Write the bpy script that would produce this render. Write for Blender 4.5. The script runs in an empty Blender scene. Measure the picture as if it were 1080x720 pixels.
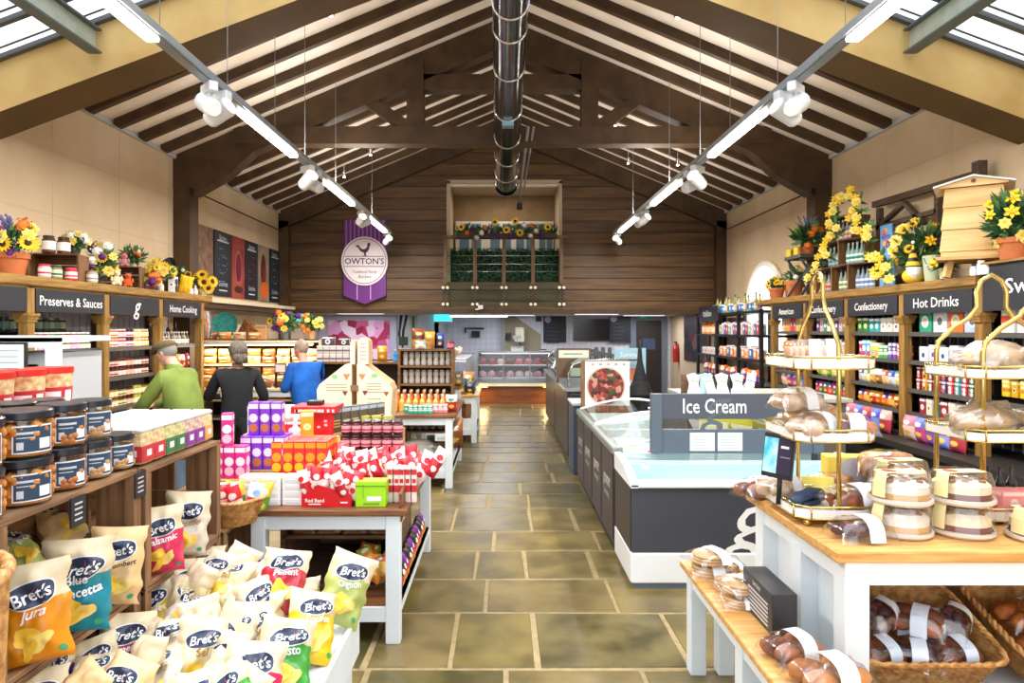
import bpy, math, random
from mathutils import Vector, Matrix, noise
PI = math.pi
R = random.Random(7)
SC = bpy.context.scene
COL = SC.collection
# ------------------------------------------------------------------ camera, light, exposure
CAMZ = 1.75
F = 720.0
cam = bpy.data.cameras.new('camera'); cam.lens = 24; cam.sensor_width = 36
cam.shift_x = 10/1080; cam.shift_y = -13/1080; cam.clip_end = 200; cam.clip_start = .05
co = bpy.data.objects.new('camera', cam); co.location = (0, 0, CAMZ); co.rotation_euler = (PI/2, 0, 0)
COL.objects.link(co); SC.camera = co
SC.view_settings.view_transform = 'Standard'; SC.view_settings.look = 'None'
SC.view_settings.gamma = 1; SC.view_settings.use_curve_mapping = False
SC.view_settings.exposure = 0.58
W = bpy.data.worlds.new('sky'); SC.world = W; W.use_nodes = True
bg = W.node_tree.nodes['Background']; bg.inputs[0].default_value = (.93, .96, 1, 1); bg.inputs[1].default_value = 1.35
def area(name, loc, rot, sx, sy, power, col=(1, 1, 1)):
    l = bpy.data.lights.new(name, 'AREA'); l.shape = 'RECTANGLE'; l.size = sx; l.size_y = sy; l.energy = power; l.color = col
    o = bpy.data.objects.new(name, l); o.location = loc; o.rotation_euler = rot; COL.objects.link(o); return o
try:
    SC.cycles.max_bounces = 8; SC.cycles.diffuse_bounces = 4; SC.cycles.glossy_bounces = 3; SC.cycles.transmission_bounces = 5
    SC.cycles.transparent_max_bounces = 12; SC.cycles.caustics_reflective = False; SC.cycles.caustics_refractive = False
    SC.cycles.use_denoising = True; SC.cycles.sample_clamp_indirect = 8
except Exception: pass
# daylight entering through the glazed roof of the front bay and the open shop front
area('roof_daylight', (0, 2.6, 6.2), (0, 0, 0), 8, 5.2, 260, (.95, .98, 1))
area('shopfront_daylight', (0, -1.6, 2.2), (math.radians(90), 0, 0), 8.6, 4.0, 62, (.97, .98, 1))
# ------------------------------------------------------------------ materials
def lin(c): return c/12.92 if c <= .04045 else ((c+.055)/1.055)**2.4
def hexc(h):
    h = h.lstrip('#'); return tuple(lin(int(h[i:i+2], 16)/255) for i in (0, 2, 4))
MATS = {}
def M(h, rough=.5, metal=0, var=0, scale=8, stretch=None, bump=0, emis=0, trans=0, spec=.5, coat=0, name=None, h2=None, alpha=1):
    key = (h, rough, metal, var, scale, stretch, bump, emis, trans, spec, coat, h2, alpha)
    if key in MATS: return MATS[key]
    m = bpy.data.materials.new(name or 'surface'); m.use_nodes = True
    nt = m.node_tree; b = nt.nodes['Principled BSDF']; c = hexc(h)
    b.inputs['Base Color'].default_value = (*c, 1); b.inputs['Roughness'].default_value = rough
    b.inputs['Metallic'].default_value = metal; b.inputs['Transmission Weight'].default_value = trans
    b.inputs['Specular IOR Level'].default_value = spec; b.inputs['Coat Weight'].default_value = coat; b.inputs['Alpha'].default_value = alpha
    if emis: b.inputs['Emission Color'].default_value = (*c, 1); b.inputs['Emission Strength'].default_value = emis
    if var or bump:
        tc = nt.nodes.new('ShaderNodeTexCoord'); mp = nt.nodes.new('ShaderNodeMapping'); n = nt.nodes.new('ShaderNodeTexNoise')
        nt.links.new(tc.outputs['Object'], mp.inputs[0]); nt.links.new(mp.outputs[0], n.inputs['Vector'])
        if stretch: mp.inputs['Scale'].default_value = stretch
        n.inputs['Scale'].default_value = scale; n.inputs['Detail'].default_value = 4
        if var:
            r = nt.nodes.new('ShaderNodeValToRGB'); nt.links.new(n.outputs['Fac'], r.inputs[0])
            c2 = hexc(h2) if h2 else tuple(x*(1-var) for x in c)
            r.color_ramp.elements[0].position = .36; r.color_ramp.elements[1].position = .62
            r.color_ramp.elements[0].color = (*c2, 1); r.color_ramp.elements[1].color = (*c, 1)
            nt.links.new(r.outputs[0], b.inputs['Base Color'])
        if bump:
            bp = nt.nodes.new('ShaderNodeBump'); bp.inputs['Strength'].default_value = bump; bp.inputs['Distance'].default_value = .02
            nt.links.new(n.outputs['Fac'], bp.inputs['Height']); nt.links.new(bp.outputs[0], b.inputs['Normal'])
    MATS[key] = m; return m
def thin_glass(h='#ffffff', mix=.88, rough=.05, name='clear_plastic'):
    key = ('tg', h, mix, rough)
    if key in MATS: return MATS[key]
    m = bpy.data.materials.new(name); m.use_nodes = True; nt = m.node_tree; nt.nodes.clear()
    o = nt.nodes.new('ShaderNodeOutputMaterial'); mx = nt.nodes.new('ShaderNodeMixShader'); t = nt.nodes.new('ShaderNodeBsdfTransparent')
    g = nt.nodes.new('ShaderNodeBsdfGlossy'); g.inputs['Roughness'].default_value = rough; g.inputs['Color'].default_value = (.95, .95, .95, 1)
    t.inputs['Color'].default_value = (*hexc(h), 1); lw = nt.nodes.new('ShaderNodeLayerWeight'); lw.inputs[0].default_value = .5; pw = nt.nodes.new('ShaderNodeMath'); pw.operation = 'POWER'; pw.inputs[1].default_value = 4
    fr = nt.nodes.new('ShaderNodeMath'); fr.operation = 'MULTIPLY'; fr.inputs[1].default_value = .5; nt.links.new(lw.outputs['Facing'], pw.inputs[0]); nt.links.new(pw.outputs[0], fr.inputs[0])
    ma = nt.nodes.new('ShaderNodeMath'); ma.operation = 'ADD'; ma.inputs[1].default_value = (1-mix)*.5; ma.use_clamp = True
    nt.links.new(fr.outputs[0], ma.inputs[0]); nt.links.new(ma.outputs[0], mx.inputs[0]); nt.links.new(t.outputs[0], mx.inputs[1]); nt.links.new(g.outputs[0], mx.inputs[2])
    nt.links.new(mx.outputs[0], o.inputs[0]); MATS[key] = m; return m
def wood(h, h2, axis='y', rough=.6, scale=3, name='wood'):
    s = {'x': (1.2, 14, 14), 'y': (14, 1.2, 14), 'z': (14, 14, 1.2)}[axis]
    return M(h, rough=rough, var=.4, h2=h2, scale=scale, stretch=s, bump=.15, name=name)
def mottle(cols, scale=14, rough=.5, name='mottled', kind='cell', spec=.5):
    key = ('mo', tuple(cols), scale, rough, kind)
    if key in MATS: return MATS[key]
    m = bpy.data.materials.new(name); m.use_nodes = True; nt = m.node_tree; b = nt.nodes['Principled BSDF']; b.inputs['Roughness'].default_value = rough
    b.inputs['Specular IOR Level'].default_value = spec
    tc = nt.nodes.new('ShaderNodeTexCoord'); v = nt.nodes.new('ShaderNodeTexVoronoi'); v.inputs['Scale'].default_value = scale
    nt.links.new(tc.outputs['Object'], v.inputs['Vector'])
    sp = nt.nodes.new('ShaderNodeSeparateColor'); nt.links.new(v.outputs['Color'], sp.inputs[0])
    r = nt.nodes.new('ShaderNodeValToRGB'); r.color_ramp.interpolation = 'CONSTANT'; nt.links.new(sp.outputs[0], r.inputs[0])
    e = r.color_ramp.elements
    while len(e) < len(cols): e.new(.5)
    for i, c in enumerate(cols): e[i].position = i/len(cols); e[i].color = (*hexc(c), 1)
    nt.links.new(r.outputs[0], b.inputs['Base Color']); MATS[key] = m
    bp = nt.nodes.new('ShaderNodeBump'); bp.inputs['Strength'].default_value = .5; bp.inputs['Distance'].default_value = .01; bp.invert = True
    nt.links.new(v.outputs['Distance'], bp.inputs['Height']); nt.links.new(bp.outputs[0], b.inputs['Normal'])
    return m
# ------------------------------------------------------------------ mesh builder
class MB:
    def __init__(s): s.v = []; s.f = []; s.mi = []; s.sm = []; s.mats = []; s.T = Matrix()
    def mat(s, m):
        if m not in s.mats: s.mats.append(m)
        return s.mats.index(m)
    def add(s, vs, fs, m, smooth=False):
        o = len(s.v); T = s.T
        s.v.extend([T @ Vector(v) for v in vs]); k = s.mat(m)
        for f in fs: s.f.append([i+o for i in f]); s.mi.append(k); s.sm.append(smooth)
        return s
    def box(s, x0, x1, y0, y1, z0, z1, m):
        return s.add([(x0, y0, z0), (x1, y0, z0), (x1, y1, z0), (x0, y1, z0), (x0, y0, z1), (x1, y0, z1), (x1, y1, z1), (x0, y1, z1)],
                     [(0, 3, 2, 1), (4, 5, 6, 7), (0, 1, 5, 4), (1, 2, 6, 5), (2, 3, 7, 6), (3, 0, 4, 7)], m)
    def bbox(s, x0, x1, y0, y1, z0, z1, m, b=.004):   # box with softened edges
        b = min(b, (x1-x0)/2.2, (y1-y0)/2.2, (z1-z0)/2.2)
        def ring(z, e): return [(x0+e+b, y0+e, z), (x1-e-b, y0+e, z), (x1-e, y0+e+b, z), (x1-e, y1-e-b, z), (x1-e-b, y1-e, z), (x0+e+b, y1-e, z), (x0+e, y1-e-b, z), (x0+e, y0+e+b, z)]
        vs = ring(z0, b*.7)+ring(z0+b, 0)+ring(z1-b, 0)+ring(z1, b*.7); fs = [tuple(range(7, -1, -1)), tuple(range(24, 32))]
        for k in range(3):
            for i in range(8): j = (i+1) % 8; fs.append((k*8+i, k*8+j, k*8+8+j, k*8+8+i))
        return s.add(vs, fs, m)
    def bar(s, p0, p1, w, h, m, up=(0, 0, 1)):
        p0, p1 = Vector(p0), Vector(p1); d = (p1-p0).normalized(); u = Vector(up)
        if abs(d.dot(u)) > .98: u = Vector((0, 1, 0))
        a = d.cross(u).normalized()*w/2; b = a.cross(d).normalized()*h/2
        vs = [p+sa*a+sb*b for p in (p0, p1) for sa, sb in ((-1, -1), (1, -1), (1, 1), (-1, 1))]
        return s.add(vs, [(0, 1, 2, 3), (7, 6, 5, 4), (0, 4, 5, 1), (1, 5, 6, 2), (2, 6, 7, 3), (3, 7, 4, 0)], m)
    def cyl(s, p0, p1, r0, r1, m, n=12, caps=True, smooth=True):
        p0, p1 = Vector(p0), Vector(p1); d = (p1-p0).normalized(); u = Vector((0, 0, 1)) if abs(d.z) < .9 else Vector((0, 1, 0))
        a = d.cross(u).normalized(); b = d.cross(a)
        vs = [p+r*(math.cos(t)*a+math.sin(t)*b) for p, r in ((p0, r0), (p1, r1)) for t in (2*PI*i/n for i in range(n))]
        s.add(vs, [(i, (i+1) % n, n+(i+1) % n, n+i) for i in range(n)], m, smooth)
        if caps: o = len(s.v)-2*n; k = s.mat(m); s.f += [list(range(o+n-1, o-1, -1)), list(range(o+n, o+2*n))]; s.mi += [k, k]; s.sm += [False, False]
        return s
    def lathe(s, prof, m, n=16, c=(0, 0, 0), smooth=True, sx=1, sy=1):   # prof: (r, z) or (r, z, material)
        cur = m
        for k in range(len(prof)-1):
            r0, z0 = prof[k][:2]; r1, z1 = prof[k+1][:2]
            if len(prof[k+1]) > 2: cur = prof[k+1][2]
            if r0 < 1e-5 and r1 < 1e-5: continue
            P = lambda r, z: [(c[0]+r*math.cos(2*PI*i/n)*sx, c[1]+r*math.sin(2*PI*i/n)*sy, c[2]+z) for i in range(n)]
            if r0 < 1e-5: s.add([(c[0], c[1], c[2]+z0)]+P(r1, z1), [(0, 1+(i+1) % n, 1+i) for i in range(n)], cur, smooth)
            elif r1 < 1e-5: s.add([(c[0], c[1], c[2]+z1)]+P(r0, z0), [(0, 1+i, 1+(i+1) % n) for i in range(n)], cur, smooth)
            else: s.add(P(r0, z0)+P(r1, z1), [(i, (i+1) % n, n+(i+1) % n, n+i) for i in range(n)], cur, smooth)
        return s
    def tube(s, pts, r, m, n=8, caps=True):
        pts = [Vector(p) for p in pts]; rs = r if isinstance(r, (list, tuple)) else [r]*len(pts); vs = []; prev = None
        for i, p in enumerate(pts):
            d = (pts[min(i+1, len(pts)-1)]-pts[max(i-1, 0)]).normalized()
            if prev is None: u = Vector((0, 0, 1)) if abs(d.z) < .9 else Vector((0, 1, 0)); a = d.cross(u).normalized()
            else: a = (prev-d*prev.dot(d)).normalized()
            prev = a; b = d.cross(a)
            vs += [p+rs[i]*(math.cos(t)*a+math.sin(t)*b) for t in (2*PI*k/n for k in range(n))]
        fs = [(i*n+k, i*n+(k+1) % n, (i+1)*n+(k+1) % n, (i+1)*n+k) for i in range(len(pts)-1) for k in range(n)]
        if caps: fs += [tuple(range(n-1, -1, -1)), tuple(range((len(pts)-1)*n, len(pts)*n))]
        return s.add(vs, fs, m, True)
    def ell(s, c, r, m, n=12, k=8, jit=0, seed=0):
        if not isinstance(r, (tuple, list)): r = (r, r, r)
        vs = []; fs = []
        for j in range(k+1):
            ph = PI*j/k-PI/2
            for i in range(n):
                t = 2*PI*i/n; v = Vector((math.cos(ph)*math.cos(t), math.cos(ph)*math.sin(t), math.sin(ph)))
                q = 1+(jit*noise.noise(v*2.3+Vector((seed, seed*.7, 0))) if jit else 0)
                vs.append((c[0]+r[0]*v.x*q, c[1]+r[1]*v.y*q, c[2]+r[2]*v.z*q))
        for j in range(k):
            for i in range(n): fs.append((j*n+i, j*n+(i+1) % n, (j+1)*n+(i+1) % n, (j+1)*n+i))
        return s.add(vs, fs, m, True)
    def poly(s, pts, m): return s.add(pts, [tuple(range(len(pts)))], m)
    def prism(s, pts, y0, y1, m):   # pts (x, z) extruded along y
        n = len(pts); vs = [(x, y0, z) for x, z in pts]+[(x, y1, z) for x, z in pts]
        return s.add(vs, [tuple(range(n)), tuple(range(2*n-1, n-1, -1))]+[(i, n+i, n+(i+1) % n, (i+1) % n) for i in range(n)], m)
    def loft(s, secs, m, n=12, caps=True):   # secs: (centre, rx, ry[, power, axis dir])
        vs = []
        for q in secs:
            c = Vector(q[0]); rx, ry = q[1], q[2]; d = Vector(q[3]).normalized() if len(q) > 3 else Vector((0, 0, 1))
            a = Vector((0, 1, 0)).cross(d) if abs(d.y) < .95 else Vector((1, 0, 0)); a.normalize(); b = d.cross(a)
            vs += [c+a*rx*math.cos(t)+b*ry*math.sin(t) for t in (2*PI*i/n for i in range(n))]
        fs = [(k*n+i, k*n+(i+1) % n, (k+1)*n+(i+1) % n, (k+1)*n+i) for k in range(len(secs)-1) for i in range(n)]
        if caps: fs += [tuple(range(n-1, -1, -1)), tuple(range((len(secs)-1)*n, len(secs)*n))]
        return s.add(vs, fs, m, True)
    def build(s, name, parent=None, loc=None, rot=None):
        me = bpy.data.meshes.new(name); me.from_pydata([tuple(v) for v in s.v], [], s.f)
        for m in s.mats: me.materials.append(m)
        me.polygons.foreach_set('material_index', s.mi); me.polygons.foreach_set('use_smooth', s.sm); me.update()
        o = bpy.data.objects.new(name, me); COL.objects.link(o)
        if parent: o.parent = parent
        if loc: o.location = loc
        if rot: o.rotation_euler = rot
        return o
def tag(o, label=None, cat=None, group=None, kind=None):
    if label: o['label'] = label
    if cat: o['category'] = cat
    if group: o['group'] = group
    if kind: o['kind'] = kind
    return o
def thing(name, label, cat, loc=(0, 0, 0), rz=0, group=None, kind=None):
    o = bpy.data.objects.new(name, None); COL.objects.link(o); o.location = loc; o.rotation_euler = (0, 0, rz); o.empty_display_size = .05
    return tag(o, label, cat, group, kind)
def struct(mb, name, parent=None):
    o = mb.build(name, parent)
    if not parent: o['kind'] = 'structure'
    return o
KIDS = {}
def dup(o, loc=None, rot=None, label=None, group=None, scale=None, parent=None, cat=None):
    c = o.copy(); COL.objects.link(c)
    if parent is not None: c.parent = parent
    elif loc is not None: c.location = loc
    if rot is not None: c.rotation_euler = rot if isinstance(rot, (tuple, list)) else (0, 0, rot)
    if scale: c.scale = scale if isinstance(scale, (tuple, list)) else (scale,)*3
    if label: c['label'] = label
    if group: c['group'] = group
    if cat: c['category'] = cat
    for ch in KIDS.get(o.name) or list(o.children): dup(ch, parent=c)
    return c
class Proto:      # the first placement uses the thing itself, later ones are copies
    def __init__(s, make): s.make = make; s.o = None
    def put(s, loc, rot=0, label=None, group=None, scale=None, cat=None):
        if s.o is None:
            s.o = s.make(); o = s.o; KIDS[o.name] = list(o.children)
            o.location = loc; o.rotation_euler = rot if isinstance(rot, (tuple, list)) else (0, 0, rot)
            if scale: o.scale = scale if isinstance(scale, (tuple, list)) else (scale,)*3
            tag(o, label, cat, group); return o
        return dup(s.o, loc, rot, label, group, scale, cat=cat)
_tx = {}
def text_geo(t, size=1, shear=0, bold=0):
    k = (t, shear, bold)
    if k not in _tx:
        c = bpy.data.curves.new('lettering', 'FONT'); c.body = t; c.align_x = 'CENTER'; c.align_y = 'CENTER'; c.size = 1; c.shear = shear
        c.offset = bold; c.resolution_u = 2
        o = bpy.data.objects.new('lettering', c); COL.objects.link(o); bpy.context.view_layer.update()
        me = o.to_mesh(); _tx[k] = ([tuple(v.co) for v in me.vertices], [tuple(p.vertices) for p in me.polygons]); o.to_mesh_clear()
        bpy.data.objects.remove(o); bpy.data.curves.remove(c)
    v, f = _tx[k]; return [(x*size, y*size) for x, y, z in v], f
def text(mb, t, size, m, loc=(0, 0, 0), face='-y', shear=0, bold=0, width=None):
    v, f = text_geo(t, size, shear, bold)
    k = 1
    if width and v: xs = [a for a, b in v]; k = width/max(1e-6, max(xs)-min(xs))
    x, y, z = loc
    fn = {'-y': lambda a, b: (x+a, y, z+b), '+x': lambda a, b: (x, y+a, z+b), '-x': lambda a, b: (x, y-a, z+b), '+z': lambda a, b: (x+a, y+b, z)}[face]
    mb.add([fn(a*k, b) for a, b in v], f, m); return mb
def px(u, v, Y): return ((u-530)*Y/F, Y, CAMZ-(v-347)*Y/F)
# ================================================================== THE SETTING
WX = 4.55; EAVE = 4.15; SL = .42; YM = 14.05; YB = 18.5
roofz = lambda x: EAVE+(WX-abs(x))*SL
BR = M('#4b3418', .6, var=.3, h2='#3a2610', scale=2, stretch=(2, 2, 2), name='dark_brown_paint')
WALLM = M('#d8c3a4', .8, var=.1, h2='#cbb391', scale=1.1, name='cream_wall_paint')
# floor: flagstones of mixed widths in mortar
mb = MB(); mb.box(-4.6, 4.6, -2.2, YB+.1, -.06, -.006, M('#a08c64', .7, var=.25, scale=20, name='mortar'))
FL = [M(h, .3, var=1, h2=g, scale=3.4, bump=.12, spec=.5, name='flagstone') for h, g in
      (('#7a6b3c', '#5a4f2a'), ('#877544', '#5c4f29'), ('#716640', '#474022'), ('#7d6d45', '#5d5030'), ('#6b6038', '#454023'))]
y = -2.1; rr = random.Random(3)
rows = [3.02, 3.55, 4.22, 4.79, 5.40, 5.92, 6.68, 7.25, 7.75]
ys = [-2.1+.62*i for i in range(8)]+[2.86, 3.52, 4.22, 4.79, 5.40, 5.92, 6.68, 7.25]
while ys[-1] < YB: ys.append(ys[-1]+rr.choice([.45, .55, .6, .7]))
for i in range(len(ys)-1):
    y0, y1 = ys[i], ys[i+1]; x = -4.6-rr.random()*.5
    if abs(y0-3.52) < .01: cuts = [-4.6, -3.9, -3.1, -2.3, -1.55, -.72, -.27, .19, .98, 1.8, 2.6, 3.5, 4.6]
    elif abs(y0-4.22) < .01: cuts = [-4.6, -3.7, -2.8, -1.9, -1.62, -.82, -.11, .72, 1.5, 2.4, 3.4, 4.6]
    elif abs(y0-4.79) < .01: cuts = [-4.6, -3.7, -2.8, -1.9, -.98, -.2, .17, .66, 1.5, 2.4, 3.4, 4.6]
    else:
        cuts = [x]
        while cuts[-1] < 4.6: cuts.append(cuts[-1]+rr.choice([.4, .55, .7, .85, 1.0]))
    for a, b in zip(cuts, cuts[1:]):
        g = .012; a, b = max(a, -4.6)+g, min(b, 4.6)-g
        if b-a < .05: continue
        m = rr.choice(FL); j = lambda: rr.uniform(-.008, .008); e = .008
        o = [(a+j(), y0+g+j()), (b+j(), y0+g+j()), (b+j(), y1-g+j()), (a+j(), y1-g+j())]; cx, cy = (a+b)/2, (y0+y1)/2
        mb.add([(p, q, -.01) for p, q in o]+[(p+(e if p < cx else -e), q+(e if q < cy else -e), 0) for p, q in o],
               [(4, 5, 6, 7), (0, 1, 5, 4), (1, 2, 6, 5), (2, 3, 7, 6), (3, 0, 4, 7)], m)
struct(mb, 'floor')
# side walls (painted boards with faint seams)
SEAM = M('#c6b18f', .9, name='board_seam')
for s, nm in ((-1, 'wall_left'), (1, 'wall_right')):
    mb = MB(); a, b = (s*WX, s*(WX+.2)) if s > 0 else (s*(WX+.2), s*WX)
    mb.box(a, b, -2.2, YB+.2, 0, EAVE, WALLM)
    f = s*WX-s*.002
    for yy in (2.1, 3.3, 4.5, 5.7, 6.9, 8.1, 9.3, 10.5, 11.7, 12.9): mb.box(min(f, s*WX), max(f, s*WX), yy, yy+.008, 2.2, EAVE, SEAM)
    for zz in (2.9, 3.55): mb.box(min(f, s*WX), max(f, s*WX), 2, YM, zz, zz+.008, SEAM)
    struct(mb, nm)
# roof boards and rafters
RW = M('#f3e9dd', .85, var=.08, h2='#e6d8c6', scale=2, name='roof_lining')
mb = MB(); t = .12
for s in (-1, 1):
    x1 = s*(WX+.3); z1 = EAVE-.3*SL
    vs = [(0, 5.8, roofz(0)), (x1, 5.8, z1), (x1, YB+.2, z1), (0, YB+.2, roofz(0))]
    vs += [(x, q, z+t) for x, q, z in vs]
    fs = [(0, 1, 2, 3), (7, 6, 5, 4), (0, 4, 5, 1), (1, 5, 6, 2), (2, 6, 7, 3), (3, 7, 4, 0)]
    mb.add(vs, fs, RW)
ceil_ = struct(mb, 'ceiling')
rd = .10
for s in (-1, 1):
    first = None
    for k in range(-1, 13):
        yy = 7.37+.545*k
        if k == 4: continue
        if first is None:
            mb = MB(); x0, x1 = 0, s*(WX-.06)
            z0, z1 = roofz(0), roofz(x1)
            mb.add([(x0, -.04, z0), (x1, -.04, z1), (x1, -.04, z1-.06), (x1-s*.05, -.04, z1-rd-.02+.05*SL), (x0, -.04, z0-rd-.02),
                    (x0, .04, z0), (x1, .04, z1), (x1, .04, z1-.06), (x1-s*.05, .04, z1-rd-.02+.05*SL), (x0, .04, z0-rd-.02)],
                   [(0, 1, 2, 3, 4), (9, 8, 7, 6, 5), (1, 6, 7, 2), (2, 7, 8, 3), (3, 8, 9, 4), (0, 5, 6, 1)], BR)
            first = mb.build('rafter', ceil_); first.location = (0, yy, 0)
        else: dup(first, (0, yy, 0), parent=ceil_).location = (0, yy, 0)
# wall plate strip under the rafter ends
for s, nm in ((-1, 'trim_1'), (1, 'trim_2')):
    mb = MB(); a, b = sorted((s*(WX-.05), s*WX)); mb.box(a, b, 6.0, YM, EAVE-.05, EAVE, M('#b9bcc0', .8, name='grey_plate')); struct(mb, nm)
# roof truss at 9.5 m with wall posts
def truss(Y, name, posts=True, full=True):
    r = thing(name, None, None, kind='structure')
    y0, y1 = Y-.1, Y+.12
    for s in (-1, 1):
        mb = MB(); d = .42
        mb.prism([(0, roofz(0)-.01), (s*WX, EAVE-.01), (s*WX, EAVE-.45), (s*(WX-.28), EAVE-.45), (s*(WX-.28), EAVE-.55), (s*(WX-.75), EAVE+.75*SL-d-.18), (s*(WX-1.1), EAVE+1.1*SL-d), (0, roofz(0)-d)], y0, y1, BR); mb.build('principal_rafter', r)
        if posts:
            mb = MB(); a, b = sorted((s*WX, s*(WX-.23))); mb.box(a, b, y0+.01, y1+.06, 0, EAVE-.44, BR); mb.build('wall_post', r)
        if full:
            mb = MB(); mb.box(min(s*1.09, s*1.32), max(s*1.09, s*1.32), y0-.02, y1, 4.5, roofz(1.2)-.1, BR); mb.build('queen_post', r)
            mb = MB(); mb.bar((s*1.32, Y, 4.55), (s*1.9, Y, 4.95), .16, .16, BR, up=(0, 1, 0)); mb.build('brace', r)
    if full:
        mb = MB(); mb.box(-3.7, 3.7, y0-.03, y1-.02, 4.30, 4.54, BR); mb.build('tie_beam', r)
        mb = MB(); mb.box(-1.3, 1.3, y0, y1, 5.06, 5.27, BR); mb.build('collar_beam', r)
    return r
truss(9.52, 'roof_truss')
mb = MB()
for s in (-1, 1):
    mb.prism([(0, roofz(0)-.01), (s*WX, EAVE-.01), (s*WX, EAVE-.38), (0, roofz(0)-.38)], YM-.2, YM-.02, BR)
    a, b = sorted((s*WX, s*(WX-.2))); mb.box(a, b, YM-.2, YM-.01, 0, EAVE-.2, BR)
struct(mb, 'trim_3')
# thin tie rods on the side walls behind the truss
for s, nm in ((-1, 'trim_4'), (1, 'trim_5')):
    mb = MB(); mb.tube([(s*(WX-.23), 9.7, 3.68), (s*(WX-.1), 13.8, 3.72)], .012, BR, 6); struct(mb, nm)
# boxed beam between the glazed front bay and the timber roof
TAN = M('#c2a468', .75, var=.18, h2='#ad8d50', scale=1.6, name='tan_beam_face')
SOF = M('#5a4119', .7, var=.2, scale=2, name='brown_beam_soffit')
bz = lambda x: 5.08-.375*abs(x)
mb = MB()
for s in (-1, 1):
    e = s*4.55
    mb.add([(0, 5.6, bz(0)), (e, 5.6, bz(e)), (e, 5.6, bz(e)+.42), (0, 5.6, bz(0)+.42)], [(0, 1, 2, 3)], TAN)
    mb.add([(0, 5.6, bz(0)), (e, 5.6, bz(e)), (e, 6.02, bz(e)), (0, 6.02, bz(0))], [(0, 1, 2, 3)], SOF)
    mb.add([(0, 6.02, bz(0)), (e, 6.02, bz(e)), (e, 6.02, roofz(e)+.1), (0, 6.02, roofz(0)+.1)], [(0, 1, 2, 3)], SOF)  # rises to the roof, added to keep sky light off the rafters
    mb.add([(0, 5.6, bz(0)+.42), (e, 5.6, bz(e)+.42), (e, 5.79, roofz(e)+.1), (0, 5.79, roofz(0)+.1)], [(0, 1, 2, 3)], M('#f4f7fa', .6, name='sky_white_face'))  # added to close the gap to sky light; white stands in for bright glazing
struct(mb, 'trim_6')
# glazed roof of the front bay
gz = lambda x: bz(x)+.44
SK = thin_glass('#f4f8ff', .9, name='roof_glass'); BAR = M('#4a4d4e', .5, name='glazing_bar')
for s, nm in ((-1, 'window_1'), (1, 'window_2')):
    r = thing(nm, None, None, kind='structure')
    mb = MB(); mb.add([(0, -2.2, gz(0)), (s*4.6, -2.2, gz(4.6)), (s*4.6, 5.6, gz(4.6)), (0, 5.6, gz(0))], [(0, 1, 2, 3)], SK); mb.build('pane', r)
    for k in range(20):
        yy = 5.57-.39*k; mb = MB(); mb.bar((0, yy, gz(0)-.02), (s*4.6, yy, gz(4.6)-.02), .035, .05, BAR, up=(0, 1, 0))
        mb.bar((0, yy-.09, gz(0)), (s*4.6, yy-.09, gz(4.6)), .006, .02, BAR, up=(0, 1, 0)); mb.build('glazing_bar', r)
STL = M('#a9b3a6', .5, var=.15, name='grey_steel'); STD = M('#4c5a5e', .45, name='dark_steel')
for s, nm in ((-1, 'trim_7'), (1, 'trim_8')):
    mb = MB(); x = s*3.33; z = 4.10
    mb.box(x-.055, x+.055, -2, 5.58, z-.10, z-.085, STD); mb.box(x-.055, x+.055, -2, 5.58, z+.085, z+.1, STD); mb.box(x-.006, x+.006, -2, 5.58, z-.09, z+.09, STL)
    struct(mb, nm)
# ------------------------------------------------------------------ loft front: dark timber boards with an opening
OX0, OX1, OZ0, OZ1, LZ = -1.15, 1.225, 2.72, 4.80, 2.10
PL = [wood('#6b4c28', '#4c3318', 'x', .55, .9, 'loft_board'), wood('#5f4321', '#412b12', 'x', .55, .9, 'loft_board_dark')]
mb = MB(); z = LZ; n = 0
lim = lambda z: min(WX, WX-(z-EAVE)/SL) if z > EAVE else WX
while z < roofz(0)-.05:
    z1 = z+.235; g = .012; m = PL[n % 2]; n += 1
    spans = [(-1, None)]
    def seg(xa0, xb0, xa1, xb1, za, zb):
        mb.add([(xa0, YM, za), (xb0, YM, za), (xb1, YM+.0, zb), (xa1, YM+.0, zb), (xa0, YM+.05, za), (xb0, YM+.05, za), (xb1, YM+.05, zb), (xa1, YM+.05, zb)],
               [(0, 1, 2, 3), (0, 4, 5, 1), (3, 2, 6, 7), (1, 5, 6, 2), (0, 3, 7, 4)], m)
    a0, a1 = lim(z), lim(z1-g)
    if a1 > 0:
        zz = [(z, z1-g)]
        inside = z < OZ1 and z1-g > OZ0
        if not inside: seg(-a0, a0, -a1, a1, z, z1-g)
        else:
            seg(-a0, OX0, -a1, OX0, z, z1-g); seg(OX1, a0, OX1, a1, z, z1-g)
            if z < OZ0: seg(OX0, OX1, OX0, OX1, z, OZ0)
            if z1-g > OZ1: seg(OX0, OX1, OX0, OX1, OZ1, z1-g)
    z = z1
GAP = M('#1c1108', .9, name='board_gap')
mb.add([(-WX, YM+.05, LZ), (OX0, YM+.05, LZ), (OX0, YM+.05, roofz(OX0)), (-WX, YM+.05, EAVE)], [(0, 1, 2, 3)], GAP)
mb.add([(OX1, YM+.05, LZ), (WX, YM+.05, LZ), (WX, YM+.05, EAVE), (OX1, YM+.05, roofz(OX1))], [(0, 1, 2, 3)], GAP)
mb.add([(OX0, YM+.05, LZ), (OX1, YM+.05, LZ), (OX1, YM+.05, OZ0), (OX0, YM+.05, OZ0)], [(0, 1, 2, 3)], GAP)
mb.add([(OX0, YM+.05, OZ1), (OX1, YM+.05, OZ1), (OX1, YM+.05, roofz(OX1)), (0, YM+.05, roofz(0)), (OX0, YM+.05, roofz(OX0))], [(0, 1, 2, 3, 4)], GAP)
struct(mb, 'wall_loft')
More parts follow.
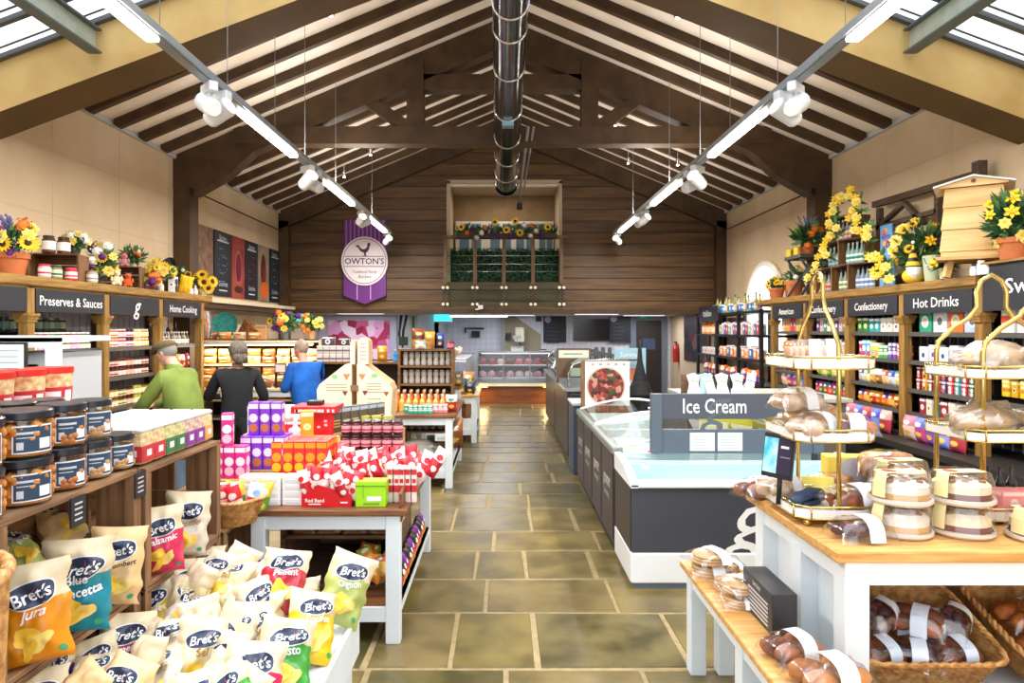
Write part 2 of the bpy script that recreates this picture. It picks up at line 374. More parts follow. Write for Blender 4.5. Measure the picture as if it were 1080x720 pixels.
mb = MB(); mb.box(-WX, WX, YM+.02, YB, LZ-.0, LZ+.12, M('#c9ccd8', .8, name='under_loft_ceiling')); mb.box(-WX, WX, YM-.03, YM+.05, LZ-.03, LZ+.06, BR); struct(mb, 'ceiling_under_loft')
# loft room behind the opening
LC = M('#bfa98c', .8, name='loft_cream'); mb = MB()
mb.box(-2.2, -1.16, YM+.06, 16.4, LZ+.12, 5.4, LC); mb.box(1.23, 2.2, YM+.06, 16.4, LZ+.12, 5.4, LC)
mb.box(-1.16, 1.23, 16.1, 16.3, LZ+.12, 5.4, M('#8d7350', .8, var=.2, scale=3, name='loft_panel'))
mb.box(-1.16, 1.23, YM+.06, YM+.16, 4.70, 4.82, M('#d8ccba', .8, name='loft_lintel')); struct(mb, 'wall_loft_room')
mb = MB(); mb.box(-1.16, 1.23, YM+.06, 16.1, 4.9, 5.0, LC); struct(mb, 'ceiling_loft_room')
r = thing('window_3', None, None, kind='structure'); mb = MB(); mb.box(-1.1, 1.2, 16.02, 16.1, 3.2, 4.28, M('#cfc9c0', .7, name='window_frame_white')); mb.build('frame', r)
for k, (a, b) in enumerate([(-1.0, -.78), (-.72, -.5), (-.28, -.06), (0.0, .2), (.32, .5), (.56, .74), (.86, 1.0), (1.04, 1.16)]):
    mb = MB(); mb.box(a, b, 16.0, 16.03, 3.25, 4.22, M('#5b7486', .4, var=.2, name='blue_grey_glass')); mb.build('pane', r)
# white frame lining of the opening
mb = MB(); T2 = M('#b5a48b', .7, name='opening_lining')
mb.box(OX0-.0, OX0+.07, YM-.01, YM+.2, OZ0, OZ1, T2); mb.box(OX1-.05, OX1, YM-.01, YM+.2, OZ0, OZ1, T2); mb.box(OX0, OX1, YM-.01, YM+.2, OZ1-.05, OZ1+.02, T2); struct(mb, 'trim_9')
# ------------------------------------------------------------------ rooms under the loft
BW = M('#d3d5e4', .7, var=.06, scale=2, name='lavender_white_wall')
mb = MB(); mb.box(-WX, -1.55, 16.5, 16.6, 0, LZ, BW); mb.box(-1.65, -1.55, 16.5, YB, 0, LZ, BW); struct(mb, 'wall_cold_room')
mb = MB(); mb.box(-1.55, WX, YB, YB+.15, 0, LZ, M('#dcdfe9', .5, name='white_tiled_wall'))
TL = M('#aeb2c4', .8, name='tile_joint')
for k in range(1, 14): mb.box(-1.55, WX, YB-.003, YB, k*.15, k*.15+.006, TL)
for k in range(40): mb.box(-1.5+k*.15, -1.494+k*.15, YB-.003, YB, 0, LZ, TL)
struct(mb, 'wall_back')
mb = MB(); mb.box(-WX, WX, YB+.15, YB+.3, LZ, 7, GAP); struct(mb, 'wall_loft_back')
# stair soffit: sloping white board over a beige alcove
mb = MB(); mb.prism([(.06, 0), (.06, LZ), (.38, LZ), (1.04, 1.63), (1.04, 0)], YB-.012, YB-.004, M('#a39a84', .8, name='alcove_beige')); struct(mb, 'trim_10')
mb = MB(); mb.bar((.36, YB-.03, LZ+.0), (1.05, YB-.03, 1.62), .03, .03, M('#e4e6ee', .6, name='stair_edge_white'), up=(0, 1, 0)); mb.box(.0, .06, YB-.3, YB-.02, 0, LZ, M('#8f8a80', .6, name='alcove_post')); struct(mb, 'trim_11')
# cold room window with hanging meat
r = thing('window_4', None, None, kind='structure'); mb = MB()
FW = M('#b9bdd0', .5, name='steel_window_frame')
mb.box(-4.42, -2.55, 16.44, 16.5, .9, 2.06, FW); mb.build('frame', r)
mb = MB(); mb.box(-4.2, -2.72, 16.42, 16.445, 1.0, 1.96, mottle(['#e9a8da', '#f3cbe8', '#b83a62', '#d0608c', '#f6e0f2', '#a32a50'], 5, .2, 'meat_window_view')); mb.build('pane', r)
r = thing('door_1', None, None, kind='structure')
mb = MB(); mb.box(3.45, 4.45, YB-.05, YB, 0, 2.08, M('#7b8290', .6, name='door_frame_grey')); mb.build('door_frame', r)
mb = MB(); mb.box(3.62, 4.28, YB-.09, YB-.05, 0, 1.98, M('#2e2420', .5, name='dark_door')); mb.box(3.78, 4.12, YB-.095, YB-.09, 1.2, 1.5, M('#4b5a70', .2, name='door_glass')); mb.build('door_leaf', r)
# round-headed window in the right wall beyond the shelving
def arch_pts(x, y0, y1, z0, zs, n=12): 
    c = (y0+y1)/2; rad = (y1-y0)/2
    return [(x, y0, z0), (x, y1, z0)]+[(x, c+rad*math.cos(PI*i/n), zs+rad*math.sin(PI*i/n)) for i in range(n+1)]
r = thing('window_5', None, None, kind='structure')
mb = MB(); mb.poly(arch_pts(WX-.02, 10.95, 12.5, 1.2, 2.05, 16), M('#ffffff', .5, emis=2.2, name='daylight_glass')); mb.build('pane', r)
mb = MB(); pts = [Vector(p) for p in arch_pts(WX-.05, 10.9, 12.55, 1.2, 2.05, 16)][1:]
mb.tube(pts, .05, M('#f3eee6', .6, name='window_surround'), 6)
for q in (11.5, 12.0): mb.box(WX-.05, WX-.02, q-.02, q+.02, 1.2, 2.7, M('#f3eee6', .6, name='window_surround'))
mb.build('window_frame', r)
# ================================================================== LIGHTING, DUCT
ALU = M('#c3cdd4', .35, .6, name='aluminium_track'); WH = M('#d9dcde', .4, name='white_enamel'); LED = M('#fff6e6', .5, emis=9, name='led_diffuser')
BLK = M('#17181a', .5, name='black'); CHR = M('#c9ccd0', .18, 1, name='chrome')
tz = 3.60
for s, side in ((-1, 'on the jam and bakery side'), (1, 'on the sweets side')):
    t = thing('track_light', 'long suspended aluminium light track '+side+' of the aisle', 'track light', (s*2.2, 0, tz), group='suspended light tracks')
    mb = MB(); mb.box(-.05, .05, 1.2, 13.4, 0, .055, ALU); mb.box(-.035, .035, 1.2, 13.4, -.012, 0, M('#8c979e', .4, .5)); mb.build('track_profile', t)
    for a, b in ((2.6, 4.3), (5.75, 7.2), (8.5, 10.0), (11.2, 12.8)):
        mb = MB(); mb.bbox(-.04, .04, a, b, -.045, -.012, LED, .006); mb.build('led_strip', t)
        o = area('led_strip_light', (0, (a+b)/2, -.06), (0, 0, 0), .1, b-a, 62, (1, .93, .84)); o.parent = t
    for yy in (4.38, 5.46, 6.6, 7.6, 9.0, 11.5):
        top = (roofz(2.2)-.0 if yy > 6.1 else bz(2.2)+.42)-tz
        mb = MB(); mb.cyl((0, yy, .05), (0, yy, top), .003, .003, M('#8a8d90', .5), 5); mb.cyl((0, yy, .05), (0, yy, .09), .012, .006, CHR, 8); mb.build('suspension_wire', t)
    o = area('roof_fill_light', (0, 9.9, .09), (PI, 0, 0), .08, 5.6, 46, (1, .95, .88)); o.parent = t  # added upward fill, brightens the roof lining; the tracks only shine down
def spot():
    o = thing('spotlight', None, None)
    mb = MB(); mb.bbox(-.03, .03, -.08, .08, -.07, -.01, WH); mb.cyl((0, 0, -.07), (0, 0, -.12), .015, .015, WH, 8); mb.build('gear_box', o)
    mb = MB(); mb.T = Matrix.Translation((0, 0, -.15)) @ Matrix.Rotation(math.radians(62), 4, 'X')
    mb.lathe([(0, -.1), (.045, -.1), (.058, -.08), (.066, .09), (.06, .095), (.052, .08)], WH, 18); lh = mb.build('lamp_head', o)
    mb = MB(); mb.T = Matrix.Translation((0, 0, -.15)) @ Matrix.Rotation(math.radians(62), 4, 'X')
    mb.lathe([(.054, .082), (0, .082)], M('#fff2dc', .3, emis=3, name='lamp_lens'), 18); mb.build('lens', lh)
    return o
SP = Proto(spot)
for s, side in ((-1, 'jam side track'), (1, 'sweets side track')):
    for k, (yy, rz) in enumerate(((5.3, -1.3*s), (5.12, 2.4*s), (7.95, 1.9*s), (7.7, -.9*s), (10.6, .6), (10.9, 2.2), (13.05, -.7*s))):
        SP.put((s*2.2, yy, tz), rz, 'white spotlight on the %s, number %s from the shop front' % (side, ('one', 'two', 'three', 'four', 'five', 'six', 'seven')[k]) if 0 else 'small white spotlight clipped under the '+side, 'spotlights on the '+side, scale=1.15 if k < 4 else 1)
def cspot():
    o = thing('ceiling_spotlight', None, None)
    mb = MB(); mb.cyl((0, 0, 0), (0, 0, -.12), .008, .008, CHR, 6); mb.T = Matrix.Translation((0, 0, -.16)) @ Matrix.Rotation(math.radians(20), 4, 'X'); mb.lathe([(0, .06), (.03, .06), (.035, -.05), (.03, -.05)], CHR, 12); mb.build('lamp_head', o)
    mb = MB(); mb.ell((0, 0, -.21), (.026, .026, .015), M('#fff2dc', .3, emis=5, name='lamp_lens'), 10, 6); mb.build('bulb', o); return o
CS = Proto(cspot)
for x, yy in ((-1.78, 6.98+.1), (1.82, 7.0+.1), (-1.75, 10.9), (-2.3, 11.9), (1.8, 10.9), (2.3, 12.5), (-2.9, 12.5), (2.95, 11.5)):
    CS.put((x, yy, roofz(x)-.1), 0, 'tiny chrome spotlight hanging from the rafters over the %s' % ('jam side' if x < 0 else 'sweets side'), 'rafter spotlights over the %s' % ('jam side' if x < 0 else 'sweets side'))
# duct under the ridge
t = thing('ventilation_duct', 'long shiny galvanised round duct under the roof ridge', 'duct', (.065, 0, 0))
GAL = M('#6f7275', .14, 1, var=.35, scale=3, name='galvanised_steel')
rad = lambda y: .135+(y-4)*.0078; dz = 4.41
mb = MB(); ys = [4+i*.43 for i in range(21)]; mb.tube([(0, y, dz) for y in ys], [rad(y) for y in ys], GAL, 28)
mb.T = Matrix.Identity(4); mb.build('duct_pipe', t)
for yy in (5.55, 6.0, 6.9, 8.2, 9.4, 10.4, 11.5):
    mb = MB(); mb.tube([(0, yy-.015, dz), (0, yy+.015, dz)], rad(yy)+.008, M('#e6e8ea', .25, .9), 28); mb.build('pipe_band', t)
pass
mb2 = MB(); mb2.T = Matrix.Translation((0, 12.62, dz)) @ Matrix.Rotation(-PI/2, 4, 'X'); mb2.lathe([(0, 0), (rad(12.6)*.9, 0), (rad(12.6)+.012, -.03), (rad(12.6)+.012, -.09)], CHR, 24); mb2.build('end_cap', t)
mb = MB(); mb.box(-.07, .07, 8.2, 8.32, dz-rad(8.2)-.05, dz-rad(8.2)+.01, M('#7fa3ad', .3, .7)); mb.build('bracket', t)
for yy in (5.0, 7.37, 9.5, 11.7):
    mb = MB(); mb.cyl((0, yy, dz+rad(yy)-.01), (0, yy, (roofz(0) if yy > 6 else bz(0)+.4)), .006, .006, CHR, 6); mb.build('hanger_rod', t)
t = thing('cable_conduit', 'thin grey twin conduit running beside the round duct', 'conduit', (.33, 0, 0))
mb = MB(); mb.tube([(0, 8.8, 4.35), (0, 12.9, 4.35), (0, 13.3, 4.2)], .02, M('#8f9498', .4, .5), 8); mb.build('tube', t)
mb = MB(); mb.tube([(.07, 8.8, 4.35), (.07, 12.9, 4.35)], .014, M('#8f9498', .4, .5), 8); mb.build('thin_tube', t)
mb = MB(); mb.T = Matrix.Translation((0, 13.3, 4.15)); mb.lathe([(0, .07), (.05, .06), (.06, -.06), (.05, -.07)], BLK, 12); mb.build('sensor_head', t)
# strip light at the loft edge and added fill panels that brighten the space under it
t = thing('strip_light', 'white strip light at the loft edge above the butchery aisle', 'strip light', (-.5, 14.35, LZ-.035))
mb = MB(); mb.bbox(-.62, .62, -.05, .05, -.03, 0, WH); mb.build('housing', t); mb = MB(); mb.bbox(-.6, .6, -.03, .03, -.055, -.03, M('#f4f2ff', .5, emis=12, name='tube_light')); mb.build('tube', t)
o = area('strip_light_glow', (0, 0, -.07), (0, 0, 0), 1.2, .1, 26, (.9, .92, 1)); o.parent = t
for k, (x, y) in enumerate(((2.2, 16.0), (.3, 17.2), (-3.2, 15.4), (3.6, 17.4))):
    t = thing('added_fill_panel', 'added flat white fill panel under the low ceiling before the butchery wall', 'fill panel', (x, y, LZ-.004), group='added fill panels under the low ceiling')
    mb = MB(); mb.box(-.5, .5, -.15, .15, -.006, .003, M('#f4f2ff', .5, emis=.9, name='fill_panel_surface')); mb.build('diffuser', t); o = area('fill_panel_glow', (0, 0, -.02), (0, 0, 0), 1, .3, 17, (.9, .92, 1)); o.parent = t
# loft: downward warm area light under the room ceiling
o = area('loft_area_light', (0, 15.2, 4.85), (0, 0, 0), 1.2, .3, 14, (1, .9, .75))
# ================================================================== PURPLE BUTCHER SIGN
t = thing('hanging_sign', 'purple banner sign with white round butcher logo on the loft boards', 'sign', (-2.81, YM-.09, 0))
s = YM/720; q = lambda u, v: ((u-386)*s, CAMZ-(v-347)*s)
mb = MB(); mb.prism([q(364, 233), q(364, 312), q(386, 321), q(408, 312), q(408, 233)], -.03, .05, M('#6a2a83', .5, name='purple'))
for k in range(10):
    a = q(366+k*4.3, 233)[0]; mb.box(a, a+.028, -.034, -.03, q(0, 262)[1], q(0, 233)[1], M('#a66bb8', .5))
for u in (378, 392): a = q(u, 0)[0]; mb.box(a-.008, a+.008, -.034, -.03, q(0, 316)[1], q(0, 296)[1], M('#d9b8e0', .5))
mb.build('banner', t)
mb = MB(); mb.T = Matrix.Translation((q(386, 0)[0], -.03, q(0, 276)[1])) @ Matrix.Rotation(PI/2, 4, 'X')
mb.lathe([(.50, 0), (.50, .03), (.47, .035), (.455, .035, M('#f3e9f0', .5)), (0, .036)], M('#efe0ee', .5), 48, sx=.95); mb.lathe([(.462, .037), (.45, .037)], M('#5a2a6a', .5), 48, sx=.95); ld = mb.build('logo_disc', t)
DP = M('#3f2b45', .6, name='dark_purple_ink'); mb = MB(); cz = q(0, 276)[1]
text(mb, "OWTON'S", .17, DP, (0, -.075, cz-.01), bold=.012, width=.8)
text(mb, "Traditional Family", .085, DP, (0, -.075, cz-.22), shear=.3, width=.5); text(mb, "Butchers", .085, DP, (0, -.075, cz-.32), shear=.3, width=.26)
for zz in (cz+.095, cz-.11): mb.box(-.40, .40, -.076, -.07, zz-.006, zz+.006, DP)
# cockerel outline
ck = [(-.17, .31), (-.12, .33), (-.06, .25), (0, .24), (.05, .28), (.06, .36), (.1, .38), (.12, .34), (.10, .3), (.09, .24), (.06, .19), (.03, .17), (.03, .12), (.06, .105), (-.03, .105), (0, .12), (-.01, .17), (-.06, .19), (-.1, .23), (-.12, .28), (-.15, .28)]
mb.add([(x*1.05, -.076, cz+z) for x, z in ck], [tuple(range(len(ck)))], DP); mb.build('lettering', ld)
# ================================================================== LOFT BALCONY
t = thing('balcony_balustrade', 'timber posts and handrail with glass across the loft opening', 'balustrade', (0, YM-.05, 0))
TB = wood('#7a5730', '#5b3f20', 'z', .5, name='balustrade_timber')
bx = [(u-530)*YM/720 for u in (470, 501, 531.5, 562, 592)]
for x in bx: mb = MB(); mb.box(x-.035, x+.035, -.04, 0, 2.68 if x in (bx[0], bx[-1]) else 2.68, 3.66 if x in bx[1:4] else 3.66, TB); mb.build('post', t)
mb = MB(); mb.box(bx[0]-.05, bx[-1]+.1, -.06, .02, 3.6, 3.66, TB); mb.build('handrail', t)
for a, b in zip(bx, bx[1:]):
    mb = MB(); mb.box(a+.05, b-.05, -.02, -.012, 2.2, 3.42, thin_glass('#eef6f2', .996, .02)); mb.build('glass_panel', t)
WD = M('#f1e6cf', .3, emis=.0, name='pale_fixing')
def mkfix():
    mb = MB(); mb.cyl((0, 0, 0), (0, -.05, 0), .035, .035, WD, 12); return mb.build('fixing')
fx = None
for x in bx:
    for dx in (-.045, .045):
        for zz in (2.26, 2.60):
            mb = MB(); mb.cyl((x+dx, -.02, zz), (x+dx, -.06, zz), .03, .03, WD, 10); mb.build('fixing', t)
for x in bx:
    mb = MB(); mb.box(x-.055, x-.04, -.03, -.01, 2.26, 2.6, BLK); mb.box(x+.04, x+.055, -.03, -.01, 2.26, 2.6, BLK); mb.build('fixing_rod', t)
for zz in (2.93, 3.08, 3.25): mb = MB(); mb.tube([(bx[0], -.03, zz), (bx[-1], -.03, zz)], .006, CHR, 5); mb.build('wire_rail', t)
t = MB(); rr = random.Random(4); GR = [M(h, .6, name='hedge_leaf') for h in ('#1e4023', '#2c5a2c', '#17331d', '#3e6e3a')]
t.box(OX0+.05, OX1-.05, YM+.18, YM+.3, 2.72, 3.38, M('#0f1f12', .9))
for i in range(2600):
    x, z, y = rr.uniform(OX0+.06, OX1-.06), rr.uniform(2.74, 3.42), YM+.17+rr.uniform(-.05, .03); a, b = rr.uniform(0, PI), rr.uniform(.015, .035)
    c, d = math.cos(a)*b, math.sin(a)*b
    t.add([(x-c, y, z-d), (x+d*.5, y-.02, z-c*.5), (x+c, y, z+d), (x-d*.5, y+.005, z+c*.5)], [(0, 1, 2, 3)], rr.choice(GR))
tag(t.build('hedge'), 'dark green leafy screen behind the loft balustrade', 'hedge', kind='stuff')
tag_sensor = thing('security_camera', 'small white dome camera at the loft edge', 'security camera', (-.49, YM-.1, 2.17)); mb = MB(); mb.box(-.01, .09, -.03, .03, -.01, .07, WH); mb.build('mount', tag_sensor); mb = MB(); mb.ell((-.02, 0, -.04), .035, BLK, 12, 8); mb.cyl((-.02, 0, -.03), (-.02, 0, .0), .045, .045, WH, 12); mb.build('dome', tag_sensor)
# ================================================================== FLOWERS AND POTS
YL = M('#f2c417', .6, name='yellow_petal'); YP = M('#f6e27a', .6, name='pale_yellow_petal'); DC = M('#3a2110', .8, name='flower_centre'); WPt = M('#f3efe4', .6, name='white_petal'); PU = M('#5b1f73', .7, name='purple_petal'); ORP = M('#e37c2a', .6, name='orange_petal')
LV = [M('#3c6b34', .6, name='leaf'), M('#2a5230', .6, name='leaf'), M('#587f44', .6, name='leaf')]; LAV = M('#6d6a9a', .7, name='lavender')
TER = M('#c5703f', .8, var=.15, name='terracotta')
def flower_mb(kind, r):
    mb = MB()
    if kind == 'sun':
        for ring, (n, rr_, up) in enumerate(((14, r, .1), (12, r*.85, .25))):
            for i in range(n):
                a = 2*PI*i/n+ring*.2; w = r*.17; c, s_ = math.cos(a), math.sin(a); rm = r*.62
                mb.add([(c*r*.3, s_*r*.3, r*.05), (c*rm-s_*w, s_*rm+c*w, r*up*.6), (c*rr_, s_*rr_, r*up), (c*rm+s_*w, s_*rm-c*w, r*up*.6)], [(0, 1, 2, 3)], YL)
        mb.ell((0, 0, r*.08), (r*.36, r*.36, r*.14), DC, 12, 6)
    elif kind == 'rose':
        m = YP
        for ring, n in enumerate((7, 6, 5, 3)):
            q = 1-ring*.24
            for i in range(n):
                a = 2*PI*i/n+ring; c, s_ = math.cos(a), math.sin(a); w = r*.42*q
                mb.add([(0, 0, r*.05*ring), (c*r*.6*q-s_*w, s_*r*.6*q+c*w, r*(.15+.2*ring)), (c*r*q, s_*r*q, r*(.3+.2*ring)), (c*r*.6*q+s_*w, s_*r*.6*q-c*w, r*(.15+.2*ring))], [(0, 1, 2, 3)], m, True)
    elif kind == 'daff':
        for i in range(6):
            a = 2*PI*i/6; c, s_ = math.cos(a), math.sin(a); w = r*.28
            mb.add([(0, 0, 0), (c*r*.6-s_*w, s_*r*.6+c*w, r*.1), (c*r, s_*r, 0), (c*r*.6+s_*w, s_*r*.6-c*w, r*.1)], [(0, 1, 2, 3)], YL)
        mb.lathe([(r*.18, 0), (r*.3, r*.4), (r*.25, r*.38), (r*.1, .02)], YL, 10)
    else:
        m = {'pur': PU, 'white': WPt, 'orange': ORP}[kind]
        rr = random.Random(5)
        for i in range(26):
            a, b = rr.uniform(0, 2*PI), rr.uniform(0, PI/2); c, s_, h = math.cos(a)*math.cos(b), math.sin(a)*math.cos(b), math.sin(b); w = r*.25
            p = Vector((c, s_, h))*r; u = Vector((-s_, c, 0))*w; v = Vector((0, 0, 1))*w
            mb.add([p-u, p-v*.8+p*.1, p+u, p+v], [(0, 1, 2, 3)], m)
        mb.ell((0, 0, 0), r*.8, m, 8, 6)
    return mb
_fl = {}
def flower(kind, r, parent, loc, n):
    k = (kind, round(r, 3)); nm = {'sun': 'sunflower_head', 'rose': 'pale_rose', 'daff': 'daffodil_head', 'pur': 'purple_flower', 'white': 'white_flower', 'orange': 'orange_flower'}[kind]
    rot = Vector((0, 0, 1)).rotation_difference(Vector(n).normalized()).to_euler()
    if k not in _fl: _fl[k] = flower_mb(kind, r).build(nm).data; o = bpy.data.objects[nm] if 0 else [x for x in COL.objects if x.data == _fl[k]][0]
    else: o = bpy.data.objects.new(nm, _fl[k]); COL.objects.link(o)
    o.parent = parent; o.location = loc; o.rotation_euler = rot; return o
def foliage(mb, c, r, n, rr, blade=.06, mats=LV, thin=.35):
    for i in range(n):
        v = Vector((rr.gauss(0, 1), rr.gauss(0, 1), rr.gauss(0, 1))).normalized(); q = rr.uniform(.3, 1)
        p = Vector((c[0]+v.x*r[0]*q, c[1]+v.y*r[1]*q, c[2]+v.z*r[2]*q)); d = (v+Vector((0, 0, .4))+Vector((rr.gauss(0, .4),)*3)).normalized()*blade*rr.uniform(.7, 1.3)
        u = d.cross(Vector((rr.gauss(0, 1), rr.gauss(0, 1), .3))).normalized()*blade*thin
        mb.add([p-d*.5, p+u*.8, p+d, p-u*.8], [(0, 1, 2, 3)], rr.choice(mats))
def pot(mb, r, h, m=TER):
    mb.lathe([(0, 0), (r*.68, 0), (r*.9, h*.76), (r, h*.76), (r, h), (r*.88, h), (r*.85, h*.86), (0, h*.86)], m, 20)
    mb.lathe([(r*.84, h*.87), (0, h*.88)], M('#3a2a1c', .9), 12)
def bouquet(name, label, cat, loc, pr, ph, fr, kinds, seed, nf=8, fs=.05, potm=TER, blade=.06, spikes=None, view=(0, -1, .3), group=None, nleaf=160, up=1.0):
    rr = random.Random(seed); t = thing(name, label, cat, loc, group=group)
    if pr: mb = MB(); pot(mb, pr, ph, potm); mb.build('pot', t)
    c = (0, 0, ph+fr[2]*.75*up); mb = MB(); foliage(mb, c, fr, nleaf, rr, blade)
    mb.cyl((0, 0, ph*.8 if pr else 0), c, .012, .01, LV[1], 6)
    if spikes:
        for i in range(spikes[0]):
            a = rr.uniform(-.5, .5); b = rr.uniform(-.3, .3); L = spikes[1]*rr.uniform(.7, 1.1); e = (math.sin(a)*L, math.sin(b)*L, c[2]+L)
            mb.tube([(0, 0, c[2]), (e[0]*.5, e[1]*.5, c[2]+L*.5), e], [.003, .003, .002], LV[0], 4)
            for kk in range(9): z = .45+.06*kk; mb.ell((e[0]*z+rr.gauss(0, .006), e[1]*z, c[2]+L*z), (.012, .012, .014), spikes[2], 5, 4)
    fo = mb.build('foliage', t); fo['kind'] = 'stuff'
    for i in range(nf):
        while True:
            v = Vector((rr.gauss(0, 1), rr.gauss(0, 1), rr.gauss(.3, .8))).normalized()
            if v.dot(Vector(view)) > -.1: break
        flower(rr.choice(kinds), fs*rr.choice((1, 1, .8)), t, (c[0]+v.x*fr[0], c[1]+v.y*fr[1], c[2]+v.z*fr[2]), v+Vector(view)*.8)
    return t
for k, (u, v, kd) in enumerate(((487, 241, 'sun'), (498, 243, 'pur'), (508, 247, 'white'), (522, 236, 'sun'), (534, 244, 'sun'), (543, 235, 'sun'), (548, 247, 'sun'), (552, 238, 'white'), (560, 239, 'orange'), (577, 241, 'sun'), (518, 248, 'pur'), (527, 251, 'pur'), (512, 241, 'orange'), (559, 250, 'white'), (565, 245, 'white'), (540, 251, 'pur'), (503, 252, 'white'), (570, 249, 'pur'), (493, 247, 'orange'))):
    if k == 0:
        FB = thing('flower_trough', 'long trough of sunflowers and mixed blooms on the loft rail', 'flower box', (0, YM-.05, 0)); rr = random.Random(9); mb = MB()
        for i in range(14): foliage(mb, (-.85+i*.145, -.02, 3.75+rr.uniform(-.04, .06)), (.13, .08, .13), 60, rr, .07)
        mb.build('foliage', FB)['kind'] = 'stuff'; mb = MB(); mb.box(-.95, 1.1, -.1, .08, 3.6, 3.7, M('#4a3a28', .7)); mb.build('trough', FB)
    p = px(u, v, YM); flower(kd, .085 if kd == 'sun' else .06, FB, (p[0], -.17, p[2]), (0, -1, .1))
# ================================================================== PRODUCT KINDS (small goods for the shelves)
PAP = M('#efece4', .6, name='paper'); KR = M('#c79a62', .7, name='kraft'); GLS = thin_glass('#f4f6f4', .86, .04)
PLW = M('#f4f4f2', .35, name='white_plastic'); GOLD = M('#c8b070', .28, .9, name='brushed_gold')
def jarp(content, lid, label, r=.036, h=.1, part=False, accent=None):
    def mk():
        mb = MB(); n = 14 if r < .05 else 24; L = M(label, .6)
        mb.lathe([(0, 0), (r*.92, 0), (r, h*.05), (r, h*.18, content), (r*1.012, h*.18, L), (r*1.012, h*.68, L), (r, h*.68, content), (r, h*.76, content), (r*.82, h*.84, content)], content, n)
        if accent: A = M(accent, .6); mb.lathe([(r*1.02, h*.28), (r*1.02, h*.42)], A, n)
        tgt = mb if not part else MB()
        tgt.lathe([(r*.86, h*.84), (r*.88, h*.98), (r*.8, h), (0, h)], M(lid, .35), n)
        o = mb.build('jar')
        if part: tgt.build('lid', o)
        return o
    return Proto(mk)
def bottlep(glass, cap, label, r=.033, h=.26, accent=None):
    def mk():
        mb = MB(); L = M(label, .6)
        mb.lathe([(0, 0), (r, 0), (r, h*.12), (r*1.015, h*.12, L), (r*1.015, h*.45, L), (r, h*.45, glass), (r, h*.55, glass), (r*.45, h*.72, glass), (r*.36, h*.88, glass)], glass, 12)
        if accent: mb.lathe([(r*1.03, h*.22), (r*1.03, h*.34)], M(accent, .5), 12)
        mb.lathe([(r*.4, h*.88), (r*.42, h), (0, h)], M(cap, .4), 12)
        return mb.build('bottle')
    return Proto(mk)
def boxp(w, d, h, base, accent, panel='#ffffff', name='carton', motif='disc', rough=.45):
    # printed front on -y and both narrow sides
    def mk():
        mb = MB(); B = M(base, rough); A = M(accent, rough); P = M(panel, rough)
        mb.bbox(-w/2, w/2, -d/2, d/2, 0, h, B, .003); e = .0012
        for f in (0, 1, 2, 3):
            mb.T = Matrix.Rotation(f*PI/2, 4, 'Z'); ww, dd = (w, d) if f % 2 == 0 else (d, w); y = -dd/2-e
            mb.poly([(-ww*.46, y, h*.80), (ww*.46, y, h*.80), (ww*.46, y, h*.95), (-ww*.46, y, h*.95)], P if motif != 'none' else A)
            if motif == 'disc':
                rr_ = min(ww, h)*.3; mb.poly([(rr_*math.cos(2*PI*i/14), y, h*.45+rr_*math.sin(2*PI*i/14)) for i in range(14)], P)
                rr_ *= .65; mb.poly([(rr_*math.cos(2*PI*i/10), y-e, h*.45+rr_*math.sin(2*PI*i/10)) for i in range(10)], A)
            elif motif == 'band': mb.poly([(-ww*.5, y, h*.3), (ww*.5, y, h*.3), (ww*.5, y, h*.5), (-ww*.5, y, h*.5)], A); mb.poly([(-ww*.35, y, h*.56), (ww*.35, y, h*.56), (ww*.35, y, h*.68), (-ww*.35, y, h*.68)], P)
            elif motif == 'two':
                for c, m2 in ((.22, A), (.52, P)):
                    rr_ = min(ww*.42, h*.17); mb.poly([(rr_*math.cos(2*PI*i/14), y, h*c+rr_*math.sin(2*PI*i/14)) for i in range(14)], m2)
            elif motif == 'lines':
                for c in (.2, .32, .44): mb.poly([(-ww*.36, y, h*c), (ww*.36, y, h*c), (ww*.36, y, h*(c+.05)), (-ww*.36, y, h*(c+.05))], A)
        return mb.build(name)
    return Proto(mk)
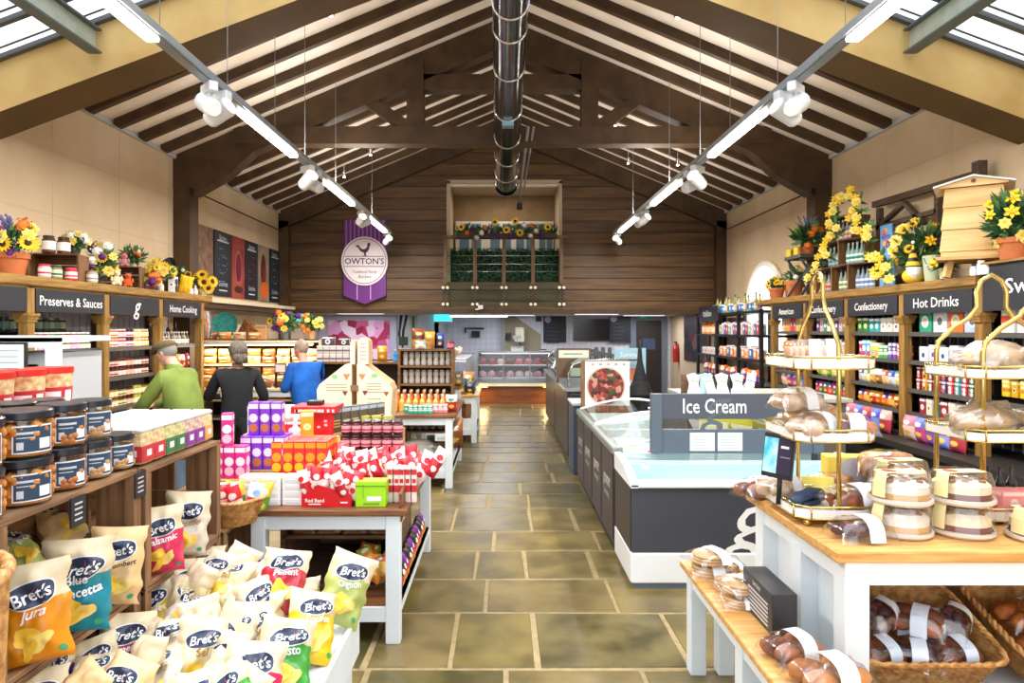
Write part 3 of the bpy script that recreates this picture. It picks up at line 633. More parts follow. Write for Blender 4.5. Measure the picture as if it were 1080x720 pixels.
def pillow(mb, w, h, t, mats, nu=14, nv=18, seed=0, wr=.012, crimp=.06, zsplit=None, up=True):
    """sealed bag standing in the x-z plane, front is -y; returns surface function"""
    def th(u, v): return t*max(0, (1-abs(u)**2.6))**.55*max(0, (1-abs(v)**3.2))**.7
    sd = Vector((seed*1.7, seed*.9, seed*.3))
    def P(u, v, s):   # u, v in -1..1
        k = th(u, v); wv = noise.noise(Vector((u*2.2, v*2.6, s*3))+sd)*wr*1.6+noise.noise(Vector((u*6, v*7, s))+sd)*wr*.6
        ww = w/2*(1-.10*(1-abs(v))**.5*0-.06*(1-v*v)); hh = h/2*(1-.03*(1-u*u))
        bend = .12*t*math.sin(v*2+seed)
        return Vector((u*ww+noise.noise(Vector((v*3, seed, 0)))*wr, s*(k+wv*(k/t if t else 0))+bend, v*hh+h/2))
    for s in (-1, 1):
        vs = [P(-1+2*i/nu, -1+2*j/nv, s) for j in range(nv+1) for i in range(nu+1)]
        for mi, m in enumerate(mats):
            fs = []
            for j in range(nv):
                vm = (j+.5)/nv; k = 0 if zsplit is None or vm > zsplit else 1
                if min(k, len(mats)-1) != mi: continue
                for i in range(nu):
                    a = j*(nu+1)+i; q = (a, a+1, a+nu+2, a+nu+1); fs.append(q if s < 0 else q[::-1])
            if fs: mb.add(vs, fs, m, True)
    G = [[P(-1+2*i/nu, -1+2*j/nv, -1) for i in range(nu+1)] for j in range(nv+1)]
    def surf(u, v, e=.0015):
        a, b = max(0, min(nu-1e-6, (u+1)/2*nu)), max(0, min(nv-1e-6, (v+1)/2*nv)); i, j = int(a), int(b); a -= i; b -= j
        return (G[j][i]*(1-a)+G[j][i+1]*a)*(1-b)+(G[j+1][i]*(1-a)+G[j+1][i+1]*a)*b+Vector((0, -e, 0))
    return surf
def decal(mb, surf, cu, cv, ru, rv, m, rot=0, n=20, e=.002, rings=3, jag=0, seed=0):
    vs = [surf(cu, cv, e)]; fs = []
    for k in range(1, rings+1):
        for i in range(n):
            a = 2*PI*i/n; q = k/rings*(1+(jag*math.sin(3*a+seed)+jag*.6*math.sin(5*a+seed*2) if jag else 0)); x, y = q*ru*math.cos(a), q*rv*math.sin(a)
            vs.append(surf(cu+x*math.cos(rot)-y*math.sin(rot), cv+x*math.sin(rot)+y*math.cos(rot), e))
    for i in range(n): fs.append((0, 1+i, 1+(i+1) % n))
    for k in range(rings-1):
        for i in range(n): a, b = 1+k*n+i, 1+k*n+(i+1) % n; fs.append((a, a+n, b+n, b))
    mb.add(vs, fs, m, True)
def dtext(mb, surf, t, cu, cv, size, w, h, m, rot=0, shear=0, bold=.01, e=.004, width=None):
    v, f = text_geo(t, size, shear, bold); k = 1
    if width: xs = [a for a, b in v]; k = width/max(1e-6, max(xs)-min(xs))
    c, s = math.cos(rot), math.sin(rot)
    mb.add([surf(cu+(x*k*c-y*k*s)*2/w, cv+(x*k*s+y*k*c)*2/h, e) for x, y in v], f, m)
def bagp(w, h, t, top, bottom=None, split=.6, panel='#ffffff', name='snack_bag', seed=1, clear=False, band=None):
    def mk():
        mb = MB(); T = M(top, .35); B = M(bottom or top, .35)
        s = pillow(mb, w, h, t, [T, B], 8, 10, seed, wr=.006, zsplit=split)
        decal(mb, s, 0, .45, .55, .2, M(panel, .4), n=10, rings=2); decal(mb, s, .05, -.35, .5, .22, M(band or '#e9c455', .5), n=8, rings=2, jag=.2)
        return mb.build(name)
    return Proto(mk)
def row(protos, X, y0, y1, z, pitch, label, group, rot=0, cat=None, rows=1, dx=.08, stack=1, sh=.1, seed=0, jit=.004, block=1, skip=0, axis='y'):
    rr = random.Random(seed); n = int((y1-y0)/pitch)
    for r_ in range(rows):
        for i in range(n):
            if rr.random() < skip: continue
            p = protos[((i//block)+r_) % len(protos)]; a = y0+(i+.5)*pitch
            for k in range(stack):
                xx = X-r_*dx*(1 if X > 0 else -1)*-1
                loc = (xx+rr.uniform(-jit, jit), a, z+k*sh) if axis == 'y' else (a, xx+rr.uniform(-jit, jit), z+k*sh)
                p.put(loc, rot+rr.uniform(-.08, .08), label, group, cat=cat)
# ================================================================== SIDE SHELVING, LEDGES, SIGN BOARDS
OAK = wood('#a17a38', '#7c5a24', 'y', .5, name='stained_ledge_wood'); OAKZ = wood('#a27a3a', '#805d26', 'z', .5, name='stained_post_wood')
NAVY = M('#23262e', .45, name='charcoal_sign'); WT = M('#f2f3f5', .5, emis=0, name='white_lettering'); SHD = M('#2b2724', .5, name='dark_shelf')
def shelving(s, posts, name, label, shelves, back, plinth):
    t = thing(name, label, 'shelving', (0, 0, 0)); X = s*4.05
    y0, y1 = posts[0], posts[-1]
    def b(x0, x1, *a): x0, x1 = sorted((x0, x1)); return (x0, x1)+a
    mb = MB(); mb.box(*b(s*4.47, s*4.53, y0, y1, .0, 2.12, back)); 
    for k in range(int((y1-y0)/.12)): mb.box(*b(s*4.465, s*4.47, y0+k*.12, y0+k*.12+.012, .3, 2.12, M('#9fa3b2', .8)))
    mb.build('back_panel', t)
    for y in posts:
        mb = MB(); mb.bbox(*b(X-.04, X+.05, y-.045, y+.045, 0, 2.12, OAKZ), .008)
        for e, z in ((.075, 1.86), (.065, 1.835), (.058, 1.81)): mb.box(*b(X-e, X+e, y-e, y+e, z, z+.026, OAKZ))
        mb.build('post', t)
        if y != posts[-1]: mb = MB(); mb.box(*b(s*4.40, s*4.46, y+.5, y+.58, .6, 2.12, M('#5a3a18', .6))); mb.build('rear_post', t)
    for z in shelves:
        mb = MB(); mb.box(*b(s*4.46, s*4.06, y0, y1, z-.022, z, SHD)); mb.box(*b(s*4.065, s*4.05, y0, y1, z-.03, z+.012, M('#55524e', .4))); mb.build('shelf', t)
    mb = MB(); mb.box(*b(s*4.5, s*(4.05-plinth), y0, y1, .62, .68, SHD)); mb.box(*b(s*4.46, s*(4.10-plinth), y0, y1, 0, .62, M('#1d1b1a', .6))); mb.build('base_plinth', t)
    return t
LP = [4.69, 5.80, 6.91, 8.01, 9.11]; RP = [4.65, 5.76, 6.87, 7.97, 9.07, 10.17]
shelving(-1, LP, 'shop_shelving', 'post-fronted wall shelving filled with preserves and sauces', [.92, 1.24, 1.55], M('#c5c8d6', .7, name='pale_back_panel'), 0)
shelving(1, RP, 'shop_shelving', 'post-fronted wall shelving filled with sweets and drinks', [.92, 1.15, 1.43, 1.71], M('#3c3b40', .7, name='grey_back_panel'), .32)
for s, a, b, lab in ((-1, 3.6, 9.35, 'long thick brown ledge above the preserves shelving'), (1, 5.75, 10.9, 'long thick brown ledge above the confectionery shelving')):
    mb = MB(); x0, x1 = sorted((s*4.54, s*3.97)); mb.bbox(x0, x1, a, b, 2.12, 2.20, OAK, .01); mb.box(min(s*4.5, s*4.0), max(s*4.5, s*4.0), a+.02, b-.02, 2.10, 2.12, OAK)
    tag(mb.build('display_ledge'), lab, 'ledge')
mb = MB(); mb.bbox(-4.54, -4.2, 9.36, YM-.22, 2.14, 2.2, M('#d8c8ac', .6)); mb.box(-4.54, -4.24, 9.36, YM-.22, 2.06, 2.14, BR); tag(mb.build('display_ledge'), 'narrow cream and brown ledge beneath the meat posters', 'ledge')
def signboard(s, y0, y1, txt, size, label, z0=1.90, z1=2.10, shear=0, width=None):
    t = thing('sign_board', label, 'sign', (s*4.0, (y0+y1)/2, 0)); h = (y1-y0)/2-.055
    mb = MB(); mb.box(*sorted((0, s*.02)), -h, h, z0, z1, NAVY); bd_ = mb.build('board', t)
    if txt: mb = MB(); text(mb, txt, size, WT, (-s*.004, 0, (z0+z1)/2-.005), '+x' if s < 0 else '-x', shear=shear, bold=.008, width=width); mb.build('lettering', bd_)
signboard(-1, 5.80, 6.91, 'Preserves & Sauces', .12, 'dark sign board reading Preserves and Sauces', width=.92)
signboard(-1, 6.91, 8.01, 'g', .26, 'dark sign board with a white script letter above the jars', shear=.3)
signboard(-1, 8.01, 9.11, 'Home Cooking', .12, 'dark sign board reading Home Cooking', width=.72)
signboard(-1, 4.69, 5.80, '', .1, 'plain end of dark sign board beyond the flower pot')
signboard(1, 5.76, 6.87, 'Hot Drinks', .13, 'dark sign board reading Hot Drinks', width=.66)
signboard(1, 6.87, 7.97, 'Confectionery', .12, 'dark sign board reading Confectionery beside Hot Drinks', width=.66)
signboard(1, 7.97, 9.07, 'Confectionery', .12, 'dark sign board reading Confectionery behind the gold hoop', width=.66)
signboard(1, 9.07, 10.17, 'American', .12, 'dark sign board reading American at the ledge end', width=.5)
signboard(1, 4.5, 5.74, 'Sweets', .17, 'tall dark sign board reading Sweets under the rose pot', z0=1.90, z1=2.28, width=.62)
mb = MB(); mb.box(3.97, 4.5, 4.5, 5.72, 2.281, 2.30, OAK); tag(mb.build('display_ledge'), 'short raised ledge above the Sweets sign', 'ledge')
# black metal unit further back with "Italian" board
t = thing('metal_shelving', 'black metal shelving unit beside the round-headed window', 'shelving', (0, 0, 0)); KB = M('#1b1c20', .4, .3, name='black_metal')
for y in (10.35, 11.35, 12.5, 13.7):
    mb = MB(); mb.box(3.9, 3.95, y-.03, y+.03, 0, 2.06, KB); mb.box(4.42, 4.46, y-.03, y+.03, 0, 2.06, KB); mb.build('upright', t)
for z in (.5, .88, 1.28, 1.66, 2.04): mb = MB(); mb.box(3.9, 4.46, 10.33, 13.7, z-.04, z, KB); mb.build('shelf', t)
t = thing('sign_board', 'small dark sign board reading Italian by the timber post', 'sign', (3.87, 12.9, 0)); mb = MB(); mb.box(0, .02, -.6, .55, 1.9, 2.18, NAVY); mb.build('board', t)
mb = MB(); text(mb, 'Italian', .17, WT, (-.004, 0, 2.04), '-x', width=.5); mb.build('lettering', t)
# ---- stock on the preserves side
rowlab = lambda a, b, c: '%s on the %s shelf of the %s bay' % (a, b, c)
C = lambda h: M(h, .25, name='jar_content')
def lrow(protos, bay, z, a, sh, **k):
    y0, y1 = LP[bay]+.07, LP[bay+1]-.07; bn = ('end', 'Preserves and Sauces', 'script-letter', 'Home Cooking')[bay]
    row(protos, -4.12, y0, y1, z, k.pop('pitch', .078), rowlab(a, sh, bn), '%s, %s shelf, %s bay' % (a+'s', sh, bn), **k)
J1 = [jarp(C('#e08b1e'), '#e8e4da', '#f2dfb4'), jarp(C('#d9742b'), '#c9c3b5', '#f4efe8', accent='#d5642a'), jarp(C('#b3243c'), '#e8e4da', '#f5ccd0'), jarp(C('#7d1f3a'), '#3a3432', '#f4e9f0', accent='#a63d68'), jarp(C('#e9b83a'), '#e8e4da', '#f6ecc9')]
J2 = [jarp(C('#4a1f12'), '#2c2220', '#ead9cf'), jarp(C('#5c2416'), '#2c2220', '#e2c1b3', accent='#8c2a20'), jarp(C('#3d1810'), '#8c2320', '#ead9cf'), jarp(C('#7a3220'), '#2c2220', '#dcb8a2')]
J3 = [jarp(C('#a8b02e'), '#d9b83a', '#e9e9c8'), jarp(C('#c27a1f'), '#2f4a2a', '#efe3c0'), jarp(C('#8a5a1e'), '#1f1d1c', '#e6d7ae', accent='#567a3a'), jarp(C('#6d2a1a'), '#1f1d1c', '#e3c4a0')]
J4 = [jarp(C('#6b3a1c'), '#f0efe9', '#e9e2d2', h=.085), jarp(C('#a33a52'), '#e9e9e4', '#d9c3d8', h=.085), jarp(C('#49662f'), '#e9e9e4', '#dfe5cf', h=.085)]
J5 = [jarp(C('#2c2a2b'), '#222226', '#5e7f6d', h=.12), jarp(C('#33302a'), '#b9b4a0', '#8fa07a', h=.12)]
lrow(J4, 1, 1.55, 'small pale-lidded jar', 'top', stack=2, sh=.0855) if 0 else None
for bay, z, pr, a, shn in ((1, 1.55, J4, 'small pale-lidded jar', 'top'), (2, 1.55, J1, 'orange or red preserve jar', 'top'), (1, 1.24, J2, 'dark sauce jar', 'middle'), (2, 1.24, J2, 'dark chutney jar', 'middle'),
                           (2, .92, J3, 'green or amber pickle jar', 'lower'), (1, .92, J3, 'amber pickle jar', 'lower')):
    y0, y1 = LP[bay]+.06, LP[bay+1]-.06; bn = ('end', 'Preserves and Sauces', 'script-letter', 'Home Cooking')[bay]; hh = .0855 if pr is J4 else .101
    row(pr, -4.12, y0, y1, z, .078, rowlab(a, shn, bn), a+'s, '+shn+' shelf, '+bn+' bay', stack=2, sh=hh, seed=bay*7+int(z*10), block=2, jit=.002)
row(J5, -4.2, LP[0]+.5, LP[1]-.05, 1.55, .085, rowlab('dark green-labelled jar', 'top', 'end'), 'dark jars, end bay', seed=3)
row(J5, -4.3, LP[1]+.05, LP[2]-.2, 1.735, .085, 'tall dark jar standing on the top riser behind the pale-lidded jars', 'tall dark jars on the riser', seed=3)
mb = MB(); mb.box(-4.4, -4.2, LP[1]+.05, LP[2]-.1, 1.725, 1.735, SHD); mb.box(-4.4, -4.38, LP[1]+.05, LP[2]-.1, 1.55, 1.725, SHD); tag(mb.build('shelf_riser'), 'narrow dark riser behind the pale-lidded jars', 'shelf riser')
SK2 = [bagp(.1, .2, .03, '#b8273a', '#8d1c2a', seed=2), bagp(.1, .2, .03, '#d8a24a', '#b86e26', seed=3), bagp(.1, .19, .03, '#e9e2d4', '#b13c2c', seed=4)]
row([bottlep(C('#6b4a2a'), '#d9d4c8', '#eae4d8', h=.17, r=.026), bottlep(C('#9a9a8c'), '#d9d4c8', '#dfe0e4', h=.17, r=.026)], -4.14, LP[3]+.06, LP[4]-.06, 1.55, .07, 'small pale spice bottle on the top shelf under Home Cooking', 'spice bottles under Home Cooking', seed=5)
row(SK2, -4.12, LP[3]+.08, LP[4]-.06, 1.24, .125, 'upright packet of cooking mix under the Home Cooking sign', 'cooking mix packets under Home Cooking', rot=PI/2, seed=6, cat='packet')
row(SK2, -4.12, LP[3]+.08, LP[4]-.06, .92, .125, 'packet of cooking mix on the low Home Cooking shelf', 'cooking mix packets on the low shelf', rot=PI/2, seed=7, cat='packet')
# hanging utensils: dark pans row at the back of the Home Cooking bay
for i in range(4):
    t = thing('hanging_pan', 'dark kitchen utensil hanging above the Home Cooking shelves', 'kitchen utensil', (-4.25, LP[3]+.22+i*.22, 1.86), group='utensils hanging above the Home Cooking shelves')
    mb = MB(); mb.cyl((0, 0, 0), (0, 0, -.1), .006, .006, CHR, 5); mb.ell((0, 0, -.13), (.012, .045, .045), BLK, 12, 6); mb.build('ladle', t)
# white framed cabinet before the jars
t = thing('display_cabinet', 'white framed cabinet behind the red-lidded biscuit tubs', 'cabinet', (-3.44, 5.15, 0)); CW = M('#e3ebf0', .4, name='cabinet_white')
mb = MB(); mb.box(-.52, .24, -.3, .3, 0, 1.58, M('#b9bfc6', .5)); mb.build('body', t)
mb = MB()
for a in ((-.55, .30, 1.62, 1.69), (-.55, .30, .0, .1)): mb.box(a[0], a[1], -.36, -.28, a[2], a[3], CW)
for a in (-.55, .23): mb.box(a, a+.07, -.36, -.28, .1, 1.62, CW)
mb.box(-.55, .30, -.36, .32, 1.66, 1.70, CW); mb.build('frame', t); mb = MB(); mb.box(-.42, .14, -.30+.0, -.285, .9, 1.5, M('#e6ecef', .5)); mb.build('door_panel', t)
t = thing('counter_sign', 'small black-framed notice in front of the white cabinet', 'notice', (-3.46, 4.68, 0)); mb = MB(); mb.box(-.2, .2, -.01, .01, 1.40, 1.66, BLK); mb.box(-.16, .185, -.012, -.01, 1.415, 1.645, M('#d9ecf5', .5)); 
for k in range(5): mb.box(-.12, .15, -.0135, -.012, 1.44+k*.04, 1.445+k*.04, M('#7a8a92', .5))
mb.box(-.01, .01, -.01, .01, 0, 1.41, BLK); mb.box(-.15, .15, -.1, .1, 0, .02, BLK); mb.build('frame', t)
# ---- stock on the sweets side
def rrow(protos, bay, z, pitch, a, shn, dxx=4.14, **k):
    bn = ('Sweets', 'Hot Drinks', 'first Confectionery', 'second Confectionery', 'American')[bay]
    row(protos, dxx, RP[bay]+.07, RP[bay+1]-.06, z, pitch, rowlab(a, shn, bn), '%ss, %s shelf, %s bay' % (a, shn, bn), rot=k.pop('rot', -PI/2), seed=bay*11+int(z*10), **k)
cols = [('#2f9e7e', '#f3c6c6'), ('#dcdde6', '#5b6670'), ('#e2711e', '#f6d9a0'), ('#b9c6e2', '#4c6aa0')]
TEA = [boxp(.2, .1, .25, a, b, '#f6f2ea') for a, b in cols[::-1]]
rrow(TEA, 1, 1.71, .22, 'tall tea box', 'top', cat='tea box')
rrow([boxp(.13, .08, .17, '#c9c4d4', '#6a4aa0'), boxp(.13, .08, .15, '#e8e6ee', '#2b4f8c')], 1, 1.43, .15, 'small coffee carton', 'second', cat='coffee carton')
tc = [('#8c1c2c', '#e6c4a0'), ('#e9ac1e', '#8c3020'), ('#7a1a2a', '#f0e0d0'), ('#c8323c', '#f6e6d8'), ('#2a3c78', '#e05a3a'), ('#d83a3a', '#fff0e0'), ('#1f9ab0', '#f5d6c0'), ('#c22a4c', '#f6efe6'), ('#1c6a3c', '#f2d9d9'), ('#c83030', '#f3e1c8')]
TUBES = [boxp(.062, .07, .115, a, b, '#f3e6dc', motif='two') for a, b in tc[::-1]]
rrow(TUBES, 1, 1.15, .096, 'bright instant-drink tub', 'lower', stack=2, sh=.116, cat='drink tub')
rrow([boxp(.09, .1, .16, '#e6d7b8', '#8a6a3a'), boxp(.09, .1, .16, '#9c2838', '#efdcc8'), boxp(.09, .1, .15, '#2c8078', '#e9dcc8')], 1, .92, .11, 'biscuit carton', 'bottom', cat='biscuit carton')
CC = [boxp(.1, .07, .15, '#ece4da', '#7a4a6a'), boxp(.1, .07, .16, '#ece9e2', '#c07c2a'), boxp(.09, .07, .16, '#35a7b8', '#f0f0c0'), boxp(.1, .07, .17, '#2c8c3a', '#f6d54a', '#f2f2d8'), boxp(.1, .07, .17, '#d82a6a', '#f6e1f0')]
rrow(CC, 2, 1.71, .12, 'chocolate box', 'top', cat='chocolate box', block=2)
CD = [boxp(.07, .07, .16, '#e4574a', '#f4e8e0', motif='band'), boxp(.05, .07, .18, '#7a58b8', '#e9e0f2', motif='band'), boxp(.07, .07, .15, '#46a860', '#f4f0d0', motif='band'), boxp(.09, .07, .17, '#ecd25a', '#3a8ac0', motif='lines'), boxp(.08, .07, .2, '#3fb0cf', '#d83a6a', motif='two'), boxp(.07, .07, .19, '#c83b6a', '#f6e0e8', motif='disc')]
rrow(CD, 2, 1.43, .085, 'sweet packet', 'second', cat='sweet packet', block=2)
BG = [bagp(.13, .17, .035, c, d, seed=i) for i, (c, d) in enumerate((('#f0e2c8', '#d89a4a'), ('#3a8f6a', '#e2e6c8'), ('#2a4aa8', '#cfd4ee'), ('#c05a3a', '#f0c8a8'), ('#e8e4dc', '#9a6a3c')))]
rrow(BG, 2, 1.15, .12, 'bag of sweets', 'third', cat='sweet bag')
BO = [bagp(.13, .15, .035, c, d, seed=i+9) for i, (c, d) in enumerate((('#ef9a1e', '#d8551e'), ('#f0b93a', '#c83a1e'), ('#de5a24', '#f3c25a'), ('#3a3f8c', '#e8742a')))]
rrow(BO, 2, .92, .12, 'orange sweet bag', 'fourth', cat='sweet bag')
BP = [bagp(.19, .24, .05, c, d, seed=i+19) for i, (c, d) in enumerate((('#d8a8a0', '#b83a4a'), ('#5a6ad0', '#8a9af0'), ('#e0574a', '#8a4ac0'), ('#6a78e0', '#c84a8a'), ('#d87a8a', '#f0cfc0')))]
for b_ in (1, 2, 3): rrow(BP, b_, .68, .17, 'large bag of sweets', 'base', dxx=3.95, cat='sweet bag')
rrow([bagp(.17, .16, .06, '#c8404e', '#f0d0c0', seed=31), bagp(.17, .16, .06, '#e07a3a', '#f4e0d0', seed=32), bagp(.17, .16, .06, '#7a3a9a', '#e8c0e0', seed=33)], 2, .68, .16, 'squat bag of toffees in the front of the base tray', 'base', dxx=3.82, cat='sweet bag') if 0 else None
CE = [boxp(.085, .07, .19, '#e9d7d2', '#8a3c4c'), boxp(.085, .07, .2, '#3c9a78', '#f0e6c8'), boxp(.08, .07, .2, '#e8b0b8', '#7a2a4a'), boxp(.085, .07, .19, '#5a4a8a', '#e6d7ee'), boxp(.085, .07, .18, '#e6b24a', '#aa3a2a')]
rrow(CE, 3, 1.71, .1, 'pastel gift box', 'top', cat='gift box')
rrow([bagp(.12, .2, .03, '#b8bcc8', '#7a5a6a', seed=41), bagp(.12, .2, .03, '#6a3a3a', '#d8c0b0', seed=42)], 3, 1.43, .13, 'silver sweet pouch', 'second', cat='sweet pouch')
rrow([bagp(.13, .18, .03, '#c8d85a', '#6aa83a', seed=43), bagp(.13, .18, .03, '#a8c84a', '#e8e0a0', seed=44)], 3, 1.15, .13, 'lime green sweet bag', 'third', cat='sweet bag')
rrow([bagp(.12, .16, .03, '#c02a7a', '#2c7a4a', seed=45), bagp(.12, .16, .03, '#7a2a8a', '#e8506a', seed=46), bagp(.12, .16, .03, '#2a8a9a', '#d84a3a', seed=47)], 3, .92, .12, 'magenta or teal sweet bag', 'fourth', cat='sweet bag')
CF = [boxp(.085, .08, .22, '#e0583a', '#f6e8c8'), boxp(.085, .08, .22, '#d8c24a', '#3a6a9a'), boxp(.085, .08, .24, '#d04a6a', '#f0e8e0'), boxp(.085, .08, .21, '#ef9a3a', '#6a2a2a'), boxp(.085, .08, .22, '#d8d4de', '#c83a3a')]
rrow(CF, 4, 1.71, .1, 'bright cereal carton', 'top', cat='carton', block=2); rrow(BO, 4, 1.43, .13, 'orange crisp bag', 'second', cat='crisp bag')
rrow([bagp(.14, .2, .04, '#e8842a', '#8a2a1a', seed=51), bagp(.14, .2, .04, '#d8a83a', '#6a3a1a', seed=52)], 4, 1.15, .14, 'amber crisp bag', 'third', cat='crisp bag'); rrow(BP, 4, .92, .18, 'large sweet bag', 'fourth', cat='sweet bag')
def urow(protos, z, pitch, lab, g, y0=10.4, y1=13.6, **k): row(protos, 3.99, y0, y1, z, pitch, lab, g, rot=-PI/2, seed=int(z*30), **k)
urow([boxp(.09, .08, .17, '#8ac0b0', '#e0e8c8'), boxp(.09, .08, .2, '#c8484a', '#f0dcd0'), boxp(.09, .08, .22, '#6a6aa0', '#e6e0f0'), boxp(.09, .08, .2, '#e8d0d0', '#b02a3a')], 1.66, .12, 'tall pastel carton on the high black metal shelf', 'cartons on the high black metal shelf', y1=12.5, cat='carton', stack=1)
urow([bottlep(C('#e88a3a'), '#e8823a', '#f6c8a0', r=.05, h=.3), bottlep(C('#f0a860'), '#d8602a', '#f0e0d0', r=.05, h=.28)], 1.66, .16, 'orange squash bottle on the high black metal shelf', 'squash bottles on the high black metal shelf', y0=12.6, cat='bottle')
urow([boxp(.15, .1, .15, '#e8a04a', '#c8502a'), boxp(.15, .1, .17, '#d8783a', '#f3e0b0'), boxp(.14, .1, .2, '#3a6ab8', '#e6eef8')], 1.28, .18, 'orange or blue biscuit box on the middle black metal shelf', 'biscuit boxes on the middle black metal shelf', y1=12.5, cat='biscuit box')
urow([boxp(.16, .1, .13, '#ece0e0', '#7a6a9a'), boxp(.16, .1, .13, '#e8d8c8', '#a85a4a')], 1.28, .19, 'pale carton on the middle black metal shelf by the post', 'pale cartons by the post', y0=12.55, cat='carton')
urow([bagp(.15, .22, .04, '#e09a3a', '#8a3a5a', seed=61), bagp(.15, .24, .04, '#d8582a', '#6a3a9a', seed=62), bagp(.15, .22, .04, '#efe0da', '#8a5a7a', seed=63)], .88, .17, 'bright snack bag on the low black metal shelf', 'snack bags on the low black metal shelf', cat='snack bag')
urow([bagp(.16, .22, .04, '#e8eef0', '#5ab0b8', seed=64), bagp(.16, .2, .04, '#e8c8cc', '#c84a5a', seed=65)], .5, .2, 'pale snack bag on the lowest black metal shelf', 'snack bags on the lowest black metal shelf', cat='snack bag')
urow([bottlep(C('#c8a83a'), '#3a2a1a', '#6a4a8a', h=.26), bottlep(C('#8a9a5a'), '#2a2a2a', '#d8d0c0', h=.3), boxp(.1, .08, .16, '#2a8ad0', '#e8f0f8')], 2.04, .16, 'bottle or blue packet on top of the black metal shelving', 'goods on top of the black metal shelving', y0=10.5, y1=12.9, cat='bottle')
# Sweets bay: yellow and white cartons
rrow([boxp(.13, .1, .3, '#e9e6e2', '#e0542a', '#f6efe8', motif='band'), boxp(.16, .1, .3, '#ecebe8', '#d83a2a', '#f6f2ee')], 0, 1.71, .18, 'tall white carton with red print', 'top', cat='carton')
rrow([boxp(.08, .08, .14, '#e8c42a', '#c8841a', '#f6f0c0', motif='band'), boxp(.07, .08, .13, '#d8a21e', '#6a4a1a', '#f6f0c0')], 0, 1.2, .1, 'small yellow tub', 'middle', cat='tub')
# ================================================================== WALL POSTERS
def poster(name, label, s, y0, y1, z0, z1, base, deco=None, X=WX-.03):
    t = thing(name, label, 'poster', (s*X, (y0+y1)/2, (z0+z1)/2)); h = (y1-y0)/2; v = (z1-z0)/2; f = -s
    mb = MB(); mb.box(min(0, s*.02), max(0, s*.02), -h, h, -v, v, base)
    if deco: deco(mb, f*.003, h, v)
    mb.build('print', t); return t
def plane_y(mb, x, a, b, c, d, m): mb.poly([(x, a, c), (x, b, c), (x, b, d), (x, a, d)], m)
MENU = M('#20232b', .5, name='menu_board'); INK = M('#c9ccd4', .6, name='chalk_print')
def menu(seed, art):
    def f(mb, x, h, v):
        rr = random.Random(seed)
        for z, w in ((.8, .55), (.68, .7)): text(mb, 'Butchers', .13, INK, (x, 0, v*z), '+x', width=h*w*1.6) if z > .7 else plane_y(mb, x, -h*w, h*w, v*z, v*z+.02, INK)
        for k in range(5): a = rr.uniform(-h*.6, 0); plane_y(mb, x, a, a+h*.5, v*(.45-.25*k), v*(.45-.25*k)+.012, M(art, .6))
        for i in range(10): a = 2*PI*i/10; b = a+.25; mb.poly([(x, h*.55*math.cos(a), v*.0+v*.3*math.sin(a)), (x, h*.55*math.cos(b), v*.3*math.sin(b)), (x, h*.5*math.cos(b), v*.27*math.sin(b)), (x, h*.5*math.cos(a), v*.27*math.sin(a))], M(art, .6))
        text(mb, 'Gourmet', .12, INK, (x, 0, -v*.62), '+x', width=h*1.1); plane_y(mb, x, -h*.5, h*.5, -v*.84, -v*.8, INK)
    return f
def art(cs, blobs):
    def f(mb, x, h, v):
        plane_y(mb, x, -h, h, -v, v, mottle(cs, 3, .5, 'printed_photo'))
        for k, (cy, cz, ry, rz, c) in enumerate(blobs): mb.poly([(x*(1.5+k*.5), (cy+ry*math.cos(2*PI*i/20))*h, (cz+rz*math.sin(2*PI*i/20))*v) for i in range(20)], M(c, .5))
    return f
PB = (('poster', 'brown farm photo poster next to the timber wall post', 9.80, 10.66, M('#8a6a52', .6, var=.45, scale=9, h2='#5e4434'), None),
      ('menu_board', 'black chalk menu poster next to the brown farm poster', 10.72, 11.36, MENU, menu(1, '#6a8ab0')),
      ('poster', 'red poster of a joint of beef between two menus', 11.40, 11.96, M('#8c3a30', .6), art(['#8c3a30', '#7c2c28', '#a04a38'], [(0, 0, .55, .55, '#b8605a'), (0, 0, .45, .48, '#6a1830'), (0, -.72, .7, .12, '#4a1c14')])),
      ('menu_board', 'black menu poster between the beef and carrot posters', 12.0, 12.6, MENU, menu(2, '#a03a50')),
      ('poster', 'poster with roast meat and orange carrots', 12.64, 13.2, M('#9a8878', .6), art(['#9a8878', '#8a7868'], [(-.1, .1, .5, .6, '#5a1f14'), (.1, -.6, .7, .3, '#e0661e'), (0, 0, .3, .3, '#7c2c1c')])),
      ('menu_board', 'black menu poster beside the loft wall', 13.24, 13.85, MENU, menu(3, '#7a8a9a')))
for n, l, a, b, m, d in PB: poster(n, l, -1, a, b, 2.28, 3.32, m, d)
poster('poster', 'dark vegetable photo poster on the wall past the metal shelving', 1, 14.9, 17.0, .98, 2.06, M('#1b1a20', .4), art(['#1b1a20', '#1b1a20', '#3a2030', '#6a1c28', '#1f2a20', '#8a5a60', '#14141c', '#2a3850'], []))
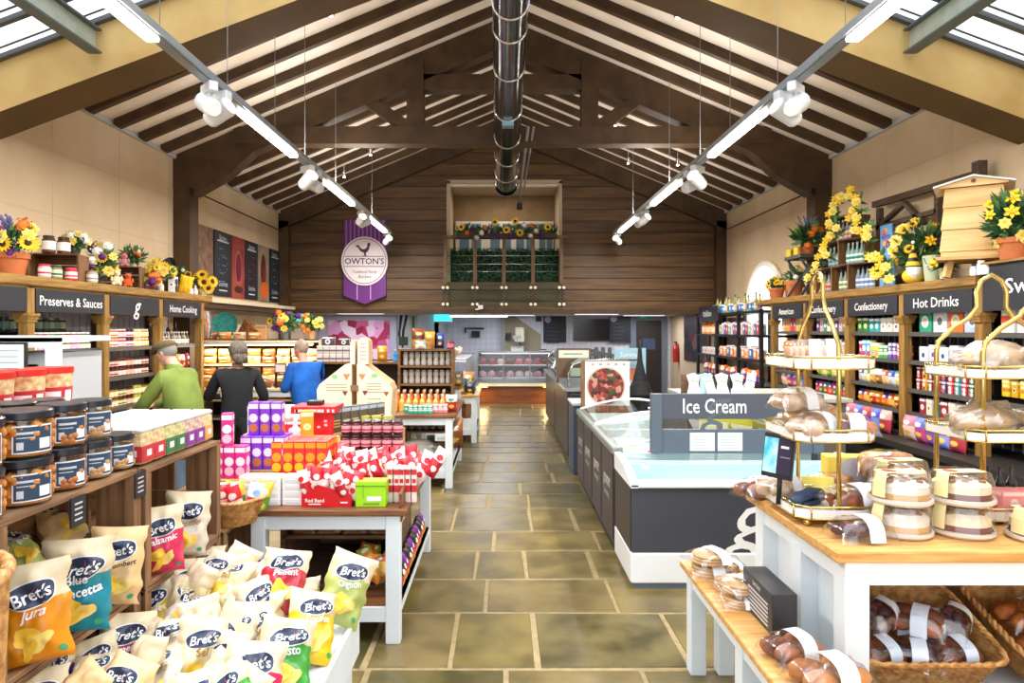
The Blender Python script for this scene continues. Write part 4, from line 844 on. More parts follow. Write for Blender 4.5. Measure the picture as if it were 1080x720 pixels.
# ================================================================== BACK WALL SIGNS AND SCREENS
def panel(name, label, cat, u0, u1, v0, v1, Y, m, th=.03, extra=None):
    x0, _, z1 = px(u0, v0, Y); x1, _, z0 = px(u1, v1, Y); t = thing(name, label, cat, ((x0+x1)/2, Y, (z0+z1)/2)); w, h = (x1-x0)/2, (z1-z0)/2
    mb = MB(); mb.box(-w, w, -th, 0, -h, h, m); pn = mb.build('panel', t)
    if extra: e = MB(); extra(e, w, h, -th-.003); e.build('printing', pn)
    return t
def menu2(e, w, h, y):
    for k in range(6): e.box(-w*.7, w*(.2+.1*(k % 3)), y, y+.002, h*.35-k*.1, h*.35-k*.1+.015, M('#4c5464', .6))
    e.poly([(w*.0-.6*w+.09*math.cos(2*PI*i/16), y, h*.72+.09*math.sin(2*PI*i/16)) for i in range(16)], M('#b9a6dc', .5))
YW = YB-.02
panel('menu_board', 'black hanging menu board beside the stair slope', 'menu board', 573, 597, 333, 361, YW, MENU, extra=menu2)
panel('television_screen', 'large switched-off black television on the tiled back wall', 'television', 604.5, 643, 336, 359.5, YW, M('#0b0b0d', .15), .06, lambda e, w, h, y: e.box(-w*.98, w*.98, y, y+.001, -h*.96, -h*.92, M('#2a2a2e', .3)))
panel('menu_board', 'black hanging menu board beyond the television', 'menu board', 642.5, 665, 332, 361, YW-.07, MENU, extra=menu2)
panel('exit_sign', 'small green lit exit sign over the dark door', 'sign', 672, 686, 331.5, 336, YB-.12, M('#1d6a58', .4, emis=.3), .03, lambda e, w, h, y: text(e, 'EXIT', .09, WT, (0, y, 0)))
panel('exit_sign', 'bright turquoise lit sign over the butchery counter', 'sign', 458, 477, 331, 340, 16.4, M('#35e0f0', .4, emis=1.2), .05, lambda e, w, h, y: e.box(-w, w, y, y+.002, -h, -h*.7, M('#e66a8a', .4)))
panel('exit_sign', 'small turquoise lit sign by the cold room', 'sign', 311, 323, 331, 338, 14.6, M('#35c8d8', .4, emis=1.0), .05, lambda e, w, h, y: e.box(-w*.6, w*.6, y, y+.002, -h*.5, h*.3, WT))
t = panel('round_wall_clock', 'small dark round badge on the white back wall', 'badge', 565, 571, 333, 339, YW, MENU); 
t = thing('wall_bracket', 'black bracket with hanging utensils on the white back wall', 'bracket', px(501, 347, YW-.02)); mb = MB(); mb.box(-.28, .25, -.05, 0, .0, .04, BLK); mb.box(-.09, .13, -.06, -.01, -.22, -.05, BLK); mb.box(-.28, -.24, -.05, 0, -.1, 0, BLK); mb.build('bar', t)
t = thing('wall_extractor', 'pale water heater box in the stair alcove', 'appliance', px(548, 353, YW-.3)); mb = MB(); mb.bbox(-.13, .13, -.1, .1, -.2, .2, M('#c9c4ac', .5), .03); mb.build('tank', t); mb = MB(); mb.cyl((0, 0, -.2), (.02, 0, -.6), .02, .02, CHR, 8); mb.build('pipe', t)
panel('power_socket', 'black square switch panel in the stair alcove', 'switch', 533, 539, 351, 358, YW-.05, BLK)
panel('wall_sign', 'small black-framed white notice by the stair foot', 'notice', 569, 576, 368, 374, YW-.3, WT, .02, lambda e, w, h, y: e.box(-w, w, y, y+.001, h*.6, h, BLK))
t = thing('hanging_hose', 'dark hose and scales hanging by the cold room door', 'hose', px(430, 330, 15.8)); mb = MB()
mb.tube([(-.15, 0, -.05), (-.2, 0, -.5), (-.12, 0, -.8), (-.1, 0, -.4), (-.02, 0, -.05)], .03, BLK, 8); mb.box(-.2, .0, -.05, .05, -.75, -.55, M('#2b3b2d', .5)); mb.build('hose', t)
t = thing('door_curtain', 'pale green strip frame beside the cold room wall', 'frame', px(436, 347, 16.2)); mb = MB(); mb.box(-.09, .09, -.03, .03, -1.75, .33, M('#a9b89a', .5)); mb.box(-.03, .03, -.04, .0, -1.7, .3, M('#4a5a48', .5)); mb.build('frame', t)
# ================================================================== LEDGE DECORATIONS, PRESERVES SIDE
LZ0 = 2.201
def crate(name, label, loc, w, d, h, rz=0, group=None, m=None, n=3):   # wooden crate lying on its side, open towards -y
    m = m or wood('#8a5f38', '#5c3d20', 'x', .7, name='crate_wood'); t = thing(name, label, 'crate', loc, rz, group)
    for nm, s in (('side_panel', -1), ('side_panel', 1)):
        mb = MB(); a, b = sorted((s*w/2, s*(w/2-.014)))
        for k in range(2): mb.box(a, b, -d/2+k*d/2+.004, k*d/2-.004, 0, h, wood('#8a5f38', '#5c3d20', 'z', .7, name='crate_wood'))
        mb.build(nm, t)
    mb = MB()
    for k in range(n): mb.box(-w/2+.015, w/2-.015, d/2-.012, d/2, k*h/n+.004, (k+1)*h/n-.004, m)
    mb.build('back_slats', t)
    for z in (0, h-.012):
        mb = MB()
        for k in range(2): mb.box(-w/2+.015, w/2-.015, -d/2+k*d/2+.003, k*d/2-.003, z, z+.012, m)
        mb.build('shelf_board', t)
    return t
def L(u, X=-4.2): return abs(X)*720/abs(530-u)
bouquet('potted_flowers', 'terracotta pot of sunflowers, lavender and purple blooms at the ledge end', 'flower pot', (-4.2, L(13), LZ0), .13, .2, (.2, .15, .14), ['sun', 'rose', 'rose', 'sun', 'pur', 'orange'], 1, 18, .075, spikes=(12, .22, LAV), view=(.4, -1, .2))
crate('display_crate', 'wooden crate on the ledge beside the lavender pot', (-4.25, L(68), LZ0), .42, .3, .26, .25)
crate('display_crate', 'wooden crate on the ledge carrying soft toys and blooms', (-4.25, L(131), LZ0), .46, .28, .24, .3)
bouquet('flower_bunch', 'bunch of yellow and cream blooms beside the ledge crate', 'flowers', (-4.12, L(99), LZ0), .06, .12, (.14, .1, .17), ['sun', 'rose', 'sun', 'white', 'pur'], 2, 16, .06, potm=GLS, view=(.3, -1, .2))
bouquet('flower_bunch', 'cream blooms standing on top of the first ledge crate', 'flowers', (-4.25, L(84), LZ0+.27), .05, .08, (.12, .08, .08), ['white', 'white', 'rose'], 3, 9, .05, view=(.3, -1, .2), potm=M('#38403a', .4))
bouquet('flower_bunch', 'green sprigs with small white buds on the second ledge crate', 'flowers', (-4.28, L(147), LZ0+.25), .05, .05, (.14, .08, .12), ['white', 'orange'], 4, 5, .03, view=(.3, -1, .2), potm=WPt)
bouquet('flower_bunch', 'sunflower trio beside the second ledge crate', 'flowers', (-4.12, L(161), LZ0), .05, .1, (.16, .08, .16), ['sun', 'sun', 'rose'], 5, 10, .075, view=(.3, -1, .2), potm=GLS)
bouquet('flower_bunch', 'single low sunflower bunch with purple berries on the ledge', 'flowers', (-4.05, L(142), LZ0), .05, .05, (.12, .07, .07), ['sun', 'pur', 'orange'], 6, 7, .06, view=(.3, -1, .2), potm=PU)
bouquet('flower_bunch', 'big sunflower by the yellow bag at the ledge end', 'flowers', (-4.1, L(207), LZ0), .05, .1, (.12, .08, .12), ['sun'], 8, 6, .09, view=(.3, -1, .2), potm=WPt)
bouquet('flower_bunch', 'dark leafy spray rising behind the yellow bag', 'flowers', (-4.3, L(194), LZ0), .06, .2, (.12, .08, .1), ['white'], 9, 3, .03, view=(.3, -1, .2), potm=BLK)
BJ = jarp(C('#5a3418'), '#2c2220', '#e9e2dc', r=.065, h=.19, part=True)
for u, z, x, l in ((57, .262, -4.25, 'large amber storage jar on the first ledge crate'), (65, .262, -4.18, 'large amber jar beside its twin on the first ledge crate')): BJ.put((x, L(u), LZ0+z), .2, l, None, .85)
for u, l, c in ((47, 'red-capped gift jar in front of the first crate', ('#c8b8b0', '#b8323c', '#efe4de')), (59, 'green-labelled gift jar in front of the first crate', ('#7a8a5a', '#3a4a3a', '#c8d8b0')), (75, 'red and white gift tin in front of the first crate', ('#c8323c', '#d84a50', '#f2dede')), (97, 'small clear honey jar on the ledge', ('#b8a88a', '#8a8a7a', '#e6e0d4'))):
    jarp(C(c[0]), c[1], c[2], r=.05, h=.12, part=True, accent=c[1]).put((-4.02, L(u, -4.02), LZ0), 0, l, None, cat='jar')
for k, (u, l, a, b) in enumerate(((157, 'purple and red tin beside the sunflower trio', '#8a2a4c', '#3a2a6a'), (163, 'dark blue gift tin beside the sunflower trio', '#2c3050', '#c83a4a'), (181, 'tall white carton under the black pan', '#e9e4e0', '#8a3a3a'), (184, 'slim dark bottle box beside the yellow bag', '#3a3038', '#d8c8c0'))):
    boxp(.07, .06, .14 if k < 2 else .2, a, b, name='gift_box').put((-4.03, L(u, -4.03), LZ0), .3, l, cat='gift box')
def plush(name, label, loc, body, ear, sc=1, hat=None):
    t = thing(name, label, 'soft toy', loc); B = M(body, .95, bump=.3, scale=60); E_ = M(ear, .9)
    mb = MB(); mb.ell((0, 0, .06), (.05, .045, .06), B); mb.ell((0, -.01, .145), (.04, .038, .038), B)
    for s in (-1, 1): mb.ell((s*.035, -.045, .02), (.02, .035, .02), B, 8, 6); mb.ell((s*.05, -.02, .08), (.015, .02, .035), B, 8, 6)
    mb.build('body', t); mb = MB()
    for s in (-1, 1): mb.ell((s*.03, 0, .18), (.014, .008, .016), E_, 8, 6)
    mb.build('ears', t); mb = MB(); mb.ell((0, -.045, .138), (.014, .01, .01), E_, 8, 6)
    for s in (-1, 1): mb.ell((s*.014, -.043, .155), .004, BLK, 6, 5)
    mb.build('face', t)
    if hat: mb = MB(); mb.lathe([(.035, 0), (.02, .05), (0, .12)], M(hat, .8), 12, (0, 0, .165)); mb.build('hat', t)
    t.scale = (sc,)*3; t.rotation_euler = (0, 0, .5); return t
plush('teddy_bear', 'dark plush bear on the second ledge crate', (-4.28, L(123), LZ0+.245), '#2b3a40', '#1c2428', .75)
plush('teddy_bear', 'red and white knitted toy on the second ledge crate', (-4.22, L(133), LZ0+.245), '#c8888a', '#b83a40', .8)
plush('gnome_toy', 'cream seated toy in front of the second crate', (-4.02, L(123, -4.02), LZ0), '#e9d8b0', '#c8a878', .9, '#d8b048')
plush('gnome_toy', 'orange-headed toy leaning on the second crate', (-4.0, L(135, -4.0), LZ0), '#e0622a', '#4a3a70', .8)
t = thing('frying_pan', 'round black frying pan propped on the ledge', 'pan', (-4.15, L(172), LZ0+.32)); mb = MB(); mb.T = Matrix.Rotation(1.3, 4, 'Z') @ Matrix.Rotation(PI/2+.2, 4, 'X'); mb.lathe([(0, 0), (.1, 0), (.12, .03), (.125, .03), (.105, -.005), (0, -.005)], BLK, 24); mb.build('pan_bowl', t)
mb = MB(); mb.bar((0, 0, -.1), (.02, -.03, -.315), .02, .012, BLK); mb.build('handle', t)
bottlep(C('#c83a1e'), '#d84a2a', '#e8c0a0', r=.035, h=.26).put((-4.2, L(182), LZ0+.17), 0, 'red sauce bottle raised beside the frying pan'); mb = MB(); mb.bbox(-.08, .08, -.08, .08, 0, .169, wood('#6a4a2c', '#4a3018', 'x', .6)); tag(mb.build('wooden_block', None, (-4.2, L(182), LZ0)), 'wooden riser block under the red sauce bottle', 'riser')
t = thing('gift_bag', 'bright yellow fabric bag on the ledge end', 'bag', (-4.08, L(194, -4.08), LZ0)); mb = MB(); pillow(mb, .17, .24, .04, [M('#e9b60e', .7)], seed=4); mb.build('bag_body', t); mb = MB(); mb.tube([(-.04, 0, .23), (-.03, 0, .29), (.03, 0, .29), (.04, 0, .23)], .006, M('#e9b60e', .7), 6); mb.build('handle', t); t.rotation_euler = (0, .2, .8)
for k, u in enumerate((170, 201, 206)):
    bottlep(C('#d8d8d8'), '#f0f0f0', '#e9e6e0', r=.03, h=.12).put((-4.02, L(u, -4.02), LZ0), 0, ('small white bottle under the frying pan', 'small white bottle beside the yellow bag', 'small white bottle at the very end of the ledge')[k])
# ================================================================== LEDGE DECORATIONS, SWEETS SIDE
def RL(u, X=4.2): return X*720/(u-530)
bouquet('potted_flowers', 'small terracotta pot of yellow primroses at the ledge end', 'flower pot', (4.1, RL(819, 4.1), LZ0), .12, .16, (.15, .12, .09), ['rose', 'sun'], 11, 10, .05, view=(-.4, -1, .2))
bouquet('potted_flowers', 'tall terracotta pot with dark leaves under the trestle stool', 'flower pot', (4.2, RL(838), LZ0), .13, .24, (.12, .12, .12), ['white', 'rose'], 12, 4, .05, view=(-.4, -1, .2), nleaf=90)
t = thing('trestle_stool', 'dark trestle stool standing on the ledge', 'stool', (4.22, RL(849), LZ0)); DW = M('#454642', .6, name='dark_grey_wood')
mb = MB(); mb.bbox(-.2, .2, -.26, .26, .52, .57, DW); mb.build('seat', t)
for s in (-1, 1):
    for q in (-1, 1): mb = MB(); mb.bar((-.17*s, q*.22, 0), (.17*s, q*.2, .52), .025, .03, DW); mb.build('leg', t)
bouquet('potted_flowers', 'leafy plant with lavender spikes on the trestle stool', 'flower pot', (4.22, RL(850), LZ0+.571), .1, .14, (.2, .15, .16), ['orange', 'sun', 'orange'], 13, 7, .06, view=(-.4, -1, .2), spikes=(8, .3, LAV), blade=.12)
for k, (dy, l) in enumerate(((.22, 'yellow tin at the back of the trestle stool'), (-.02, 'yellow tin at the front of the trestle stool'))):
    mb = MB(); mb.lathe([(0, 0), (.05, 0), (.05, .1), (.045, .1), (.045, .02), (0, .02)], M('#d8b41e', .35, .3), 16); tag(mb.build('yellow_tin', None, (4.07, RL(850)+dy, LZ0+.571)), l, 'tin')
t = thing('straw_hat', 'dark round hat hanging below the trestle stool', 'hat', (4.12, RL(858, 4.12), LZ0+.3)); mb = MB(); mb.lathe([(.14, 0), (.1, .02), (.08, .07), (0, .09)], M('#2a2c26', .8), 20); mb.build('crown', t); mb = MB(); mb.lathe([(.17, 0), (.1, .015)], M('#32342c', .8), 20); mb.build('brim', t); t.rotation_euler = (.3, -.9, 0)
bouquet('flower_bunch', 'yellow daffodil bunch hanging under the trestle stool seat', 'flowers', (4.05, RL(862, 4.05), LZ0), .06, .12, (.12, .1, .1), ['daff', 'rose'], 14, 7, .06, view=(-.4, -1, .2))
DWc = wood('#6e4c30', '#452d18', 'x', .7, name='bottle_crate_wood')
def bcrate(name, label, y, z, lab, cols, n=5):
    crate(name, label, (4.17, y, z), .40, .28, .30, -PI/2+.3, m=DWc)
    P = bottlep(C(cols[0]), cols[1], cols[2], r=.03, h=.25, accent=cols[3])
    for i in range(n):
        a = -PI/2+.3; dx = (i-(n-1)/2)*.066; P.put((4.17+dx*math.cos(a)+(-.04)*-math.sin(a)*1, y+dx*math.sin(a)-.04*math.cos(a), z+.014), 0, lab, lab.replace('bottle', 'bottles', 1), cat='bottle')
bcrate('bottle_crate', 'bottle crate at the bottom of the stack by the stool', RL(884), LZ0, 'pink-labelled cordial bottle in the bottom crate by the stool', ('#9aa0a0', '#3a3a3a', '#e9c8c4', '#c85a4a'))
bcrate('bottle_crate', 'bottle crate in the middle of the bottom layer', RL(902), LZ0, 'cream-labelled cordial bottle in the middle bottom crate', ('#8a9a8a', '#3a3a3a', '#e9ecd8', '#8a9a5a'))
bcrate('bottle_crate', 'bottle crate at the blue-board end of the bottom layer', RL(921), LZ0, 'pale blue-labelled cordial bottle in the bottom crate by the blue boards', ('#8aa0b0', '#3a3a3a', '#dce6f2', '#6a8ab8'))
bcrate('bottle_crate', 'second-layer bottle crate below the top crate', RL(890), LZ0+.302, 'ice-blue labelled tonic bottle in the second layer', ('#9ab0b8', '#c8c8c8', '#cfe0ea', '#8ab0c8'))
bcrate('bottle_crate', 'second-layer bottle crate beside the blue poster boards', RL(910), LZ0+.302, 'teal-labelled tonic bottle in the second layer', ('#8ab0a8', '#c8c8c8', '#e0f0ea', '#2a8a80'))
bcrate('bottle_crate', 'top bottle crate wreathed in yellow blooms', RL(897), LZ0+.604, 'peach-labelled gin bottle in the top crate', ('#b0a8a0', '#c8c8c8', '#f2dcd0', '#d88a5a'), 4)
gar = thing('flower_garland', 'yellow flower garland winding over the bottle crates', 'garland', (0, 0, 0)); rr = random.Random(21); mb = MB(); gp = []
for u, v in ((880, 234), (880, 226), (883, 214), (890, 207), (898, 205), (905, 212), (908, 222), (904, 232), (910, 238), (917, 240), (916, 252), (922, 270), (930, 270), (935, 278), (938, 290), (884, 244), (878, 250), (872, 262), (876, 270), (866, 275), (928, 286)):
    X = 3.93; Y = X*720/(u-530); z = CAMZ-(v-347)*Y/720; foliage(mb, (X, Y, z), (.04, .09, .06), 14, rr, .07); gp.append((X, Y, z))
mb.build('foliage', gar)['kind'] = 'stuff'
for i, (x, y, z) in enumerate(gp):
    for k in range(2): flower('daff' if k else 'rose', .055, gar, (x-.05, y+rr.uniform(-.09, .09), z+rr.uniform(-.05, .05)), (-.6, -.8, .2))
for k, (u0, u1, v0, v1, l) in enumerate(((929, 941, 237, 263, 'upper light blue illustrated poster board by the crates'), (934, 950, 262, 291, 'lower slanted light blue illustrated board by the crates'))):
    X = 4.12; y1, y0 = RL(u0, X), RL(u1, X); s = 720/((y0+y1)/2); z0, z1 = CAMZ-(v1-347)/s, CAMZ-(v0-347)/s
    t = thing('illustrated_board', l, 'board', (X+k*-.06, (y0+y1)/2, LZ0+(z0-LZ0 if k == 0 else 0))); h = z1-z0 if k == 0 else .3
    mb = MB(); mb.box(-.006, .006, (y0-y1)/2, (y1-y0)/2, 0 if k else -(z0-LZ0), h, M('#5aa0e0', .5)); ib = mb.build('board', t); mb = MB(); w = (y1-y0)/2
    for q, (cy, cz, c) in enumerate(((0, .78, '#f0a02a'), (.3, .7, '#e0503a'), (-.3, .3, '#d83a7a'), (.2, .25, '#f2b030'))): mb.poly([(-.008-q*.0005, (cy+.35*math.cos(2*PI*i/12))*w, h*cz+.25*w*math.sin(2*PI*i/12)) for i in range(12)], M(c, .5))
    plane_y(mb, -.0075, -w*.8, w*.8, h*.45, h*.58, M('#5a4ab8', .5)); mb.build('printing', ib)
bouquet('tall_yellow_plant', 'tall leafy plant with yellow roses beside the beehive', 'plant', (4.25, RL(966), LZ0), .1, .12, (.26, .2, .3), ['rose', 'daff', 'sun', 'pur', 'rose'], 15, 22, .065, view=(-.5, -1, .2), nleaf=320, blade=.08, potm=M('#3a4a30', .6))
t = thing('gnome_toy', 'gnome with striped hat and yellow body on the ledge', 'gnome', (4.03, RL(963, 4.03), LZ0)); GB = M('#e9c02a', .8)
mb = MB(); mb.ell((0, 0, .07), (.1, .09, .08), GB); mb.build('body', t); mb = MB(); mb.lathe([(.07, .09), (.06, .02), (.03, -.02), (0, -.03)], M('#f4f0e4', .9), 14, (-.02, -.05, .06)); mb.build('beard', t); mb = MB(); mb.ell((-.03, -.09, .14), .015, M('#e8c0a0', .7), 8, 6); mb.build('nose', t)
mb = MB(); prof = [(.075, 0), (.065, .04), (.052, .08), (.04, .12), (.028, .16), (.015, .2), (0, .26)]
for k in range(6): mb.lathe([prof[k], prof[k+1]], GB if k % 2 else BLK, 14, (0, 0, .13))
mb.ell((0, 0, .40), .018, WPt, 8, 6); mb.build('hat', t)
t = thing('watering_can', 'pale green metal pail beside the beehive legs', 'pail', (4.08, RL(985, 4.08), LZ0)); mb = MB(); mb.lathe([(0, 0), (.075, 0), (.095, .24), (.1, .245), (.09, .24), (.07, .01), (0, .01)], M('#b9c4a4', .4, .2), 20); mb.build('pail_body', t)
mb = MB(); mb.tube([(-.095, 0, .22), (-.09, -.05, .12), (-.09, -.07, .1)], .005, CHR, 6); mb.build('handle', t)
bouquet('flower_bunch', 'small pale yellow bloom bunch by the beehive foot', 'flowers', (3.99, RL(996, 3.99), LZ0), .05, .1, (.09, .06, .05), ['daff'], 17, 7, .05, view=(-.4, -1, .2), potm=M('#c8c2a0', .6))
# beehive
PN = wood('#e6c084', '#cda25e', 'x', .55, 1.2, name='pine'); PNs = wood('#d9b174', '#bd9050', 'x', .6, 1.2, name='pine')
t = thing('wooden_beehive', 'pale pine beehive with sloping roof on the sweets ledge', 'beehive', (4.13, 5.98, LZ0), -.62)
for sx in (-1, 1):
    for sy in (-1, 1): mb = MB(); mb.bar((sx*.2, sy*.17, 0), (sx*.17, sy*.15, .14), .05, .05, PNs); mb.build('leg', t)
mb = MB(); mb.bbox(-.27, .27, -.3, .22, .14, .17, PNs); mb.build('floor_board', t)
zz = .17
for k, (h, a, b) in enumerate(((.05, .235, .235), (.19, .245, .225), (.19, .235, .215), (.17, .222, .205))):
    mb = MB(); vs = []
    for z, r in ((zz, a), (zz+h-.004, b)): vs += [(-r, -r*.9, z), (r, -r*.9, z), (r, r*.9, z), (-r, r*.9, z)]
    mb.add(vs, [(0, 3, 2, 1), (4, 5, 6, 7), (0, 1, 5, 4), (1, 2, 6, 5), (2, 3, 7, 6), (3, 0, 4, 7)], PN); zz += h; mb.build('lift', t)
mb = MB(); mb.prism([(-.24, zz), (.24, zz), (.24, zz+.02), (0, zz+.075), (-.24, zz+.02)], -.225, .225, PN); mb.cyl((0, -.226, zz+.04), (0, -.232, zz+.04), .018, .018, M('#6a3a18', .6), 10); mb.build('gable', t)
for s in (-1, 1): mb = MB(); mb.bar((0, -.25, zz+.085), (0, .25, zz+.085), .02, .012, WH) if s > 0 else None; mb.add([(0, -.26, zz+.09), (s*.29, -.26, zz+.015), (s*.29, .26, zz+.015), (0, .26, zz+.09), (0, -.26, zz+.075), (s*.29, -.26, zz), (s*.29, .26, zz), (0, .26, zz+.075)], [(0, 1, 2, 3), (7, 6, 5, 4), (0, 4, 5, 1), (1, 5, 6, 2), (2, 6, 7, 3)], M('#d6d2cc', .5)); mb.build('roof_panel', t)
for i, u in enumerate((1027, 1033, 1036)):
    jarp(C('#e6e6e0'), '#f0f0ec', '#f4f4f0', r=.03, h=.08 if i != 1 else .12).put((3.99, RL(u, 3.99)-.02*i, LZ0), 0, 'tiny white pot beside the beehive', 'tiny white pots beside the beehive', cat='pot')
bouquet('potted_flowers', 'terracotta pot of pale yellow roses above the Sweets sign', 'flower pot', (4.05, 5.42, 2.302), .12, .17, (.2, .17, .2), ['rose', 'rose', 'daff'], 18, 12, .06, view=(-.5, -1, .2), nleaf=420, blade=.075)
t = thing('wooden_cart_frame', 'old dark wooden cart frame leaning behind the beehive', 'cart', (4.42, 0, 0)); OW = wood('#5c4a38', '#3c2e22', 'y', .8, name='weathered_wood')
P4 = lambda u, v, X=4.42: (0, X*720/(u-530), CAMZ-(v-347)*X/(u-530))
for a, b, w, nm in (((922, 216), (1030, 184), .07, 'shaft'), ((926, 240), (955, 214), .04, 'lattice_strut'), ((955, 214), (975, 236), .04, 'lattice_strut'), ((926, 240), (990, 222), .05, 'rail'), ((930, 262), (995, 240), .05, 'rail')):
    mb = MB(); mb.bar(P4(*a), P4(*b), .06, w, OW); mb.build(nm, t)
mb = MB(); a = P4(1033, 170); mb.box(-.04, .04, a[1]-.05, a[1]+.05, LZ0, a[2], OW); mb.build('upright', t)
a = P4(928, 262); mb = MB(); mb.box(-.03, .03, a[1]-.03, a[1]+.03, LZ0, P4(926, 220)[2], OW); mb.build('upright', t)
a = P4(990, 262); mb = MB(); mb.box(-.03, .03, a[1]-.03, a[1]+.03, LZ0, P4(990, 200)[2], OW); mb.build('upright', t)
t = thing('gold_hoop', 'pale gold ring ornament behind the cake stand hoop', 'ornament', (4.02, RL(863, 4.02), LZ0)); mb = MB(); mb.tube([(0, .1*math.cos(a), .1+.1*math.sin(a)) for a in [2*PI*i/24 for i in range(25)]], .018, M('#e6d49a', .4, .5), 8); mb.build('ring', t)
# ================================================================== FURNITURE
TW = M('#e2ebf1', .45, name='painted_white_wood'); TOPD = wood('#8a5a36', '#5f3a20', 'x', .45, name='brown_table_top'); TOPL = wood('#dfae68', '#c48b45', 'x', .4, name='light_oak_top')
def table(name, label, x0, x1, y0, y1, z, top, shelf=None, leg=.08, legs=None, over=.04, apron=.08, tt=.035, shelfm=None, group=None):
    t = thing(name, label, 'table', ((x0+x1)/2, (y0+y1)/2, 0), group=group); w, d = (x1-x0)/2, (y1-y0)/2
    mb = MB(); mb.bbox(-w-over, w+over, -d-.02, d+.02, z-tt, z, top, .005); mb.build('table_top', t)
    for sx in (-1, 1):
        for yy in (legs or (-d, d-leg)):
            a, b = sorted((sx*w, sx*(w-leg))); mb = MB(); mb.bbox(a, b, yy, yy+leg, 0, z-tt, TW, .004); mb.build('leg', t)
    mb = MB()
    for s in (-1, 1): a, b = sorted((s*(w-.01), s*(w-.035))); mb.box(a, b, -d+leg, d-leg, z-tt-apron, z-tt, TW)
    for s in (-1, 1): a, b = sorted((s*(d-.01), s*(d-.035))); mb.box(-w+leg, w-leg, a, b, z-tt-apron, z-tt, TW)
    mb.build('apron', t)
    if shelf:
        mb = MB(); mb.box(-w+.01, w-.01, -d+.03, d-.03, shelf-.02, shelf, shelfm or TW); mb.box(-w+leg, w-leg, -d+.01, -d+.03, shelf-.08, shelf, TW); mb.box(w-.03, w-.01, -d+leg, d-leg, shelf-.07, shelf, TW); mb.build('shelf', t)
    return t
table('display_table', 'brown-topped white table loaded with gift boxes in the aisle', -1.40, -.57, 3.79, 5.43, .75, TOPD, .2, shelfm=TOPD)
table('display_table', 'white table with orange bottles, second along the aisle', -1.45, -.55, 7.5, 9.15, .81, TOPD, .19)
table('display_table', 'white table nearest the meat counter with dark gift bags', -1.3, -.40, 10.5, 11.9, .74, TOPL, .2)
# crisp bin table
t = thing('crisp_bin', 'white-sided bin heaped with crisp packets', 'bin', (-1.05, 2.2, 0))
mb = MB(); mb.bbox(-.37, .37, -.22, .95, .36, .42, TW); mb.build('bin_floor', t)
for s in (-1, 1): mb = MB(); a, b = sorted((s*.37, s*.39)); mb.box(a, b, -.22, .95, .26, .44, TW); mb.build('side_panel', t)
mb = MB(); mb.box(-.37, .37, .93, .95, .26, .44, TW); mb.build('end_panel', t)
for s in (-1, 1):
    for yy in (-.2, .85): mb = MB(); a, b = sorted((s*.36, s*.28)); mb.box(a, b, yy, yy+.08, 0, .36, TW); mb.build('leg', t)
mb = MB(); mb.box(.34, .36, -.12, .85, .02, .36, TW); mb.build('skirt', t)
# bakery tables
t = table('bakery_table', 'tall white bakery table with oak top, cakes and tiered stands', 1.24, 3.3, 2.47, 3.35, .95, TOPL, None, .09, over=.04, apron=.09, tt=.04)
mb = MB(); mb.box(-.955, -.94, -.35, .35, 0, .84, TW); mb.box(-1.025, -.94, -.06, .04, 0, .84, TW); mb.build('side_panel', t); mb = MB(); mb.box(-.99, .99, -.42, .40, .34, .36, TW); mb.build('shelf', t)
mb = MB(); mb.box(-.99, .99, .40, .42, .3, .86, M('#8a6a48', .7)); mb.build('back_panel', t)
t = table('bakery_table', 'low white bakery table with oak top beside the tall one', .95, 1.17, 1.3, 3.53, .55, TOPL, None, .08, legs=(1.03, .30, -.5, -1.1), over=.03, tt=.03)
t = table('bakery_table', 'lowest bakery table in front of the bread baskets', 1.24, 3.3, 1.3, 2.38, .42, TOPL, None, .08, over=.03, tt=.03)
# ------------------------------------------------------------------ ice cream freezer
CHA = M('#3f424c', .45, name='charcoal_panel'); CHB = M('#3a3230', .4, name='brown_charcoal_panel'); FW_ = M('#eef3f6', .3, name='freezer_white'); ICE = M('#e2f2f3', .5, name='freezer_liner'); KG = M('#5a6878', .5)
FG = thin_glass('#eaf6f8', .90, .03, 'freezer_glass')
t = thing('ice_cream_freezer', 'white and charcoal chest freezer under the Ice Cream sign', 'freezer', (.864, 4.6, 0))
mb = MB(); mb.bbox(0, 1.75, 0, .67, .035, .24, FW_, .01); mb.box(.02, 1.73, .01, .66, 0, .035, KG); mb.build('plinth', t)
mb = MB(); mb.box(0.01, 1.74, .01, .04, .24, .68, CHA); fp = mb.build('front_panel', t); mb = MB(); mb.box(.004, .03, .04, .66, .24, .68, CHB); mb.build('end_panel', t)
mb = MB(); mb.box(.03, 1.74, .63, .66, .24, .74, FW_); mb.box(1.72, 1.745, .03, .66, .24, .7, CHB); mb.box(.03, 1.72, .03, .64, .36, .38, ICE); mb.box(.03, .05, .03, .64, .38, .70, ICE); mb.box(1.70, 1.72, .03, .64, .38, .70, ICE); mb.box(.05, 1.7, .03, .05, .38, .69, ICE); mb.box(.05, 1.7, .61, .63, .38, .72, ICE); mb.build('liner', t)
mb = MB(); mb.bbox(-.005, 1.755, -.01, .06, .68, .725, FW_, .008); mb.build('front_rim', t)
mb = MB(); mb.box(.05, 1.7, .06, .63, .68, .69, ICE) if 0 else None
for s in (0, 1.70):
    pr = [(-.01, .70), (.10, .745), (.30, .785), (.50, .80), (.68, .80), (.68, .68), (-.01, .68)]
    mb = MB(); n = len(pr); mb.add([(s, y, z) for y, z in pr]+[(s+.05, y, z) for y, z in pr], [tuple(range(n)), tuple(range(2*n-1, n-1, -1))]+[(i, (i+1) % n, n+(i+1) % n, n+i) for i in range(n)], FW_); mb.build('end_cap', t)
